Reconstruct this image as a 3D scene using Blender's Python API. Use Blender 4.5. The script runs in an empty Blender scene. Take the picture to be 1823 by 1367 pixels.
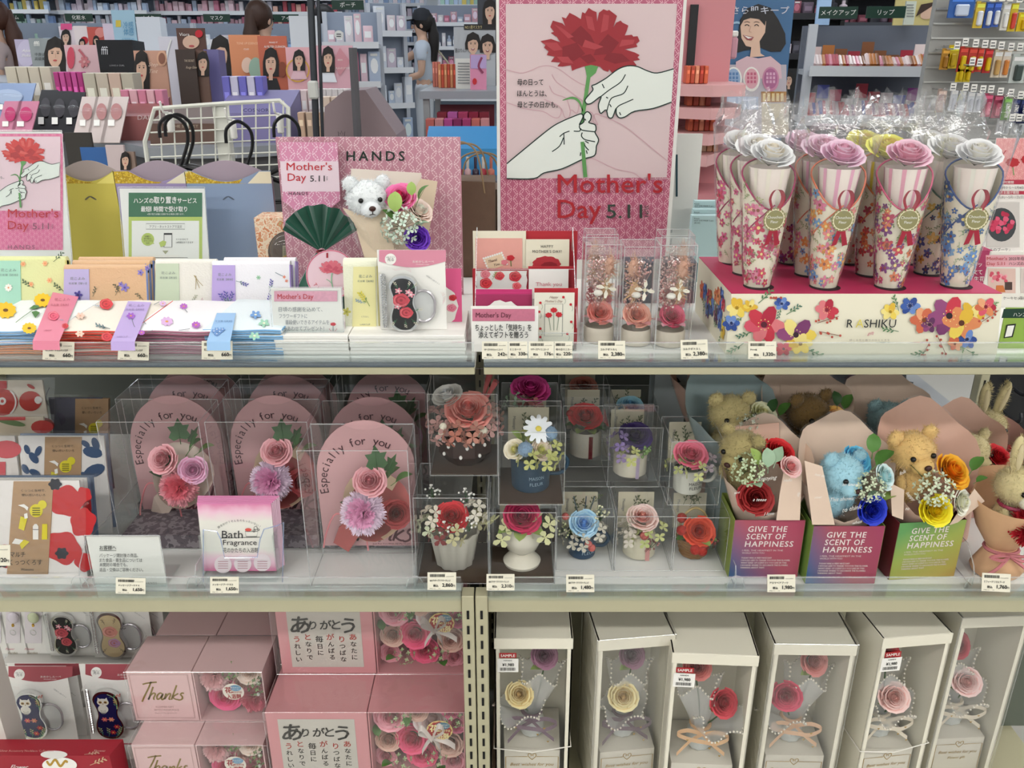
import bpy, math, random
from math import sin, cos, pi, radians, sqrt, atan2
from mathutils import Vector, Matrix, Euler

random.seed(7)
scene = bpy.context.scene
COL = scene.collection

# ------------------------------------------------------------ camera
H, TH, F = 1.30,radians(21.9),1490.0
cam = bpy.data.cameras.new('camera')
cam.sensor_width = 36.0
cam.lens = 36.0 * F / 1823.0
cam.clip_start = 0.02
camo = bpy.data.objects.new('camera',cam)
COL.objects.link(camo)
camo.location = (0,0,H)
camo.rotation_euler = (pi / 2 - TH, 0,0)
scene.camera = camo

# ------------------------------------------------------------ world, exposure
world = bpy.data.worlds.new('world')
scene.world = world
world.use_nodes = True
world.node_tree.nodes['Background'].inputs[0].default_value = (0.8,0.9,1.0,1)
world.node_tree.nodes['Background'].inputs[1].default_value = 0.25
scene.view_settings.view_transform = 'Standard'
scene.view_settings.look = 'None'
scene.view_settings.gamma = 1.0
scene.view_settings.use_curve_mapping = False
scene.view_settings.exposure = EXPO = 0.1
LAMP = 17.0                     # emission of the ceiling panels
scene.cycles.max_bounces = 7
scene.cycles.diffuse_bounces = 3
scene.cycles.glossy_bounces = 3
scene.cycles.transmission_bounces = 4
scene.cycles.transparent_max_bounces = 28
scene.cycles.caustics_reflective = False
scene.cycles.caustics_refractive = False
scene.cycles.use_denoising = True
scene.cycles.use_adaptive_sampling = True
scene.cycles.adaptive_threshold = .02
scene.cycles.sample_clamp_indirect = 4.0

# ------------------------------------------------------------ pixel rays
def ray(px, py):
    a, b = (px - 911.5) / F, (683.5 - py) / F
    return Vector((a, cos(TH) + b * sin(TH),-sin(TH) + b * cos(TH)))
def Wy(px, py, Y):
    d = ray(px, py); t = Y / d.y
    return Vector((d.x * t, Y, H + d.z * t))
def Wz(px, py, Z):
    d = ray(px, py); t = (Z - H) / d.z
    return Vector((d.x * t, d.y * t, Z))
def dep(Y, Z):                                   # camera-axis depth of a point
    return Y * cos(TH) - (Z - H) * sin(TH)

# ------------------------------------------------------------ materials
def lin(h):
    h = h.lstrip('#')
    return tuple(((int(h[i:i+2],16) / 255 + .055) / 1.055) ** 2.4 if int(h[i:i+2],16) > 10 else int(h[i:i+2],16) / 255 / 12.92 for i in (0,2,4))
MC = {}
def mt(c, r=.55,metal=0.,spec=.4,noise=0.,ns=60.,bump=0.,coat=0.,em=0.,sss=0.,alpha=1.,sheen=0.):
    k = (c, r, metal, spec, noise, ns, bump, coat, em, sss, alpha, sheen)
    if k in MC: return MC[k]
    m = bpy.data.materials.new('paint_' + c.strip('#')); m.use_nodes = True
    nt = m.node_tree; b = nt.nodes['Principled BSDF']
    b.inputs['Base Color'].default_value = (*lin(c),1)
    b.inputs['Roughness'].default_value = r
    b.inputs['Metallic'].default_value = metal
    b.inputs['Specular IOR Level'].default_value = spec
    b.inputs['Coat Weight'].default_value = coat
    b.inputs['Coat Roughness'].default_value = .06
    b.inputs['Alpha'].default_value = alpha
    if sheen: b.inputs['Sheen Weight'].default_value = sheen
    if sss:
        b.inputs['Subsurface Weight'].default_value = sss
        b.inputs['Subsurface Radius'].default_value = (.004,.002,.002)
    if em:
        b.inputs['Emission Color'].default_value = (*lin(c),1)
        b.inputs['Emission Strength'].default_value = em
    if noise or bump:
        tc = nt.nodes.new('ShaderNodeTexCoord'); n = nt.nodes.new('ShaderNodeTexNoise')
        n.inputs['Scale'].default_value = ns; n.inputs['Detail'].default_value = 4
        nt.links.new(tc.outputs['Object'],n.inputs['Vector'])
        if noise:
            mx = nt.nodes.new('ShaderNodeMix'); mx.data_type = 'RGBA'
            L = lin(c)
            mx.inputs['A'].default_value = (*[max(0,x * (1 - noise)) for x in L],1)
            mx.inputs['B'].default_value = (*[min(1,x * (1 + noise)) for x in L],1)
            nt.links.new(n.outputs['Fac'],mx.inputs['Factor'])
            nt.links.new(mx.outputs['Result'],b.inputs['Base Color'])
        if bump:
            bp = nt.nodes.new('ShaderNodeBump'); bp.inputs['Strength'].default_value = bump
            bp.inputs['Distance'].default_value = .002
            nt.links.new(n.outputs['Fac'],bp.inputs['Height'])
            nt.links.new(bp.outputs['Normal'],b.inputs['Normal'])
    MC[k] = m; m['hex'] = c
    return m
def boost(m, k=1.18):
    h = m.get('hex','#cccccc').lstrip('#'); return mt('#%02x%02x%02x' % tuple(min(250,int(int(h[i:i+2],16)*k)) for i in (0,2,4)),.6)
def lighter(m, k=.35):
    h = m.get('hex','#cccccc').lstrip('#'); v = [int(h[i:i+2],16) for i in (0,2,4)]
    return mt('#%02x%02x%02x' % tuple(int(x+(min(255,x*1.25+25)-x)*k*2) if k > 0 else int(x*(1+k)) for x in v),.6)

def clear(name, tint=(.97,.98,.98),base=.03,gain=1.0,rough=.03,bump=0.,bs=40.,haze=0.,hazecol=(.9,.9,.9),stretch=None):
    """thin clear plastic sheet: transparent plus a Fresnel gloss and a little haze"""
    m = bpy.data.materials.new(name); m.use_nodes = True
    nt = m.node_tree; nt.nodes.clear(); N = nt.nodes.new; L = nt.links.new
    out = N('ShaderNodeOutputMaterial'); mix = N('ShaderNodeMixShader')
    tr = N('ShaderNodeBsdfTransparent'); gl = N('ShaderNodeBsdfGlossy'); fr = N('ShaderNodeFresnel')
    tr.inputs[0].default_value = (*tint, 1); gl.inputs['Roughness'].default_value = rough
    gl.inputs['Color'].default_value = (1,1,1,1)
    ge = N('ShaderNodeNewGeometry'); mi = N('ShaderNodeMath'); mi.operation = 'MULTIPLY_ADD'   # same index seen from either side of the thin sheet
    mi.inputs[1].default_value = 1/1.45-1.45; mi.inputs[2].default_value = 1.45
    L(ge.outputs['Backfacing'],mi.inputs[0]); L(mi.outputs[0],fr.inputs[0])
    ma = N('ShaderNodeMath'); ma.operation = 'MULTIPLY_ADD'; ma.use_clamp = True
    ma.inputs[1].default_value = gain; ma.inputs[2].default_value = base
    L(fr.outputs[0],ma.inputs[0]); L(ma.outputs[0],mix.inputs[0])
    src = tr.outputs[0]
    if haze:
        df = N('ShaderNodeBsdfDiffuse'); df.inputs[0].default_value = (*hazecol, 1)
        mh = N('ShaderNodeMixShader'); mh.inputs[0].default_value = haze
        L(tr.outputs[0],mh.inputs[1]); L(df.outputs[0],mh.inputs[2]); src = mh.outputs[0]
    L(src, mix.inputs[1]); L(gl.outputs[0],mix.inputs[2]); L(mix.outputs[0],out.inputs[0])
    if bump:
        tc = N('ShaderNodeTexCoord'); n = N('ShaderNodeTexNoise'); n.inputs['Scale'].default_value = bs
        v = tc.outputs['Object']
        if stretch:
            mp = N('ShaderNodeMapping'); mp.inputs['Scale'].default_value = stretch
            L(v, mp.inputs['Vector']); v = mp.outputs[0]
        L(v, n.inputs['Vector'])
        bp = N('ShaderNodeBump'); bp.inputs['Strength'].default_value = bump; bp.inputs['Distance'].default_value = .004
        L(n.outputs['Fac'],bp.inputs['Height']); L(bp.outputs[0],gl.inputs['Normal']); L(bp.outputs[0],fr.inputs['Normal'])
    return m
CLEAR = clear('clear_plastic',tint=(.985,.99,.99),base=.015,gain=.8,bump=.25,bs=6,stretch=(.4,1,2.5))
EDGE = clear('clear_plastic_edge',base=.16,gain=1.2,rough=.15,haze=.22,hazecol=(.95,.97,1))
ACRYL = clear('clear_acrylic',tint=(.96,.98,.98),base=.03)
FILM = clear('cellophane',tint=(.99,.99,.99),base=.01,gain=.75,rough=.06,bump=.6,bs=70,haze=.035)
FILM2 = clear('shrink_film',tint=(.99,.99,.99),base=.03,gain=1.0,rough=.10,bump=.8,bs=22)
TULLE = clear('tulle',tint=(.98,.98,.98),base=.0,gain=.1,rough=.5,haze=.30,hazecol=(.98,.98,.96))

def ring_mat(bg, line, s, name='ring_print',lw=.024):
    """flat print of interlocking dashed rings"""
    m = bpy.data.materials.new(name); m.use_nodes = True
    nt = m.node_tree; N = nt.nodes.new; L = nt.links.new; b = nt.nodes['Principled BSDF']
    b.inputs['Roughness'].default_value = .45
    tc = N('ShaderNodeTexCoord'); sp = N('ShaderNodeSeparateXYZ'); L(tc.outputs['Object'],sp.inputs[0])
    def M(op, a, c=None, clampv=False):
        n = N('ShaderNodeMath'); n.operation = op; n.use_clamp = clampv
        for i, x in enumerate((a, c)):
            if x is None: continue
            if isinstance(x, (int, float)): n.inputs[i].default_value = x
            else: L(x, n.inputs[i])
        return n.outputs[0]
    tot = None
    for ox, oz in ((0,0),(.5,.5)):
        u = M('SUBTRACT',M('FRACT',M('ADD',M('DIVIDE',sp.outputs[0],s),ox + 50.0)),.5)
        v = M('SUBTRACT',M('FRACT',M('ADD',M('DIVIDE',sp.outputs[2],s * .8),oz + 50.0)),.5)
        v = M('MULTIPLY',v, .8)
        r = M('SQRT',M('ADD',M('MULTIPLY',u, u),M('MULTIPLY',v, v)))
        ring = M('LESS_THAN',M('ABSOLUTE',M('SUBTRACT',r, .415)),lw)
        dash = M('GREATER_THAN',M('SINE',M('MULTIPLY',M('ARCTAN2',v, u),16.0)),-.6)
        q = M('MULTIPLY',ring, dash)
        tot = q if tot is None else M('MAXIMUM',tot, q)
    mx = N('ShaderNodeMix'); mx.data_type = 'RGBA'
    mx.inputs['A'].default_value = (*lin(bg),1); mx.inputs['B'].default_value = (*lin(line),1)
    L(tot, mx.inputs['Factor']); L(mx.outputs['Result'],b.inputs['Base Color'])
    return m

def grad_mat(name, stops, axis=(1,0,0),scale=1.,off=0.,noise=0.):
    """printed colour gradient along an object axis"""
    m = bpy.data.materials.new(name); m.use_nodes = True
    nt = m.node_tree; N = nt.nodes.new; L = nt.links.new; b = nt.nodes['Principled BSDF']
    b.inputs['Roughness'].default_value = .4
    tc = N('ShaderNodeTexCoord'); dp = N('ShaderNodeVectorMath'); dp.operation = 'DOT_PRODUCT'
    L(tc.outputs['Object'],dp.inputs[0]); dp.inputs[1].default_value = axis
    ma = N('ShaderNodeMath'); ma.operation = 'MULTIPLY_ADD'; ma.inputs[1].default_value = scale; ma.inputs[2].default_value = off
    L(dp.outputs['Value'],ma.inputs[0]); x = ma.outputs[0]
    if noise:
        n = N('ShaderNodeTexNoise'); n.inputs['Scale'].default_value = 45; L(tc.outputs['Object'],n.inputs['Vector'])
        m2 = N('ShaderNodeMath'); m2.operation = 'MULTIPLY_ADD'; m2.inputs[1].default_value = noise
        L(n.outputs['Fac'],m2.inputs[0]); L(x, m2.inputs[2]); x = m2.outputs[0]
    cr = N('ShaderNodeValToRGB'); L(x, cr.inputs[0]); e = cr.color_ramp.elements
    for i, (p, c) in enumerate(stops):
        el = e[i] if i < 2 else e.new(p)
        el.position = p; el.color = (*lin(c),1)
    L(cr.outputs[0],b.inputs['Base Color'])
    return m

def mottle_mat(name, cols, scale=30.,rough=.5,stretch=(1,1,1),seed=0.):
    """printed blotches: a noise split into flat colour patches"""
    m = bpy.data.materials.new(name); m.use_nodes = True
    nt = m.node_tree; N = nt.nodes.new; L = nt.links.new; b = nt.nodes['Principled BSDF']
    b.inputs['Roughness'].default_value = rough
    tc = N('ShaderNodeTexCoord'); mp = N('ShaderNodeMapping'); L(tc.outputs['Object'],mp.inputs['Vector'])
    mp.inputs['Scale'].default_value = stretch; mp.inputs['Location'].default_value = (seed, seed * .7,-seed)
    n = N('ShaderNodeTexNoise'); n.inputs['Scale'].default_value = scale; n.inputs['Detail'].default_value = 2
    L(mp.outputs[0],n.inputs['Vector'])
    cr = N('ShaderNodeValToRGB'); cr.color_ramp.interpolation = 'CONSTANT'; L(n.outputs['Fac'],cr.inputs[0])
    e = cr.color_ramp.elements
    for i, c in enumerate(cols):
        p = 0 if i == 0 else .34 + .34 * (i - 1) / max(1,len(cols) - 2) if len(cols) > 2 else .5
        el = e[i] if i < 2 else e.new(p)
        el.position = p; el.color = (*lin(c),1)
    L(cr.outputs[0],b.inputs['Base Color'])
    return m

WHITE = mt('#eeeeea',.5); PAPER = mt('#f2f0ea',.6); BLACK = mt('#17171a',.45); INK = mt('#1c1f1e',.5)
GREYINK = mt('#77797a',.5); IVORY = mt('#b3ae91',.42,noise=.03,ns=3); STEEL = mt('#b9bcc0',.25,metal=.9)
DARKSTEEL = mt('#44474c',.35,metal=.7); KRAFT = mt('#b08f6c',.65,noise=.08,ns=90); GOLD = mt('#c9a24a',.25,metal=.9)
CHROME = mt('#dcdcdc',.12,metal=1.); RED = mt('#c4232f',.5); PINK = mt('#e07f9f',.5); LEAF = mt('#4f7d35',.5,noise=.25,ns=120)
LEAFD = mt('#2c5226',.45,noise=.25,ns=120); LEAFL = mt('#9db861',.5,noise=.2,ns=120); SAGE = mt('#9db79a',.6,noise=.2,ns=150)
CREAM = mt('#ece6cf',.6); TAGM = mt('#f0ebd8',.5)

# ------------------------------------------------------------ mesh builder
TX = {}
def glyphs(s, shear=0.,sp=1.):
    k = (s, shear, sp)
    if k not in TX:
        c = bpy.data.curves.new('t','FONT'); c.body = s; c.size = 1; c.resolution_u = 1 if len(s) > 24 else 2
        c.shear = shear; c.space_character = sp
        o = bpy.data.objects.new('t',c); me = o.to_mesh()
        v = [(p.co.x, p.co.y) for p in me.vertices]; f = [tuple(p.vertices) for p in me.polygons]
        o.to_mesh_clear(); bpy.data.objects.remove(o); bpy.data.curves.remove(c)
        xs = [p[0] for p in v] or [0]
        TX[k] = (v, f, min(xs),max(xs))
    return TX[k]

def smoothline(pts, k=5,closed=False):
    """Catmull-Rom through points of any dimension"""
    P = [Vector(p) for p in pts]; n = len(P); out = []
    for i in range(n if closed else n - 1):
        a = P[(i-1) % n] if closed or i else P[0]; b = P[i]; c = P[(i+1) % n]
        d = P[(i+2) % n] if closed or i + 2 < n else P[-1]
        for j in range(k):
            t = j / k
            out.append(.5 * ((2*b) + (c-a)*t + (2*a-5*b+4*c-d)*t*t + (3*b-a-3*c+d)*t*t*t))
    if not closed: out.append(P[-1])
    return out

class MB:
    def __init__(s):
        s.v = []; s.f = []; s.m = []; s.ms = []; s.T = None; s.vs = 1; s.k = 0
        s.map = lambda u, v, o: Vector((u, -o, v))
    def mi(s, mat):
        if mat not in s.ms: s.ms.append(mat)
        return s.ms.index(mat)
    def add(s, vs, fs, mat):
        b = len(s.v); i = s.mi(mat)
        s.v += [s.T @ Vector(p) for p in vs] if s.T else [Vector(p) for p in vs]
        for f in fs:
            s.f.append([b + q for q in f]); s.m.append(i)
        return s
    def box(s, c, d, mat, rz=0.,bev=0.):
        x, y, z = d[0]/2,d[1]/2,d[2]/2; R = Matrix.Rotation(rz, 3,'Z'); c = Vector(c)
        if bev:
            b = min(bev, x*.9,y*.9,z*.9); V = []; Fs = []
            for sx in (-1,1):
                for sy in (-1,1):
                    for sz in (-1,1):
                        V += [(sx*x, sy*(y-b),sz*(z-b)),(sx*(x-b),sy*y, sz*(z-b)),(sx*(x-b),sy*(y-b),sz*z)]
            I = lambda sx, sy, sz, k: ((sx > 0)*4 + (sy > 0)*2 + (sz > 0))*3 + k
            for q in (-1,1):
                Fs.append([I(q,-1,-1,0),I(q,1,-1,0),I(q,1,1,0),I(q,-1,1,0)])
                Fs.append([I(-1,q,-1,1),I(1,q,-1,1),I(1,q,1,1),I(-1,q,1,1)])
                Fs.append([I(-1,-1,q,2),I(1,-1,q,2),I(1,1,q,2),I(-1,1,q,2)])
                for r in (-1,1):
                    Fs.append([I(q,r,-1,0),I(q,r,1,0),I(q,r,1,1),I(q,r,-1,1)])
                    Fs.append([I(q,-1,r,0),I(q,1,r,0),I(q,1,r,2),I(q,-1,r,2)])
                    Fs.append([I(-1,q,r,1),I(1,q,r,1),I(1,q,r,2),I(-1,q,r,2)])
                    for w in (-1,1): Fs.append([I(q,r,w,0),I(q,r,w,1),I(q,r,w,2)])
            return s.add([c + R @ Vector(p) for p in V],Fs, mat)
        V = [c + R @ Vector((a*x, b*y, e*z)) for a in (-1,1) for b in (-1,1) for e in (-1,1)]
        return s.add(V, [(0,1,3,2),(4,6,7,5),(0,4,5,1),(2,3,7,6),(0,2,6,4),(1,5,7,3)],mat)
    def hexa(s, lo, hi, mat):                      # lo, hi: four corners each (same order)
        return s.add(list(lo) + list(hi),[(3,2,1,0),(4,5,6,7)] + [(i, (i+1) % 4,(i+1) % 4 + 4,i+4) for i in range(4)],mat)
    def tube(s, pts, r, mat, n=6,cap=True, closed=False):
        P = [Vector(p) for p in pts]; m = len(P); V = []; Fs = []; prev = None
        for i, p in enumerate(P):
            t = (P[(i+1) % m] - P[i-1]) if closed or 0 < i < m-1 else (P[1]-P[0] if i == 0 else P[-1]-P[-2])
            t = t.normalized() if t.length > 1e-9 else Vector((0,0,1))
            if prev is None:
                a = t.cross(Vector((0,0,1)));
                if a.length < .2: a = t.cross(Vector((1,0,0)))
            else: a = prev - t * prev.dot(t)
            a.normalize(); prev = a; b = t.cross(a); rr = r[i] if isinstance(r, (list, tuple)) else r
            for k in range(n):
                w = 2*pi*k/n; V.append(p + (a*cos(w) + b*sin(w))*rr)
        for i in range(m if closed else m-1):
            j = (i+1) % m
            for k in range(n): Fs.append((i*n+k, i*n+(k+1) % n, j*n+(k+1) % n, j*n+k))
        if cap and not closed: Fs += [tuple(range(n))[::-1],tuple((m-1)*n+k for k in range(n))]
        return s.add(V, Fs, mat)
    def lathe(s, prof, mat, n=16,c=(0,0,0),wob=None, a0=0.,a1=2*pi, capb=True):
        full = abs(a1-a0-2*pi) < 1e-6; V = []; Fs = []; cols = n if full else n+1; c = Vector(c)
        for r, z in prof:
            for k in range(cols):
                w = a0 + (a1-a0)*k/n; q = r*(1+wob(w, z) if wob else r*0+1) if wob else r
                V.append(c + Vector((q*cos(w),q*sin(w),z)))
        for i in range(len(prof)-1):
            for k in range(n):
                a, b = i*cols+k, i*cols+(k+1) % cols
                Fs.append((a, b, b+cols, a+cols))
        if capb and full and prof[0][0] > 1e-6: Fs.append(tuple(range(cols))[::-1])
        return s.add(V, Fs, mat)
    def ell(s, c, r, mat, n=10,m=7,R=None):
        V = []; Fs = []; c = Vector(c)
        if not isinstance(r, (tuple, list)): r = (r, r, r)
        for i in range(m+1):
            t = pi*i/m
            for k in range(n):
                w = 2*pi*k/n; p = Vector((r[0]*sin(t)*cos(w),r[1]*sin(t)*sin(w),r[2]*cos(t)))
                V.append(c + (R @ p if R else p))
        for i in range(m):
            for k in range(n):
                Fs.append((i*n+k, (i+1)*n+k, (i+1)*n+(k+1) % n, i*n+(k+1) % n))
        return s.add(V, Fs, mat)
    def octa(s, c, r, mat):
        c = Vector(c); V = [c+Vector(p)*r for p in ((1,0,0),(-1,0,0),(0,1,0),(0,-1,0),(0,0,1),(0,0,-1))]
        return s.add(V, [(0,2,4),(2,1,4),(1,3,4),(3,0,4),(2,0,5),(1,2,5),(3,1,5),(0,3,5)],mat)
    # ---- flat print, through s.map(u, v, offset)
    def p2(s, pts, mat, o=.0004):
        if len(pts) < 3: return s
        s.k = (s.k+1) % 120; o += s.k*3e-6          # each patch of ink lies on the one before
        return s.add([s.map(p[0],p[1],o) for p in pts],[tuple(range(len(pts)))],mat)
    def rect(s, u0,v0,u1,v1,mat, o=.0004):
        return s.p2([(u0,v0),(u1,v0),(u1,v1),(u0,v1)],mat, o)
    def disc(s, u, v, r, mat, o=.0004,n=14,ry=None, ang=0.,wave=0.,wn=8):
        ry = ry or r; P = []
        for k in range(n):
            w = 2*pi*k/n; q = 1 + wave*cos(wn*w); x, y = r*q*cos(w),ry*q*sin(w)
            P.append((u + x*cos(ang)-y*sin(ang),v + x*sin(ang)+y*cos(ang)))
        return s.p2(P, mat, o)
    def ringp(s, u, v, r, w, mat, o=.0004,n=24,a0=0.,a1=2*pi, ry=1.):
        for k in range(n):
            a, b = a0+(a1-a0)*k/n, a0+(a1-a0)*(k+1)/n
            s.p2([(u+q*cos(t),v+ry*q*sin(t)) for q, t in ((r-w/2,a),(r+w/2,a),(r+w/2,b),(r-w/2,b))],mat, o)
        return s
    def line(s, pts, w, mat, o=.0005,k=5,closed=False, taper=False):
        P = smoothline([(*p, 0) if len(p) == 2 else p for p in pts],k, closed) if k > 1 else [Vector((*p, 0)) for p in pts]
        n = len(P); V = []; Fs = []
        for i, p in enumerate(P):
            a = P[i-1] if closed or i else P[0]; b = P[(i+1) % n] if closed or i < n-1 else P[-1]
            t = (b-a); t = t.normalized() if t.length > 1e-9 else Vector((1,0,0)); q = Vector((-t.y, t.x, 0))*w/2
            if taper: q *= max(.15,sin(pi*min(.98,max(.02,i/(n-1))))**.6)
            V += [s.map(p.x+q.x, p.y+q.y, o),s.map(p.x-q.x, p.y-q.y, o)]
        for i in range(n if closed else n-1):
            j = (i+1) % n; Fs.append((2*i, 2*i+1,2*j+1,2*j))
        return s.add(V, Fs, mat)
    def text(s, st, u, v, size, mat, al='l',o=.0005,bold=0.,shear=0.,sp=1.,w=None, ang=0.):
        gv, gf, x0,x1 = glyphs(st, shear, sp); sx = size
        if w: sx = w/max(1e-6,x1-x0)
        off = {'l': -x0,'c': -(x0+x1)/2,'r': -x1}[al]; ca, sa = cos(ang),sin(ang)
        for bx, by in ([(0,0)] if not bold else [(-bold, -bold*.5),(bold, -bold*.5),(0,bold)]):
            V = []; s.k = (s.k+1) % 120; o += 8e-6
            for x, y in gv:
                a, b = (x+off)*sx + bx*size, (y+by)*size
                V.append(s.map(u+a*ca-b*sa, v+s.vs*(a*sa+b*ca),o))
            s.add(V, gf, mat)
        return s
    def arctext(s, st, u, v, R, a0,a1,size, mat, o=.0005,bold=0.):
        n = len(st)
        for i, ch in enumerate(st):
            if ch == ' ': continue
            a = a0 + (a1-a0)*i/(n-1)
            s.text(ch, u+R*cos(a),v+s.vs*R*sin(a),size, mat, 'c',o, bold, ang=a-pi/2 if a0 > a1 else a+pi/2)
        return s
    def build(s, name, parent=None, smooth=0.,world=False, loc=None, rot=None):
        vs = s.v
        if world and parent is not None:
            I = parent_matrix(parent).inverted(); vs = [I @ p for p in vs]
        me = bpy.data.meshes.new(name); me.from_pydata([tuple(p) for p in vs],[],s.f)
        for m in s.ms: me.materials.append(m)
        me.polygons.foreach_set('material_index',s.m)
        if smooth:
            me.polygons.foreach_set('use_smooth',[True]*len(s.f)); me.set_sharp_from_angle(angle=smooth)
        me.validate()
        o = bpy.data.objects.new(name, me); COL.objects.link(o)
        if parent is not None: o.parent = parent
        if loc is not None: o.location = loc
        if rot is not None: o.rotation_euler = rot
        return o
SM = radians(50)

def parent_matrix(o):
    m = Matrix.LocRotScale(o.location, o.rotation_euler, o.scale)
    return parent_matrix(o.parent) @ m if o.parent else m
def thing(name, label, cat, loc=(0,0,0),rot=(0,0,0),group=None):
    o = bpy.data.objects.new(name, None); COL.objects.link(o); o.empty_display_size = .02
    o.location = loc; o.rotation_euler = rot; o['label'] = label; o['category'] = cat
    if group: o['group'] = group
    return o
def tag(o, label, cat, group=None):
    o['label'] = label; o['category'] = cat
    if group: o['group'] = group
    return o
def struct(o): o['kind'] = 'structure'; return o
def dup(o, parent=None, loc=None, rot=None, label=None, group=None):
    c = o.copy(); COL.objects.link(c); c.parent = parent
    if loc is not None: c.location = loc
    if rot is not None: c.rotation_euler = rot
    if label: c['label'] = label
    if group: c['group'] = group
    for ch in o.children: dup(ch, c)
    return c
class PX:
    """vertical plane at distance Y (optionally leaning back): print traced in photo pixels lands on it"""
    def __init__(s, Y, lean=0.,z0=0.): s.Y, s.lean, s.z0 = Y, lean, z0
    def P(s, px, py, o=0.):
        d = ray(px, py); k = math.tan(s.lean)      # y = Y + k (z - z0) - o
        t = (s.Y - o + k*(H - s.z0)) / (d.y - k*d.z)
        return Vector((d.x*t, d.y*t, H + d.z*t))
    def map(s): return lambda u, v, o: s.P(u, v, o)
    def mpp(s, py=600):                            # metres for one pixel
        p = s.P(911.5,py); return dep(p.y, p.z)/F
def pxmb(pl):
    m = MB(); m.map = pl.map(); m.vs = -1; return m
# ============================================================ the shop itself
ZT, ZM, ZBL, ZBR, YF, YB = .950,.611,.127,.20,.950,1.458
m = MB(); m.box((0,4.5,-.05),(16,19,.1),mt('#b9b7b0',.25,noise=.06,ns=2)); struct(m.build('floor'))
m = MB(); m.box((0,4.5,2.95),(16,19,.1),mt('#e8e9ea',.8)); struct(m.build('ceiling'))
for n, c, d in (('wall_back',(0,13.95,1.45),(16,.1,2.9)),('wall_left',(-7.95,4.5,1.45),(.1,19,2.9)),
                ('wall_right',(7.95,4.5,1.45),(.1,19,2.9)),('wall_front',(0,-4.95,1.45),(16,.1,2.9))):
    m = MB(); m.box(c, d, mt('#d5d9de',.7)); struct(m.build(n))
# ceiling panel lamps
def lampmat(k, c):
    m = bpy.data.materials.new('lamp_diffuser'); m.use_nodes = True; b = m.node_tree.nodes['Principled BSDF']
    b.inputs['Emission Color'].default_value = (*c, 1); b.inputs['Emission Strength'].default_value = LAMP*k; return m
WARM, COOL = (1,.985,.955),(.86,.93,1)
for iy, (y, k, c) in enumerate(((-3.2,1.5,WARM),(-1.0,1.35,WARM),(1.3,.7,WARM),(3.3,.6,COOL),(5.6,.6,COOL),(8.6,.65,COOL),(11.6,.65,COOL))):
    first = None; lm = lampmat(k, c)
    for ix, x in enumerate((-5.4,-1.8,1.8,5.4)):
        lb = 'ceiling lamp panel, row %s from the entrance end, %s' % (['first','second','third','fourth','fifth','sixth','seventh'][iy],['far left','left of centre','right of centre','far right'][ix])
        if first is None:
            first = thing('ceiling_lamp',lb, 'lamp',(x, y, 2.9),group='ceiling lamp panels')
            m = MB(); m.box((0,0,-.02),(2.44,.28,.04),WHITE); m.build('lamp_housing',first)
            m = MB(); m.box((0,0,-.045),(2.4,.22,.01),lm); m.build('diffuser',first)
        else: dup(first, None, (x, y, 2.9),label=lb, group='ceiling lamp panels')

# ============================================================ the two shelving bays
RAIL = mt('#59636f',.22,metal=.6); SLOT = mt('#0d0d0d',.8); BACKP = mt('#60655f',.6)
def bay(x0,x1,xt0,xt1,zb, label, posts, openb):
    t = thing('display_shelving',label, 'shelving',((x0+x1)/2,(YF+YB)/2,0))
    L = t.location.copy()
    def part(n, *bx):
        m = MB()
        for c, d, mm in bx: m.box(Vector(c)-L, d, mm, bev=.001)
        return m.build(n, t)
    w, c, wt, ct = x1-x0,(x0+x1)/2,xt1-xt0,(xt0+xt1)/2
    part('top_shelf',((ct, (YF+YB)/2+.004,ZT-.008),(wt, YB-YF-.01,.016),WHITE))
    part('shelf_rail',((ct, YF-.003,ZT-.004),(wt, .010,.007),RAIL))
    part('shelf_lip',((ct, YF-.001,ZT-.0125),(wt, .012,.0095),IVORY))
    part('middle_shelf',((c, (YF+YB)/2+.004,ZM-.006),(w, YB-YF-.01,.012),WHITE))
    part('shelf_lip',((c, YF, ZM-.0135),(w, .012,.026),IVORY))
    part('bottom_shelf',((c, (YF+YB)/2,zb-.02),(w, YB-YF, .04),IVORY))
    part('base_panel',((c, YF+.04,(zb-.04)/2),(w, .02,zb-.04),mt('#6e6d68',.6)))
    xb0,xb1 = (x0,x1) if not openb else (x0,openb)
    part('back_panel',(((xb0+xb1)/2,YB+.012,.5),(xb1-xb0,.008,.84),BACKP))
    for px, py in posts:
        zt = ZM+.004 if py < 1.2 else .949
        p = part('post',((px, py, zt/2),(.0165,.022,zt),IVORY))
        s0 = None
        for i in range(int((zt-.02)/.025)):
            z = zt-.03-i*.025
            if z < .1: break
            if s0 is None:
                m = MB(); m.box((0,0,0),(.0034,.0015,.0135),SLOT); s0 = m.build('slot',p, loc=Vector((px, py-.0112,z))-L)
            else:
                s1 = s0.copy(); COL.objects.link(s1); s1.location = Vector((px, py-.0112,z))-L
    # clear fences along both shelves
    for zf, hh, fx0,fx1 in ((ZT, .025,xt0,xt1),(ZM, .033,x0,x1)):
        m = MB(); xm, fw = (fx0+fx1)/2,fx1-fx0
        m.box(Vector((xm, YF-.0095,zf+hh/2-.002))-L, (fw, .0016,hh+.004),ACRYL)
        m.box(Vector((xm, YF-.0095,zf+hh))-L, (fw, .0022,.0010),EDGE)
        m.box(Vector((xm, YF+.004,zf+.0012))-L, (fw, .03,.0016),ACRYL)
        m.build('clear_fence',t)
    return t
bay(-.97,-.0684,-.97,-.045,ZBL, 'ivory shelving bay on the left with slotted posts and clear fences',[(-.0598,YF-.001),(-.0598,YB),(-.96,YF),(-.96,YB)],None)
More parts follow.
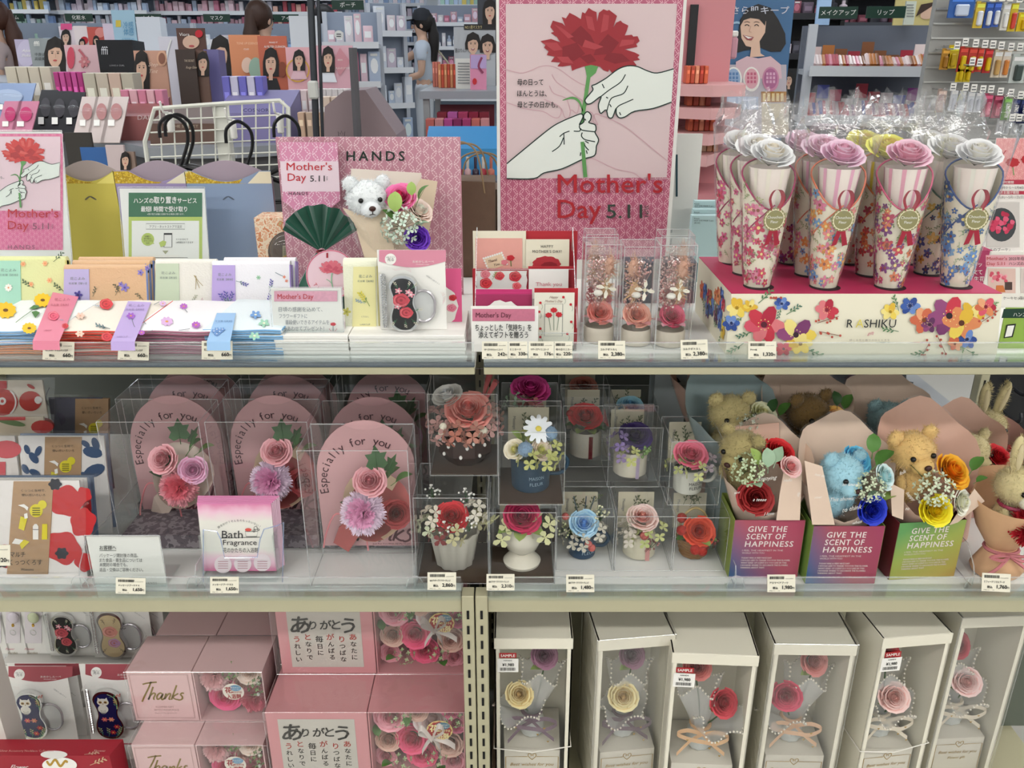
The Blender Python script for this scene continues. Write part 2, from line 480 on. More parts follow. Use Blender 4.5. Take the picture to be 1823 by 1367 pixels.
bay(-.0333,.873,-.034,.873,ZBR, 'ivory shelving bay on the right with slotted posts and clear fences',[(-.0413,YF-.001),(-.0413,YB),(.865,YF),(.88,YB)],.60)
# ============================================================ flowers and leaves (unit size, shared meshes)
MESH = {}
def put(key, fn, name, parent, loc, dirv=(0,0,1),sc=1.,roll=0.):
    if key not in MESH:
        o = fn().build(name, smooth=radians(60)); MESH[key] = o.data; bpy.data.objects.remove(o)
    o = bpy.data.objects.new(name, MESH[key]); COL.objects.link(o)
    o.parent = parent; o.location = loc
    q = Vector((0,0,1)).rotation_difference(Vector(dirv).normalized()) @ Matrix.Rotation(roll, 3,'Z').to_quaternion()
    o.rotation_euler = q.to_euler(); o.scale = (sc,)*3 if not isinstance(sc, tuple) else sc
    return o
def petal(mb, phi, half, r0,r1,z0,z1,curl, mat, rim, nu=4,nv=5):
    """one cupped petal from (r0,z0) up to a rolled rim at (r1,z1)"""
    V = []; Fs = []; Fr = []
    for j in range(nv+1):
        v = j/nv; w = min(1.,v*1.8)
        for i in range(nu+1):
            u = -1+2*i/nu; e = u*u
            rho = r0+(r1-r0)*sin(v*pi/2)**1.1 + curl*v**5*(1-.3*e); a = phi+u*half*(.5+.5*w)
            zz = z0+(z1-z0)*v*(1-.16*e*v) - curl*.7*max(0,v-.75)*4*(1-.4*e)
            V.append((rho*cos(a),rho*sin(a),zz))
    for j in range(nv):
        for i in range(nu):
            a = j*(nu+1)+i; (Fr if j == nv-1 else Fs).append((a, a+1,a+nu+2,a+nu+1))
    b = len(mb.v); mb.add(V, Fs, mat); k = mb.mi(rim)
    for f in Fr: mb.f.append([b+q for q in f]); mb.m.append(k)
def rose_mb(mat, mat2=None, wide=1.,seed=0):
    R = random.Random(seed); mb = MB(); mat2 = boost(mat2) if mat2 else boost(mat, 1.06); mat = boost(mat); rim = lighter(mat, .18)  # paler rims: light caught on petal edges, put into the colour
    V = []; n = 30                                            # wound heart
    for i in range(n+1):
        a = i/n*5.2*pi; r = .03+.15*i/n
        V += [(r*cos(a),r*sin(a),.05),((r+.015)*cos(a),(r+.015)*sin(a),.44-.05*i/n)]
    mb.add(V, [(2*i, 2*i+2,2*i+3,2*i+1) for i in range(n)],mat2)
    mb.lathe([(.0,.34),(.10,.30),(.19,.12),(.3,-.1)],mat2,10,capb=False)
    N = 19                                                    # petals wind outwards, each a little lower and wider
    for i in range(N):
        t = i/(N-1); r1 = (.20+.66*t**1.15)*(1+(wide-1)*t)*R.uniform(.93,1.07)
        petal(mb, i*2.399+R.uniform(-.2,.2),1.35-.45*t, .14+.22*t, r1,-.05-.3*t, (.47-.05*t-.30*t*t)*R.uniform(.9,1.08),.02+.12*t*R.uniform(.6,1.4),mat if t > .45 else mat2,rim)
    mb.lathe([(.02,-.55),(.16,-.42),(.36,-.25)],LEAFD, 8)
    return mb
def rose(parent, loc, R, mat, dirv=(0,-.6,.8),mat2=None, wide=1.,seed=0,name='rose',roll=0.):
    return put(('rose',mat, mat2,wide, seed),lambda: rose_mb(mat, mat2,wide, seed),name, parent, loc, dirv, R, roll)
def carn_mb(mat, mat2):
    R = random.Random(3); mb = MB(); n = 150; mat, mat2 = boost(mat, 1.1),boost(mat2,1.1)
    for i in range(n):
        t = (i+.5)/n; ph = i*2.39996; el = math.acos(1-t*1.15); L = R.uniform(.85,1.05)
        d = Vector((sin(el)*cos(ph),sin(el)*sin(ph),cos(el)*.8)); s = d.cross(Vector((0,0,1)))
        s = s.normalized() if s.length > .05 else Vector((1,0,0)); q = d.cross(s).normalized()
        a = R.uniform(-1,1); s = s*cos(a)+q*sin(a); w = R.uniform(.10,.15); nn = d.cross(s).normalized()*.05
        b = d*.25; e = d*L; k = d*.09
        mb.add([b-s*.03,b+s*.03,e+s*w, e+s*w*.55-k, e+s*w*.2+k*.6,e-s*w*.15-k, e-s*w*.5+k*.5,e-s*w, d*.7*L+s*w*.8+nn, d*.7*L-s*w*.8+nn],[(0,1,8,9),(9,8,2,3),(9,3,4,5),(9,5,6),(9,6,7)],mat if i > 40 else mat2)
    mb.lathe([(.03,-.6),(.12,-.4),(.16,-.1),(.3,.1)],LEAFD, 8)
    return mb
def carnation(parent, loc, R, mat, mat2,dirv=(0,-.7,.7),name='carnation'):
    return put(('carn',mat, mat2),lambda: carn_mb(mat, mat2),name, parent, loc, dirv, R)
def leaf_mb(mat, kind=0):
    mb = MB(); V = []; Fs = []; n = 6
    for i in range(n+1):
        t = i/n; w = (sin(pi*t**.8)*.36 if kind == 0 else (.34*sin(pi*min(1,t*1.02))**.55)) + .012
        z = .12*sin(pi*t)
        V += [(-w, t, z+.10*w/.36),(0,t, z),(w, t, z+.10*w/.36)]
    for i in range(n):
        a = 3*i; Fs += [(a, a+1,a+4,a+3),(a+1,a+2,a+5,a+4)]
    if kind == 2:
        P = [(0,0),(-.28,-.1),(-.5,.1),(-.36,.35),(-.5,.62),(-.2,.62),(0,1),(.2,.62),(.5,.62),(.36,.35),(.5,.1),(.28,-.1)]
        V = [(x, y, .12*abs(x)) for x, y in P]+[(0,.4,.05)]; Fs = [(i, (i+1) % 12,12) for i in range(12)]
    mb.add(V, Fs, mat); mb.tube([(0,-.3,-.06),(0,0,.01),(0,.8,.10)],[.02,.018,.006],mat, 4)
    return mb
def leaf(parent, loc, L, mat=LEAF, az=0.,tilt=.5,kind=0,name='leaf',roll=0.):
    """az: compass of the tip (0 = right, pi/2 = back); tilt: rise"""
    o = put(('leaf',mat, kind),lambda: leaf_mb(mat, kind),name, parent, loc, (0,0,1),L)
    o.rotation_euler = (Matrix.Rotation(az-pi/2,4,'Z') @ Matrix.Rotation(tilt, 4,'X') @ Matrix.Rotation(roll, 4,'Y')).to_euler()
    return o
def cluster_mb(mat, core, n=22,four=4,seed=0,big=.2):
    R = random.Random(seed); mb = MB()
    for i in range(n):
        t = (i+.5)/n; ph = i*2.39996; el = math.acos(1-t*1.1)
        d = Vector((sin(el)*cos(ph),sin(el)*sin(ph),cos(el))).normalized(); c = d*R.uniform(.7,1)
        s = d.cross(Vector((.3,.2,1))).normalized(); q = d.cross(s); r0 = R.uniform(0,1.5)
        for k in range(four):
            a = r0+2*pi*k/four; e = s*cos(a)+q*sin(a); f = -s*sin(a)+q*cos(a)
            mb.add([c+e*big*a1+f*big*a2+d*a3 for a1,a2,a3 in ((.02,0,0),(.42,.3,.03),(.85,.36,.07),(1.1,0,.08),(.85,-.36,.07),(.42,-.3,.03))],[(0,1,2,3),(0,3,4,5)],mat)
        mb.octa(c+d*.02,big*.2,core)
        mb.add([c, c+s*.012,d*.15+s*.02,d*.15],[(0,1,2,3)],LEAFD)
    return mb
def cluster(parent, loc, R, mat, core, dirv=(0,-.6,.8),n=22,four=4,seed=0,big=.2,name='floret_cluster'):
    return put(('cl',mat, core, n, four, seed, big),lambda: cluster_mb(mat, core, n, four, seed, big),name, parent, loc, dirv, R)
def berries_mb(mat, n=16,r=.16,seed=0,spread=1.):
    R = random.Random(seed); mb = MB()
    for i in range(n):
        d = Vector((R.gauss(0,1),R.gauss(0,1),R.gauss(.4,.8))).normalized()*R.uniform(.45,1)*spread
        mb.ell(d, r*R.uniform(.8,1.1),mat, 6,4); mb.tube([(0,0,-.6),d*.6,d],.018,LEAFD, 3,False)
    return mb
def berries(parent, loc, R, mat, n=16,r=.16,seed=0,dirv=(0,0,1),name='berry_sprig'):
    return put(('be',mat, n, r, seed),lambda: berries_mb(mat, n, r, seed),name, parent, loc, dirv, R)
def daisy_mb(mat, core, n=12):
    mb = MB()
    for k in range(n):
        a = 2*pi*k/n; e = Vector((cos(a),sin(a),0)); f = Vector((-sin(a),cos(a),0))
        mb.add([e*.1,e*.55+f*.2+Vector((0,0,.1)),e*.95+f*.12,e*1.02,e*.95-f*.12,e*.55-f*.2+Vector((0,0,.1))],[(0,1,5),(1,2,3,4,5)],mat)
    mb.ell((0,0,.06),(.2,.2,.12),core, 10,6); mb.tube([(0,0,-.9),(0,0,0)],.04,LEAFD, 4)
    return mb
def daisy(parent, loc, R, mat, core, dirv, name='daisy'):
    return put(('da',mat, core),lambda: daisy_mb(mat, core),name, parent, loc, dirv, R)
def stem(parent, a, b, r=.0012,mat=LEAFD):
    m = MB(); a, b = Vector(a),Vector(b); m.tube([a, (a+b)/2+Vector((.002,0,0)),b],r, mat, 5); return m.build('stem',parent, SM)

# ---- soft toy heads
def fur_mb(mb, ells, mat, n, L, seed=0):
    R = random.Random(seed)
    for c, r, k in ells:
        c = Vector(c)
        for i in range(int(n*k)):
            d = Vector((R.gauss(0,1),R.gauss(0,1),R.gauss(0,1))).normalized()
            p = c+Vector((d.x*r[0],d.y*r[1],d.z*r[2])); s = d.cross(Vector((R.random(),R.random(),R.random()))).normalized()
            e = p+(d+Vector((R.gauss(0,.45),R.gauss(0,.45),R.gauss(-.15,.45))))*L*R.uniform(.6,1.2); w = L*.15
            mb.add([p-s*w-d*L*.2,p+s*w-d*L*.2,e],[(0,1,2)],mat)
def plush(parent, s, col, kind='bear',dark=None, tieface=0.,body=True, seed=0,nosem=None):
    """soft toy built at parent's origin (chin at origin),face towards -y, head width about s"""
    fur = mt(col, .95,noise=.18,ns=150,sheen=.3,spec=.1); ey = mt('#0a0a0a',.1); h = s*.5
    hd = [((0,0,h*.85),(h, h*.92,h*.86),1.3)]
    mb = MB(); mb.ell(*[hd[0][0],hd[0][1],fur],n=14,m=10); fur_mb(mb, hd, fur, 1300,s*.058,seed); head = mb.build('head',parent, SM)
    mz = [((0,-h*.82,h*.55),(h*.5,h*.42,h*.40),.35)]; mm = mt(dark or col, .95,noise=.1,ns=150,spec=.1)
    mb = MB(); mb.ell(mz[0][0],mz[0][1],mm, 12,8); fur_mb(mb, mz, mm, 260,s*.05,seed+1); mb.build('muzzle',parent, SM)
    for sx in (-1,1):
        mb = MB()
        if kind == 'bear':
            e = [((sx*h*.78,.05*h, h*1.58),(h*.36,h*.24,h*.36),.35)]
        else:
            e = [((sx*h*.52,.1*h, h*2.45),(h*.30,h*.22,h*.95),.6)]
        R = Matrix.Rotation(sx*(.0 if kind == 'bear' else .16),3,'Y')
        mb.ell(e[0][0],e[0][1],fur, 10,8,R); fur_mb(mb, e, fur, 1000,s*.055,seed+3+sx)
        if kind != 'bear': mb.ell((sx*h*.53,-h*.08,h*2.4),(h*.16,h*.1,h*.7),mt('#cfc19a',.95),8,6,R)
        mb.build('ear',parent, SM)
        mb = MB(); mb.ell((sx*h*.46,-h*.83,h*.98),h*.125,ey, 10,7); mb.build('eye',parent, SM)
    mb = MB(); mb.ell((0,-h*1.24,h*.68),(h*.17,h*.11,h*.13) if kind == 'bear' else (h*.12,h*.08,h*.08),nosem or (mt('#3a1c16',.35) if kind == 'bear' else mt('#d79aa0',.6)),10,7); mb.build('nose',parent, SM)
    mb = MB(); mb.tube([(0,-h*1.24,h*.58),(0,-h*1.25,h*.42)],h*.02,ey, 4)
    mb.tube(smoothline([(-h*.14,-h*1.16,h*.36),(0,-h*1.25,h*.42),(h*.14,-h*1.16,h*.36)],3),h*.02,ey, 4); mb.build('mouth',parent, SM)
    if body:
        bd = [((0,0,-h*.75),(h*.72,h*.62,h*.95),1.)]
        mb = MB(); mb.ell(bd[0][0],bd[0][1],fur, 12,8); fur_mb(mb, bd, fur, 900,s*.055,seed+7); mb.build('body',parent, SM)
        for sx in (-1,1):
            ar = [((sx*h*.62,-h*.35,-h*.55),(h*.25,h*.28,h*.5),.4)]
            mb = MB(); mb.ell(ar[0][0],ar[0][1],fur, 9,7); fur_mb(mb, ar, fur, 700,s*.05,seed+9+sx); mb.build('arm',parent, SM)

# ---- boxes and cards
def clearbox_mb(w, d, h, mb=None, mat=None, o=(0,0,0),er=.0005,top=True, back=True):
    mb = mb or MB(); mat = mat or CLEAR; x, y = w/2,d/2; ox, oy, oz = o
    P = lambda a, b, c: Vector((ox+a*x, oy+b*y, oz+c*h))
    Q = [[(-1,-1,0),(1,-1,0),(1,-1,1),(-1,-1,1)],[(-1,-1,0),(-1,1,0),(-1,1,1),(-1,-1,1)],[(1,-1,0),(1,1,0),(1,1,1),(1,-1,1)]]
    if back: Q.append([(-1,1,0),(1,1,0),(1,1,1),(-1,1,1)])
    if top: Q.append([(-1,-1,1),(1,-1,1),(1,1,1),(-1,1,1)])
    for q in Q: mb.add([P(*c) for c in q],[(0,1,2,3)],mat)
    for a in (-1,1):
        for b in (-1,1): mb.tube([P(a, b, 0),P(a, b, 1)],er, EDGE, 4,False)
        for c in (0,1):
            mb.tube([P(-1,a, c),P(1,a, c)],er, EDGE, 4,False); mb.tube([P(a, -1,c),P(a, 1,c)],er, EDGE, 4,False)
    return mb
def rectw(l, r, t, b, Y, lean=0.,z0=0.):
    """true rectangle on the plane whose left/right come from the middle row"""
    pl = PX(Y, lean, z0); pm = (t+b)/2
    x0,x1 = pl.P(l, pm).x, pl.P(r, pm).x; T, B = pl.P((l+r)/2,t),pl.P((l+r)/2,b)
    return [Vector((x0,B.y, B.z)),Vector((x1,B.y, B.z)),Vector((x1,T.y, T.z)),Vector((x0,T.y, T.z))]
def slab(mb, q, th, mat):
    n = (q[1]-q[0]).cross(q[3]-q[0]).normalized()
    if n.y < 0: n = -n
    mb.hexa(q, [p+n*th for p in q],mat); return mb
def card(name, label, cat, l, r, t, b, Y, mat, th=.001,lean=0.,z0=0.,floor=None, group=None, quad=None):
    """upright card/panel: returns thing (Empty at its foot) and its plane"""
    q = quad or rectw(l, r, t, b, Y, lean, z0)
    if floor is not None:
        k = math.tan(lean); q = q[:]
        for i in (0,1): q[i] = Vector((q[i].x, Y+k*(floor-z0),floor))
    c = (q[0]+q[1])/2
    o = thing(name, label, cat, c, group=group)
    slab(MB(),q, th, mat)
    mb = MB(); slab(mb, q, th, mat); mb.build('panel',o, world=True)
    return o, PX(Y, lean, z0)
def lettering(o, pl, rows, name='lettering'):
    """rows: (string, px, py baseline, cap height px, material, kw)"""
    mb = pxmb(pl)
    for r in rows:
        kw = r[5] if len(r) > 5 else {}
        mb.text(r[0],r[1],r[2],r[3]/.72,r[4], **kw)
    return mb.build(name, o, world=True)
def acrylic_holder(o, l, r, t, b, Y, lean=0.,z0=0.,foot=.05,floor=ZT):
    q = rectw(l, r, t, b, Y, lean, z0); k = math.tan(lean)
    for i in (0,1): q[i] = Vector((q[i].x, Y+k*(floor-z0),floor))
    mb = MB(); n = Vector((0,-.0015,0)); mb.add([p+n for p in q],[(0,1,2,3)],ACRYL)
    for a, c in ((0,1),(1,2),(2,3),(3,0)): mb.tube([q[a]+n, q[c]+n],.0007,EDGE, 4,False)
    c = (q[0]+q[1])/2; mb.box((c.x, c.y-.002+foot/2,floor+.001),((q[1]-q[0]).x, foot, .002),ACRYL)
    return mb.build('acrylic_holder',o, world=True)
MD = mt('#c42a36',.5)
_R = random.Random(5)
def price(l, t, r, b, name, val, label, Y=None, tilt=0.):
    Y = Y or YF-.0118; pl = PX(Y); w, h = r-l, b-t
    T = Matrix.Rotation(tilt, 2); c = Vector(((l+r)/2,(t+b)/2))
    f = lambda x, y: tuple(c+T @ (Vector((l+x*w, t+y*h))-c))
    q = [pl.P(*f(x, y)) for x, y in ((0,1),(1,1),(1,0),(0,0))]
    o = thing('price_card',label, 'price card',(q[0]+q[1])/2,group='shelf price cards')
    mb = MB(); slab(mb, q, .0006,TAGM); mb.build('card',o, world=True)
    mb = pxmb(pl); x = .08
    while x < .60:
        bw = _R.choice((.008,.012,.02)); mb.p2([f(x, .1),f(x+bw, .1),f(x+bw, .26),f(x, .26)],INK); x += bw+_R.choice((.008,.012))
    mb.build('barcode',o, world=True)
    mb = pxmb(pl); S = h/.72
    for s, u, v, hh, al, wd, bo in (('xxxxx003',.64,.25,.05,'l',.28,0),(name, .08,.52,.10,'l',.72,.02),('税込',.38,.82,.11,'r',None, .03),(val, .88,.82,.2,'r',None, .035),('円',.89,.82,.10,'l',None, .02),('PRE 11     13',.08,.95,.05,'l',.36,0)):
        mb.text(s, *f(u, v),hh*S, INK, al, w=None if wd is None or (len(s) < 9 and s == name) else wd*w, bold=bo, ang=-tilt)
    mb.build('lettering',o, world=True)
    return o
# ============================================================ TOP SHELF
class PZ(PX):
    """horizontal plane: print traced in photo pixels lands on it"""
    def __init__(s, z): s.z = z
    def P(s, px, py, o=0.): return Wz(px, py, s.z+o)
ALINE = mt('#16302a',.5); HANDW = mt('#e6ece4',.5); CAR1 = mt('#9c2c34',.5); CAR2 = mt('#84222b',.5); CAR3 = mt('#b04248',.5); STEMG = mt('#5f9a57',.5)
C_OUT = [(405,290),(480,275),(545,298),(520,260),(478,232),(500,225),(475,190),(492,145),(560,165),(580,185),(555,120),(585,130),(610,90),(650,110),(690,135),(700,85),(720,95),(745,55),(775,75),(800,85),(805,150),(818,90),(850,65),(875,75),(890,70),(945,112),(918,195),(940,160),(970,145),(985,160),(1025,180),(1015,215),(1000,250),(1050,245),(1060,258),(1090,255),(1105,290),(1080,310),(1090,330),(1000,348),(1070,370),(1105,388),(1090,405),(1108,422),(1060,430),(1085,462),(1020,468),(955,512),(915,520),(890,490),(882,506),(850,495),(825,470),(760,458),(700,472),(660,485),(628,500),(620,460),(560,470),(525,468),(545,440),(512,438),(478,437),(505,400),(450,388),(462,362),(430,335),(440,318)]
C_DARK = [[(600,260),(690,180),(760,250),(800,330),(700,330)],[(800,330),(880,240),(960,300),(900,380),(780,390)],[(560,330),(660,300),(720,380),(640,430),(560,400)],[(880,370),(980,380),(1040,430),(930,450),(850,420)],[(680,400),(760,380),(800,430),(740,450)]]
C_LITE = [[(420,300),(520,300),(560,350),(500,360)],[(500,170),(560,200),(640,260),(600,270)],[(720,110),(770,120),(790,220),(740,200)],[(850,100),(890,110),(880,210),(830,230)],[(980,280),(1070,280),(1060,310),(960,330)],[(520,400),(600,400),(640,450),(560,440)],[(720,280),(850,330),(790,350),(700,330)]]
HAND_R = [(1345,485),(1230,515),(1160,500),(1090,470),(1020,465),(950,490),(870,550),(800,592),(768,605),(776,632),(755,660),(720,705),(732,732),(765,728),(832,680),(815,735),(818,775),(832,800),(868,775),(880,818),(895,833),(915,825),(938,765),(940,800),(960,830),(1000,825),(1070,785),(1200,765),(1330,720)]
HAND_L = [(167,1155),(330,1020),(480,900),(560,855),(630,825),(690,803),(706,820),(690,858),(680,880),(712,858),(710,815),(735,788),(762,812),(758,845),(746,865),(790,880),(797,915),(790,935),(815,985),(800,1030),(797,1062),(782,1100),(700,1125),(560,1190),(430,1220),(358,1260),(167,1260)]
FING = [[(1005,525),(970,580),(890,635),(830,682)],[(1022,605),(990,660),(910,690),(885,740),(875,780)],[(1060,700),(1010,722),(960,745),(938,768)],[(840,592),(855,622)],[(868,685),(882,693)],[(893,735),(905,755)],[(962,792),(972,812)],
        [(690,868),(680,895),(700,918),(790,930)],[(700,935),(695,960),(720,985),(790,1000)],[(715,1010),(720,1030),(745,1060)],[(640,925),(680,925),(690,905)],[(540,965),(570,940),(610,925)],[(570,940),(572,1020)],[(568,970),(540,1030),(487,1070)],[(725,850),(718,838)],[(690,1075),(685,1100)],[(720,995),(745,1010)],[(735,1085),(728,1060)]]
def mothers_art(mb, f, ghost=None, lw=2.0,cols=None):
    C1,C2,C3 = cols or (CAR1,CAR2,CAR3)
    """carnation held by two hands; f maps sketch units to pixels"""
    g = lambda P: [f(*p) for p in P]
    if ghost:
        mir = lambda P: [f(1490-x, y) for x, y in P]
        for P in (HAND_R, HAND_L): mb.line(mir(P),lw*.8,ghost, .0003,3)
        for P in FING[:3]: mb.line(mir(P),lw*.8,ghost, .0003,3)
    mb.line(g([(755,480),(745,540),(722,700),(706,800),(700,900),(705,1050),(722,1250)]),lw*3.4,STEMG, .0005,4)
    mb.line(g([(705,790),(680,720),(630,690),(560,708)]),lw*2.2,STEMG, .0005,4,taper=True)
    mb.p2(g([(712,445),(765,455),(812,470),(795,515),(760,545),(735,560),(725,500)]),STEMG, .0007)
    mb.p2(g(C_OUT),C1,.0009)
    for P in C_DARK: mb.p2(g(P),C2,.0011)
    for P in C_LITE: mb.p2(g(P),C3,.0012)
    for P in (HAND_R, HAND_L):
        mb.p2(g(P),HANDW, .0014); mb.line(g(P),lw, ALINE, .0017,4)
    for P in FING: mb.line(g(P),lw*.9,ALINE, .0018,4)
    mb.line(g([(700,1000),(705,1050),(722,1250)]),lw*3.2,STEMG, .002,3)

# ---- far left Mother's Day sign in a clear holder
LEAN = .22
o, pl = card('counter_sign','white-framed carnation sign in a clear holder at the left edge','sign',-70,117.5,234,451,1.20,WHITE, .002,LEAN, ZT, floor=ZT)
RP1 = ring_mat('#dc6a96','#efa6c0',.011,'ring_print_bright'); RP2 = ring_mat('#b85f7a','#ecc4cc',.019,'ring_print_poster'); RP3 = ring_mat('#c58b9a','#f0d8dd',.022,'ring_print_board'); RP4 = ring_mat('#d78cac','#f6dce6',.022,'ring_print_card')
mb = pxmb(pl); mb.rect(-62,445,112,238,RP1,.0005); mb.rect(-56,375,107.5,243,mt('#eacdd6',.5),.0008)
mb.build('pink_border',o, world=True)
mb = pxmb(PX(1.199,LEAN, ZT)); fl = lambda x, y: (41+(x-760)*.112,244+(y-55)*.105)
def clipl(P): return [(max(-55,min(107,x)),min(y, 374.5)) for x, y in P]
mothers_art(mb, lambda x, y: clipl([fl(x, y)])[0],None, 1.0,(mt('#d2403f'),mt('#b52f33'),mt('#dd605c'))); mb.build('illustration',o, world=True)  # brighter reds than the poster's: stronger light on this sign put into colour
SG = mt('#8b5266',.5)
lettering(o, PX(1.1965,LEAN, ZT),[("Mother's", 14,387,15.5,MD, dict(w=90)),('Day',14,408,15.5,MD, dict(w=37)),('5.11',58,408,11.5,SG, dict(w=29)),('SUN',92,399,3,SG, dict(ang=-pi/2)),('HANDS',14,443,7,SG, dict(w=48,sp=1.3)),('の日って',-22,302,4,INK),('とうは、',-22,310,4,INK),('子の日かも。',-22,318,4,INK)])
acrylic_holder(o, -75,120,232,455,1.195,LEAN, ZT, .07)

# ---- three gift folders with scooped tops
def folder(l, r, lab, c1,cut, Y, name):
    q = rectw(l, r, 303,470,Y); x0,x1,zt = q[0].x, q[1].x, q[2].z
    o = thing('gift_folder',lab, 'paper folder',((x0+x1)/2,Y, ZT)); w = x1-x0; h = zt-ZT; mb = MB()
    cx = (PX(Y).P(cut, 300).x)-(x0+x1)/2; rw = w*.40 if name != 'y' else w*.42; n = 12
    top = [(cx-rw+2*rw*i/n, h-.016*sin(pi*i/n)) for i in range(n+1)]
    P = [(-w/2,0),(w/2,0),(w/2,h)]+[(max(-w/2,x),z) for x, z in top[::-1]]+[(-w/2,h)]
    V = [(x, -.006,z) for x, z in P]+[(x, -.0052,z) for x, z in P]; k = len(P)
    mb.add(V, [tuple(range(k)),tuple(range(k, 2*k))]+[(i, (i+1) % k, (i+1) % k+k, i+k) for i in range(k)],mt(c1,.55,noise=.03,ns=20)); mb.build('front_panel',o)
    mb = MB(); bump = [(cx-rw+2*rw*i/n, h+.0145*sin(pi*i/n)) for i in range(n+1)]
    P = [(-w/2,0),(w/2,0),(w/2,h-.012)]+[(x, z) for x, z in bump[::-1] if x > -w/2]+[(-w/2,h-.012)]; k = len(P)
    V = [(x, .002,z) for x, z in P]+[(x, .0028,z) for x, z in P]
    mb.add(V, [tuple(range(k)),tuple(range(k, 2*k))]+[(i, (i+1) % k, (i+1) % k+k, i+k) for i in range(k)],mt('#b9aaa4' if name == 'y' else '#a898a4',.6)); mb.build('back_panel',o)
    mb = MB(); strip = [(-w/2,h-.019),(w*.22,h-.019),(w*.12,h-.0185)]+[(x, z-.0005) for x, z in top[::-1] if x > -w/2 and x < w*.2]+[(-w/2,h-.001)]
    mb.map = lambda u, v, oo: Vector((u, -.006-oo, v)); mb.p2(strip, mottle_mat('gold_flower_print_'+name, ['#e3d9a4','#d9b832','#b8931f','#efd968'],260),.0003)
    mb.p2([(w*.22,h-.019),(w/2,h-.019),(w/2,h-.001),(rw+cx, h-.001)],mt('#efe6c8' if name != 'y' else '#f0e27c',.6),.0003); mb.build('printed_border',o)
    if name != 'p':
        mb = MB(); mb.map = lambda u, v, oo: Vector((u, -.006-oo, v)); zc = h-.043; cc = cx*.9
        mb.p2([(cc-.009+.018*i/8,zc+.005*sin(pi*i/8)) for i in range(9)]+[(cc+.009,zc-.001),(cc-.009,zc-.001)],mt('#6f6a58' if name == 'y' else '#5f6b7b',.7)); mb.p2([(cc-.007,zc-.001),(cc+.007,zc-.001),(cc, zc+.0035)],mt(c1,.5),.0008); mb.build('tab_slot',o)
    return o
folder(105,218,'yellow paper folder with a scooped top beside the carnation sign','#d6c75c',156,1.31,'y')
folder(219,342,'lilac paper folder with a scooped top behind the green notice','#a394bd',281,1.31,'p')
folder(343,492,'pale blue paper folder with a scooped top and tab slot','#8fa3c0',402,1.31,'b')

# ---- green store notice
o, pl = card('notice_sign','green and white store pick-up notice in a clear holder','sign',218.5,368,335.5,480,1.22,WHITE, .002,.2,ZT, floor=ZT)
GRN = mt('#2f6b49',.5); LIME = mt('#b7cc62',.5)
mb = pxmb(pl); mb.rect(229,480,360,386,LIME, .0003); mb.rect(229,386,360,343,GRN, .0005); mb.rect(234.5,490,354.5,393,mt('#f1f2ec',.5),.0006)
for (a, b, c, d) in ((260,398,329,408),(256,458.5,334,468)):
    mb.line([(a, b),(c, b),(c, d),(a, d)],.7,INK, .0009,1,True)
mb.disc(263,426,11.5,LIME, .0009); mb.p2([(269,434),(275,434),(268,426)],LIME, .0009)
mb.rect(292,440,306,415,WHITE, .0010); mb.line([(292,415),(306,415),(306,440),(292,440)],1.,INK, .0012,1,True); mb.rect(292,418,306,415,INK, .0013)
mb.p2([(283,432),(290,428),(296,430),(294,437),(286,440)],LIME, .0016); mb.p2([(289,446),(300,446),(294.5,452.5)],mt('#a8a986',.5),.0009)
mb.build('illustration',o, world=True)
lettering(o, PX(1.2185,.2,ZT),[('ハンズの',238,361,7.5,WHITE, dict(w=35,bold=.02)),('取り置き',274,361,9.5,WHITE, dict(w=40,bold=.02)),('サービス',316,361,7.5,WHITE, dict(w=34,bold=.02)),('最短',251,376,7.5,WHITE, dict(w=16,bold=.02)),('1',268,376,9,WHITE, dict(bold=.02)),('時間で受け取り',274,376,7.5,WHITE, dict(w=59,bold=.02)),('※受け取り店舗に在庫がある場合に限ります。',262,382.5,2.6,WHITE, dict(w=66)),
    ('アプリ・ネットストアで注文',266,405.5,4,INK, dict(w=58)),('スマホやPCで',313,427.5,2.8,INK, dict(w=22)),('24時間注文できます',313,433,2.8,INK, dict(w=31)),('お好きな店舗でまとめて受け取り',260,465.5,4,INK, dict(w=70)),('「店舗で',257,422,2.4,INK),('受け取る」',256,426,2.4,INK),('ボタンから',256,430,2.4,INK),('注文',260,434,2.4,INK)])
acrylic_holder(o, 217,369.5,333,480,1.213,.2,ZT, .07)

# ---- printed flowers for cloth
def pflower(mb, u, v, r, col, cc, n=5,o=.0006,ang=0.,sq=1.):
    for k in range(n):
        a = ang+2*pi*k/n; mb.disc(u+cos(a)*r*.55,v+sin(a)*r*.55*sq, r*.48,col, o, 7,r*.30,a)
    mb.disc(u, v, r*.26,cc, o*1.6,8,r*.26*sq)
def psprig(mb, u, v, L, ang, col, lcol, n=5,o=.0005,sq=1.):
    e = (u+cos(ang)*L, v+sin(ang)*L*sq); mb.line([(u, v),((u+e[0])/2+L*.06,(v+e[1])/2),e],L*.035,lcol, o, 3)
    for k in range(n):
        t = .3+.7*k/n; s = 1 if k % 2 else -1; a = ang+s*.7
        mb.disc(u+cos(ang)*L*t+cos(a)*L*.12,v+(sin(ang)*L*t+sin(a)*L*.12)*sq, L*.11,col if k > 1 else lcol, o*1.4,6,L*.045,a)
def prose(mb, u, v, r, o=.0006,c=('#d8343f','#b3202d','#ea6f70'),sq=.8):
    mb.disc(u, v, r, mt(c[0]),o, 14,r*sq, 0,.06,5); mb.ringp(u, v, r*.55,r*.14,mt(c[1]),o*1.4,10,.3,5,sq); mb.ringp(u, v, r*.78,r*.1,mt(c[2]),o*1.4,10,2.2,5.6,sq); mb.disc(u, v, r*.2,mt(c[1]),o*1.5,8,r*.2*sq)
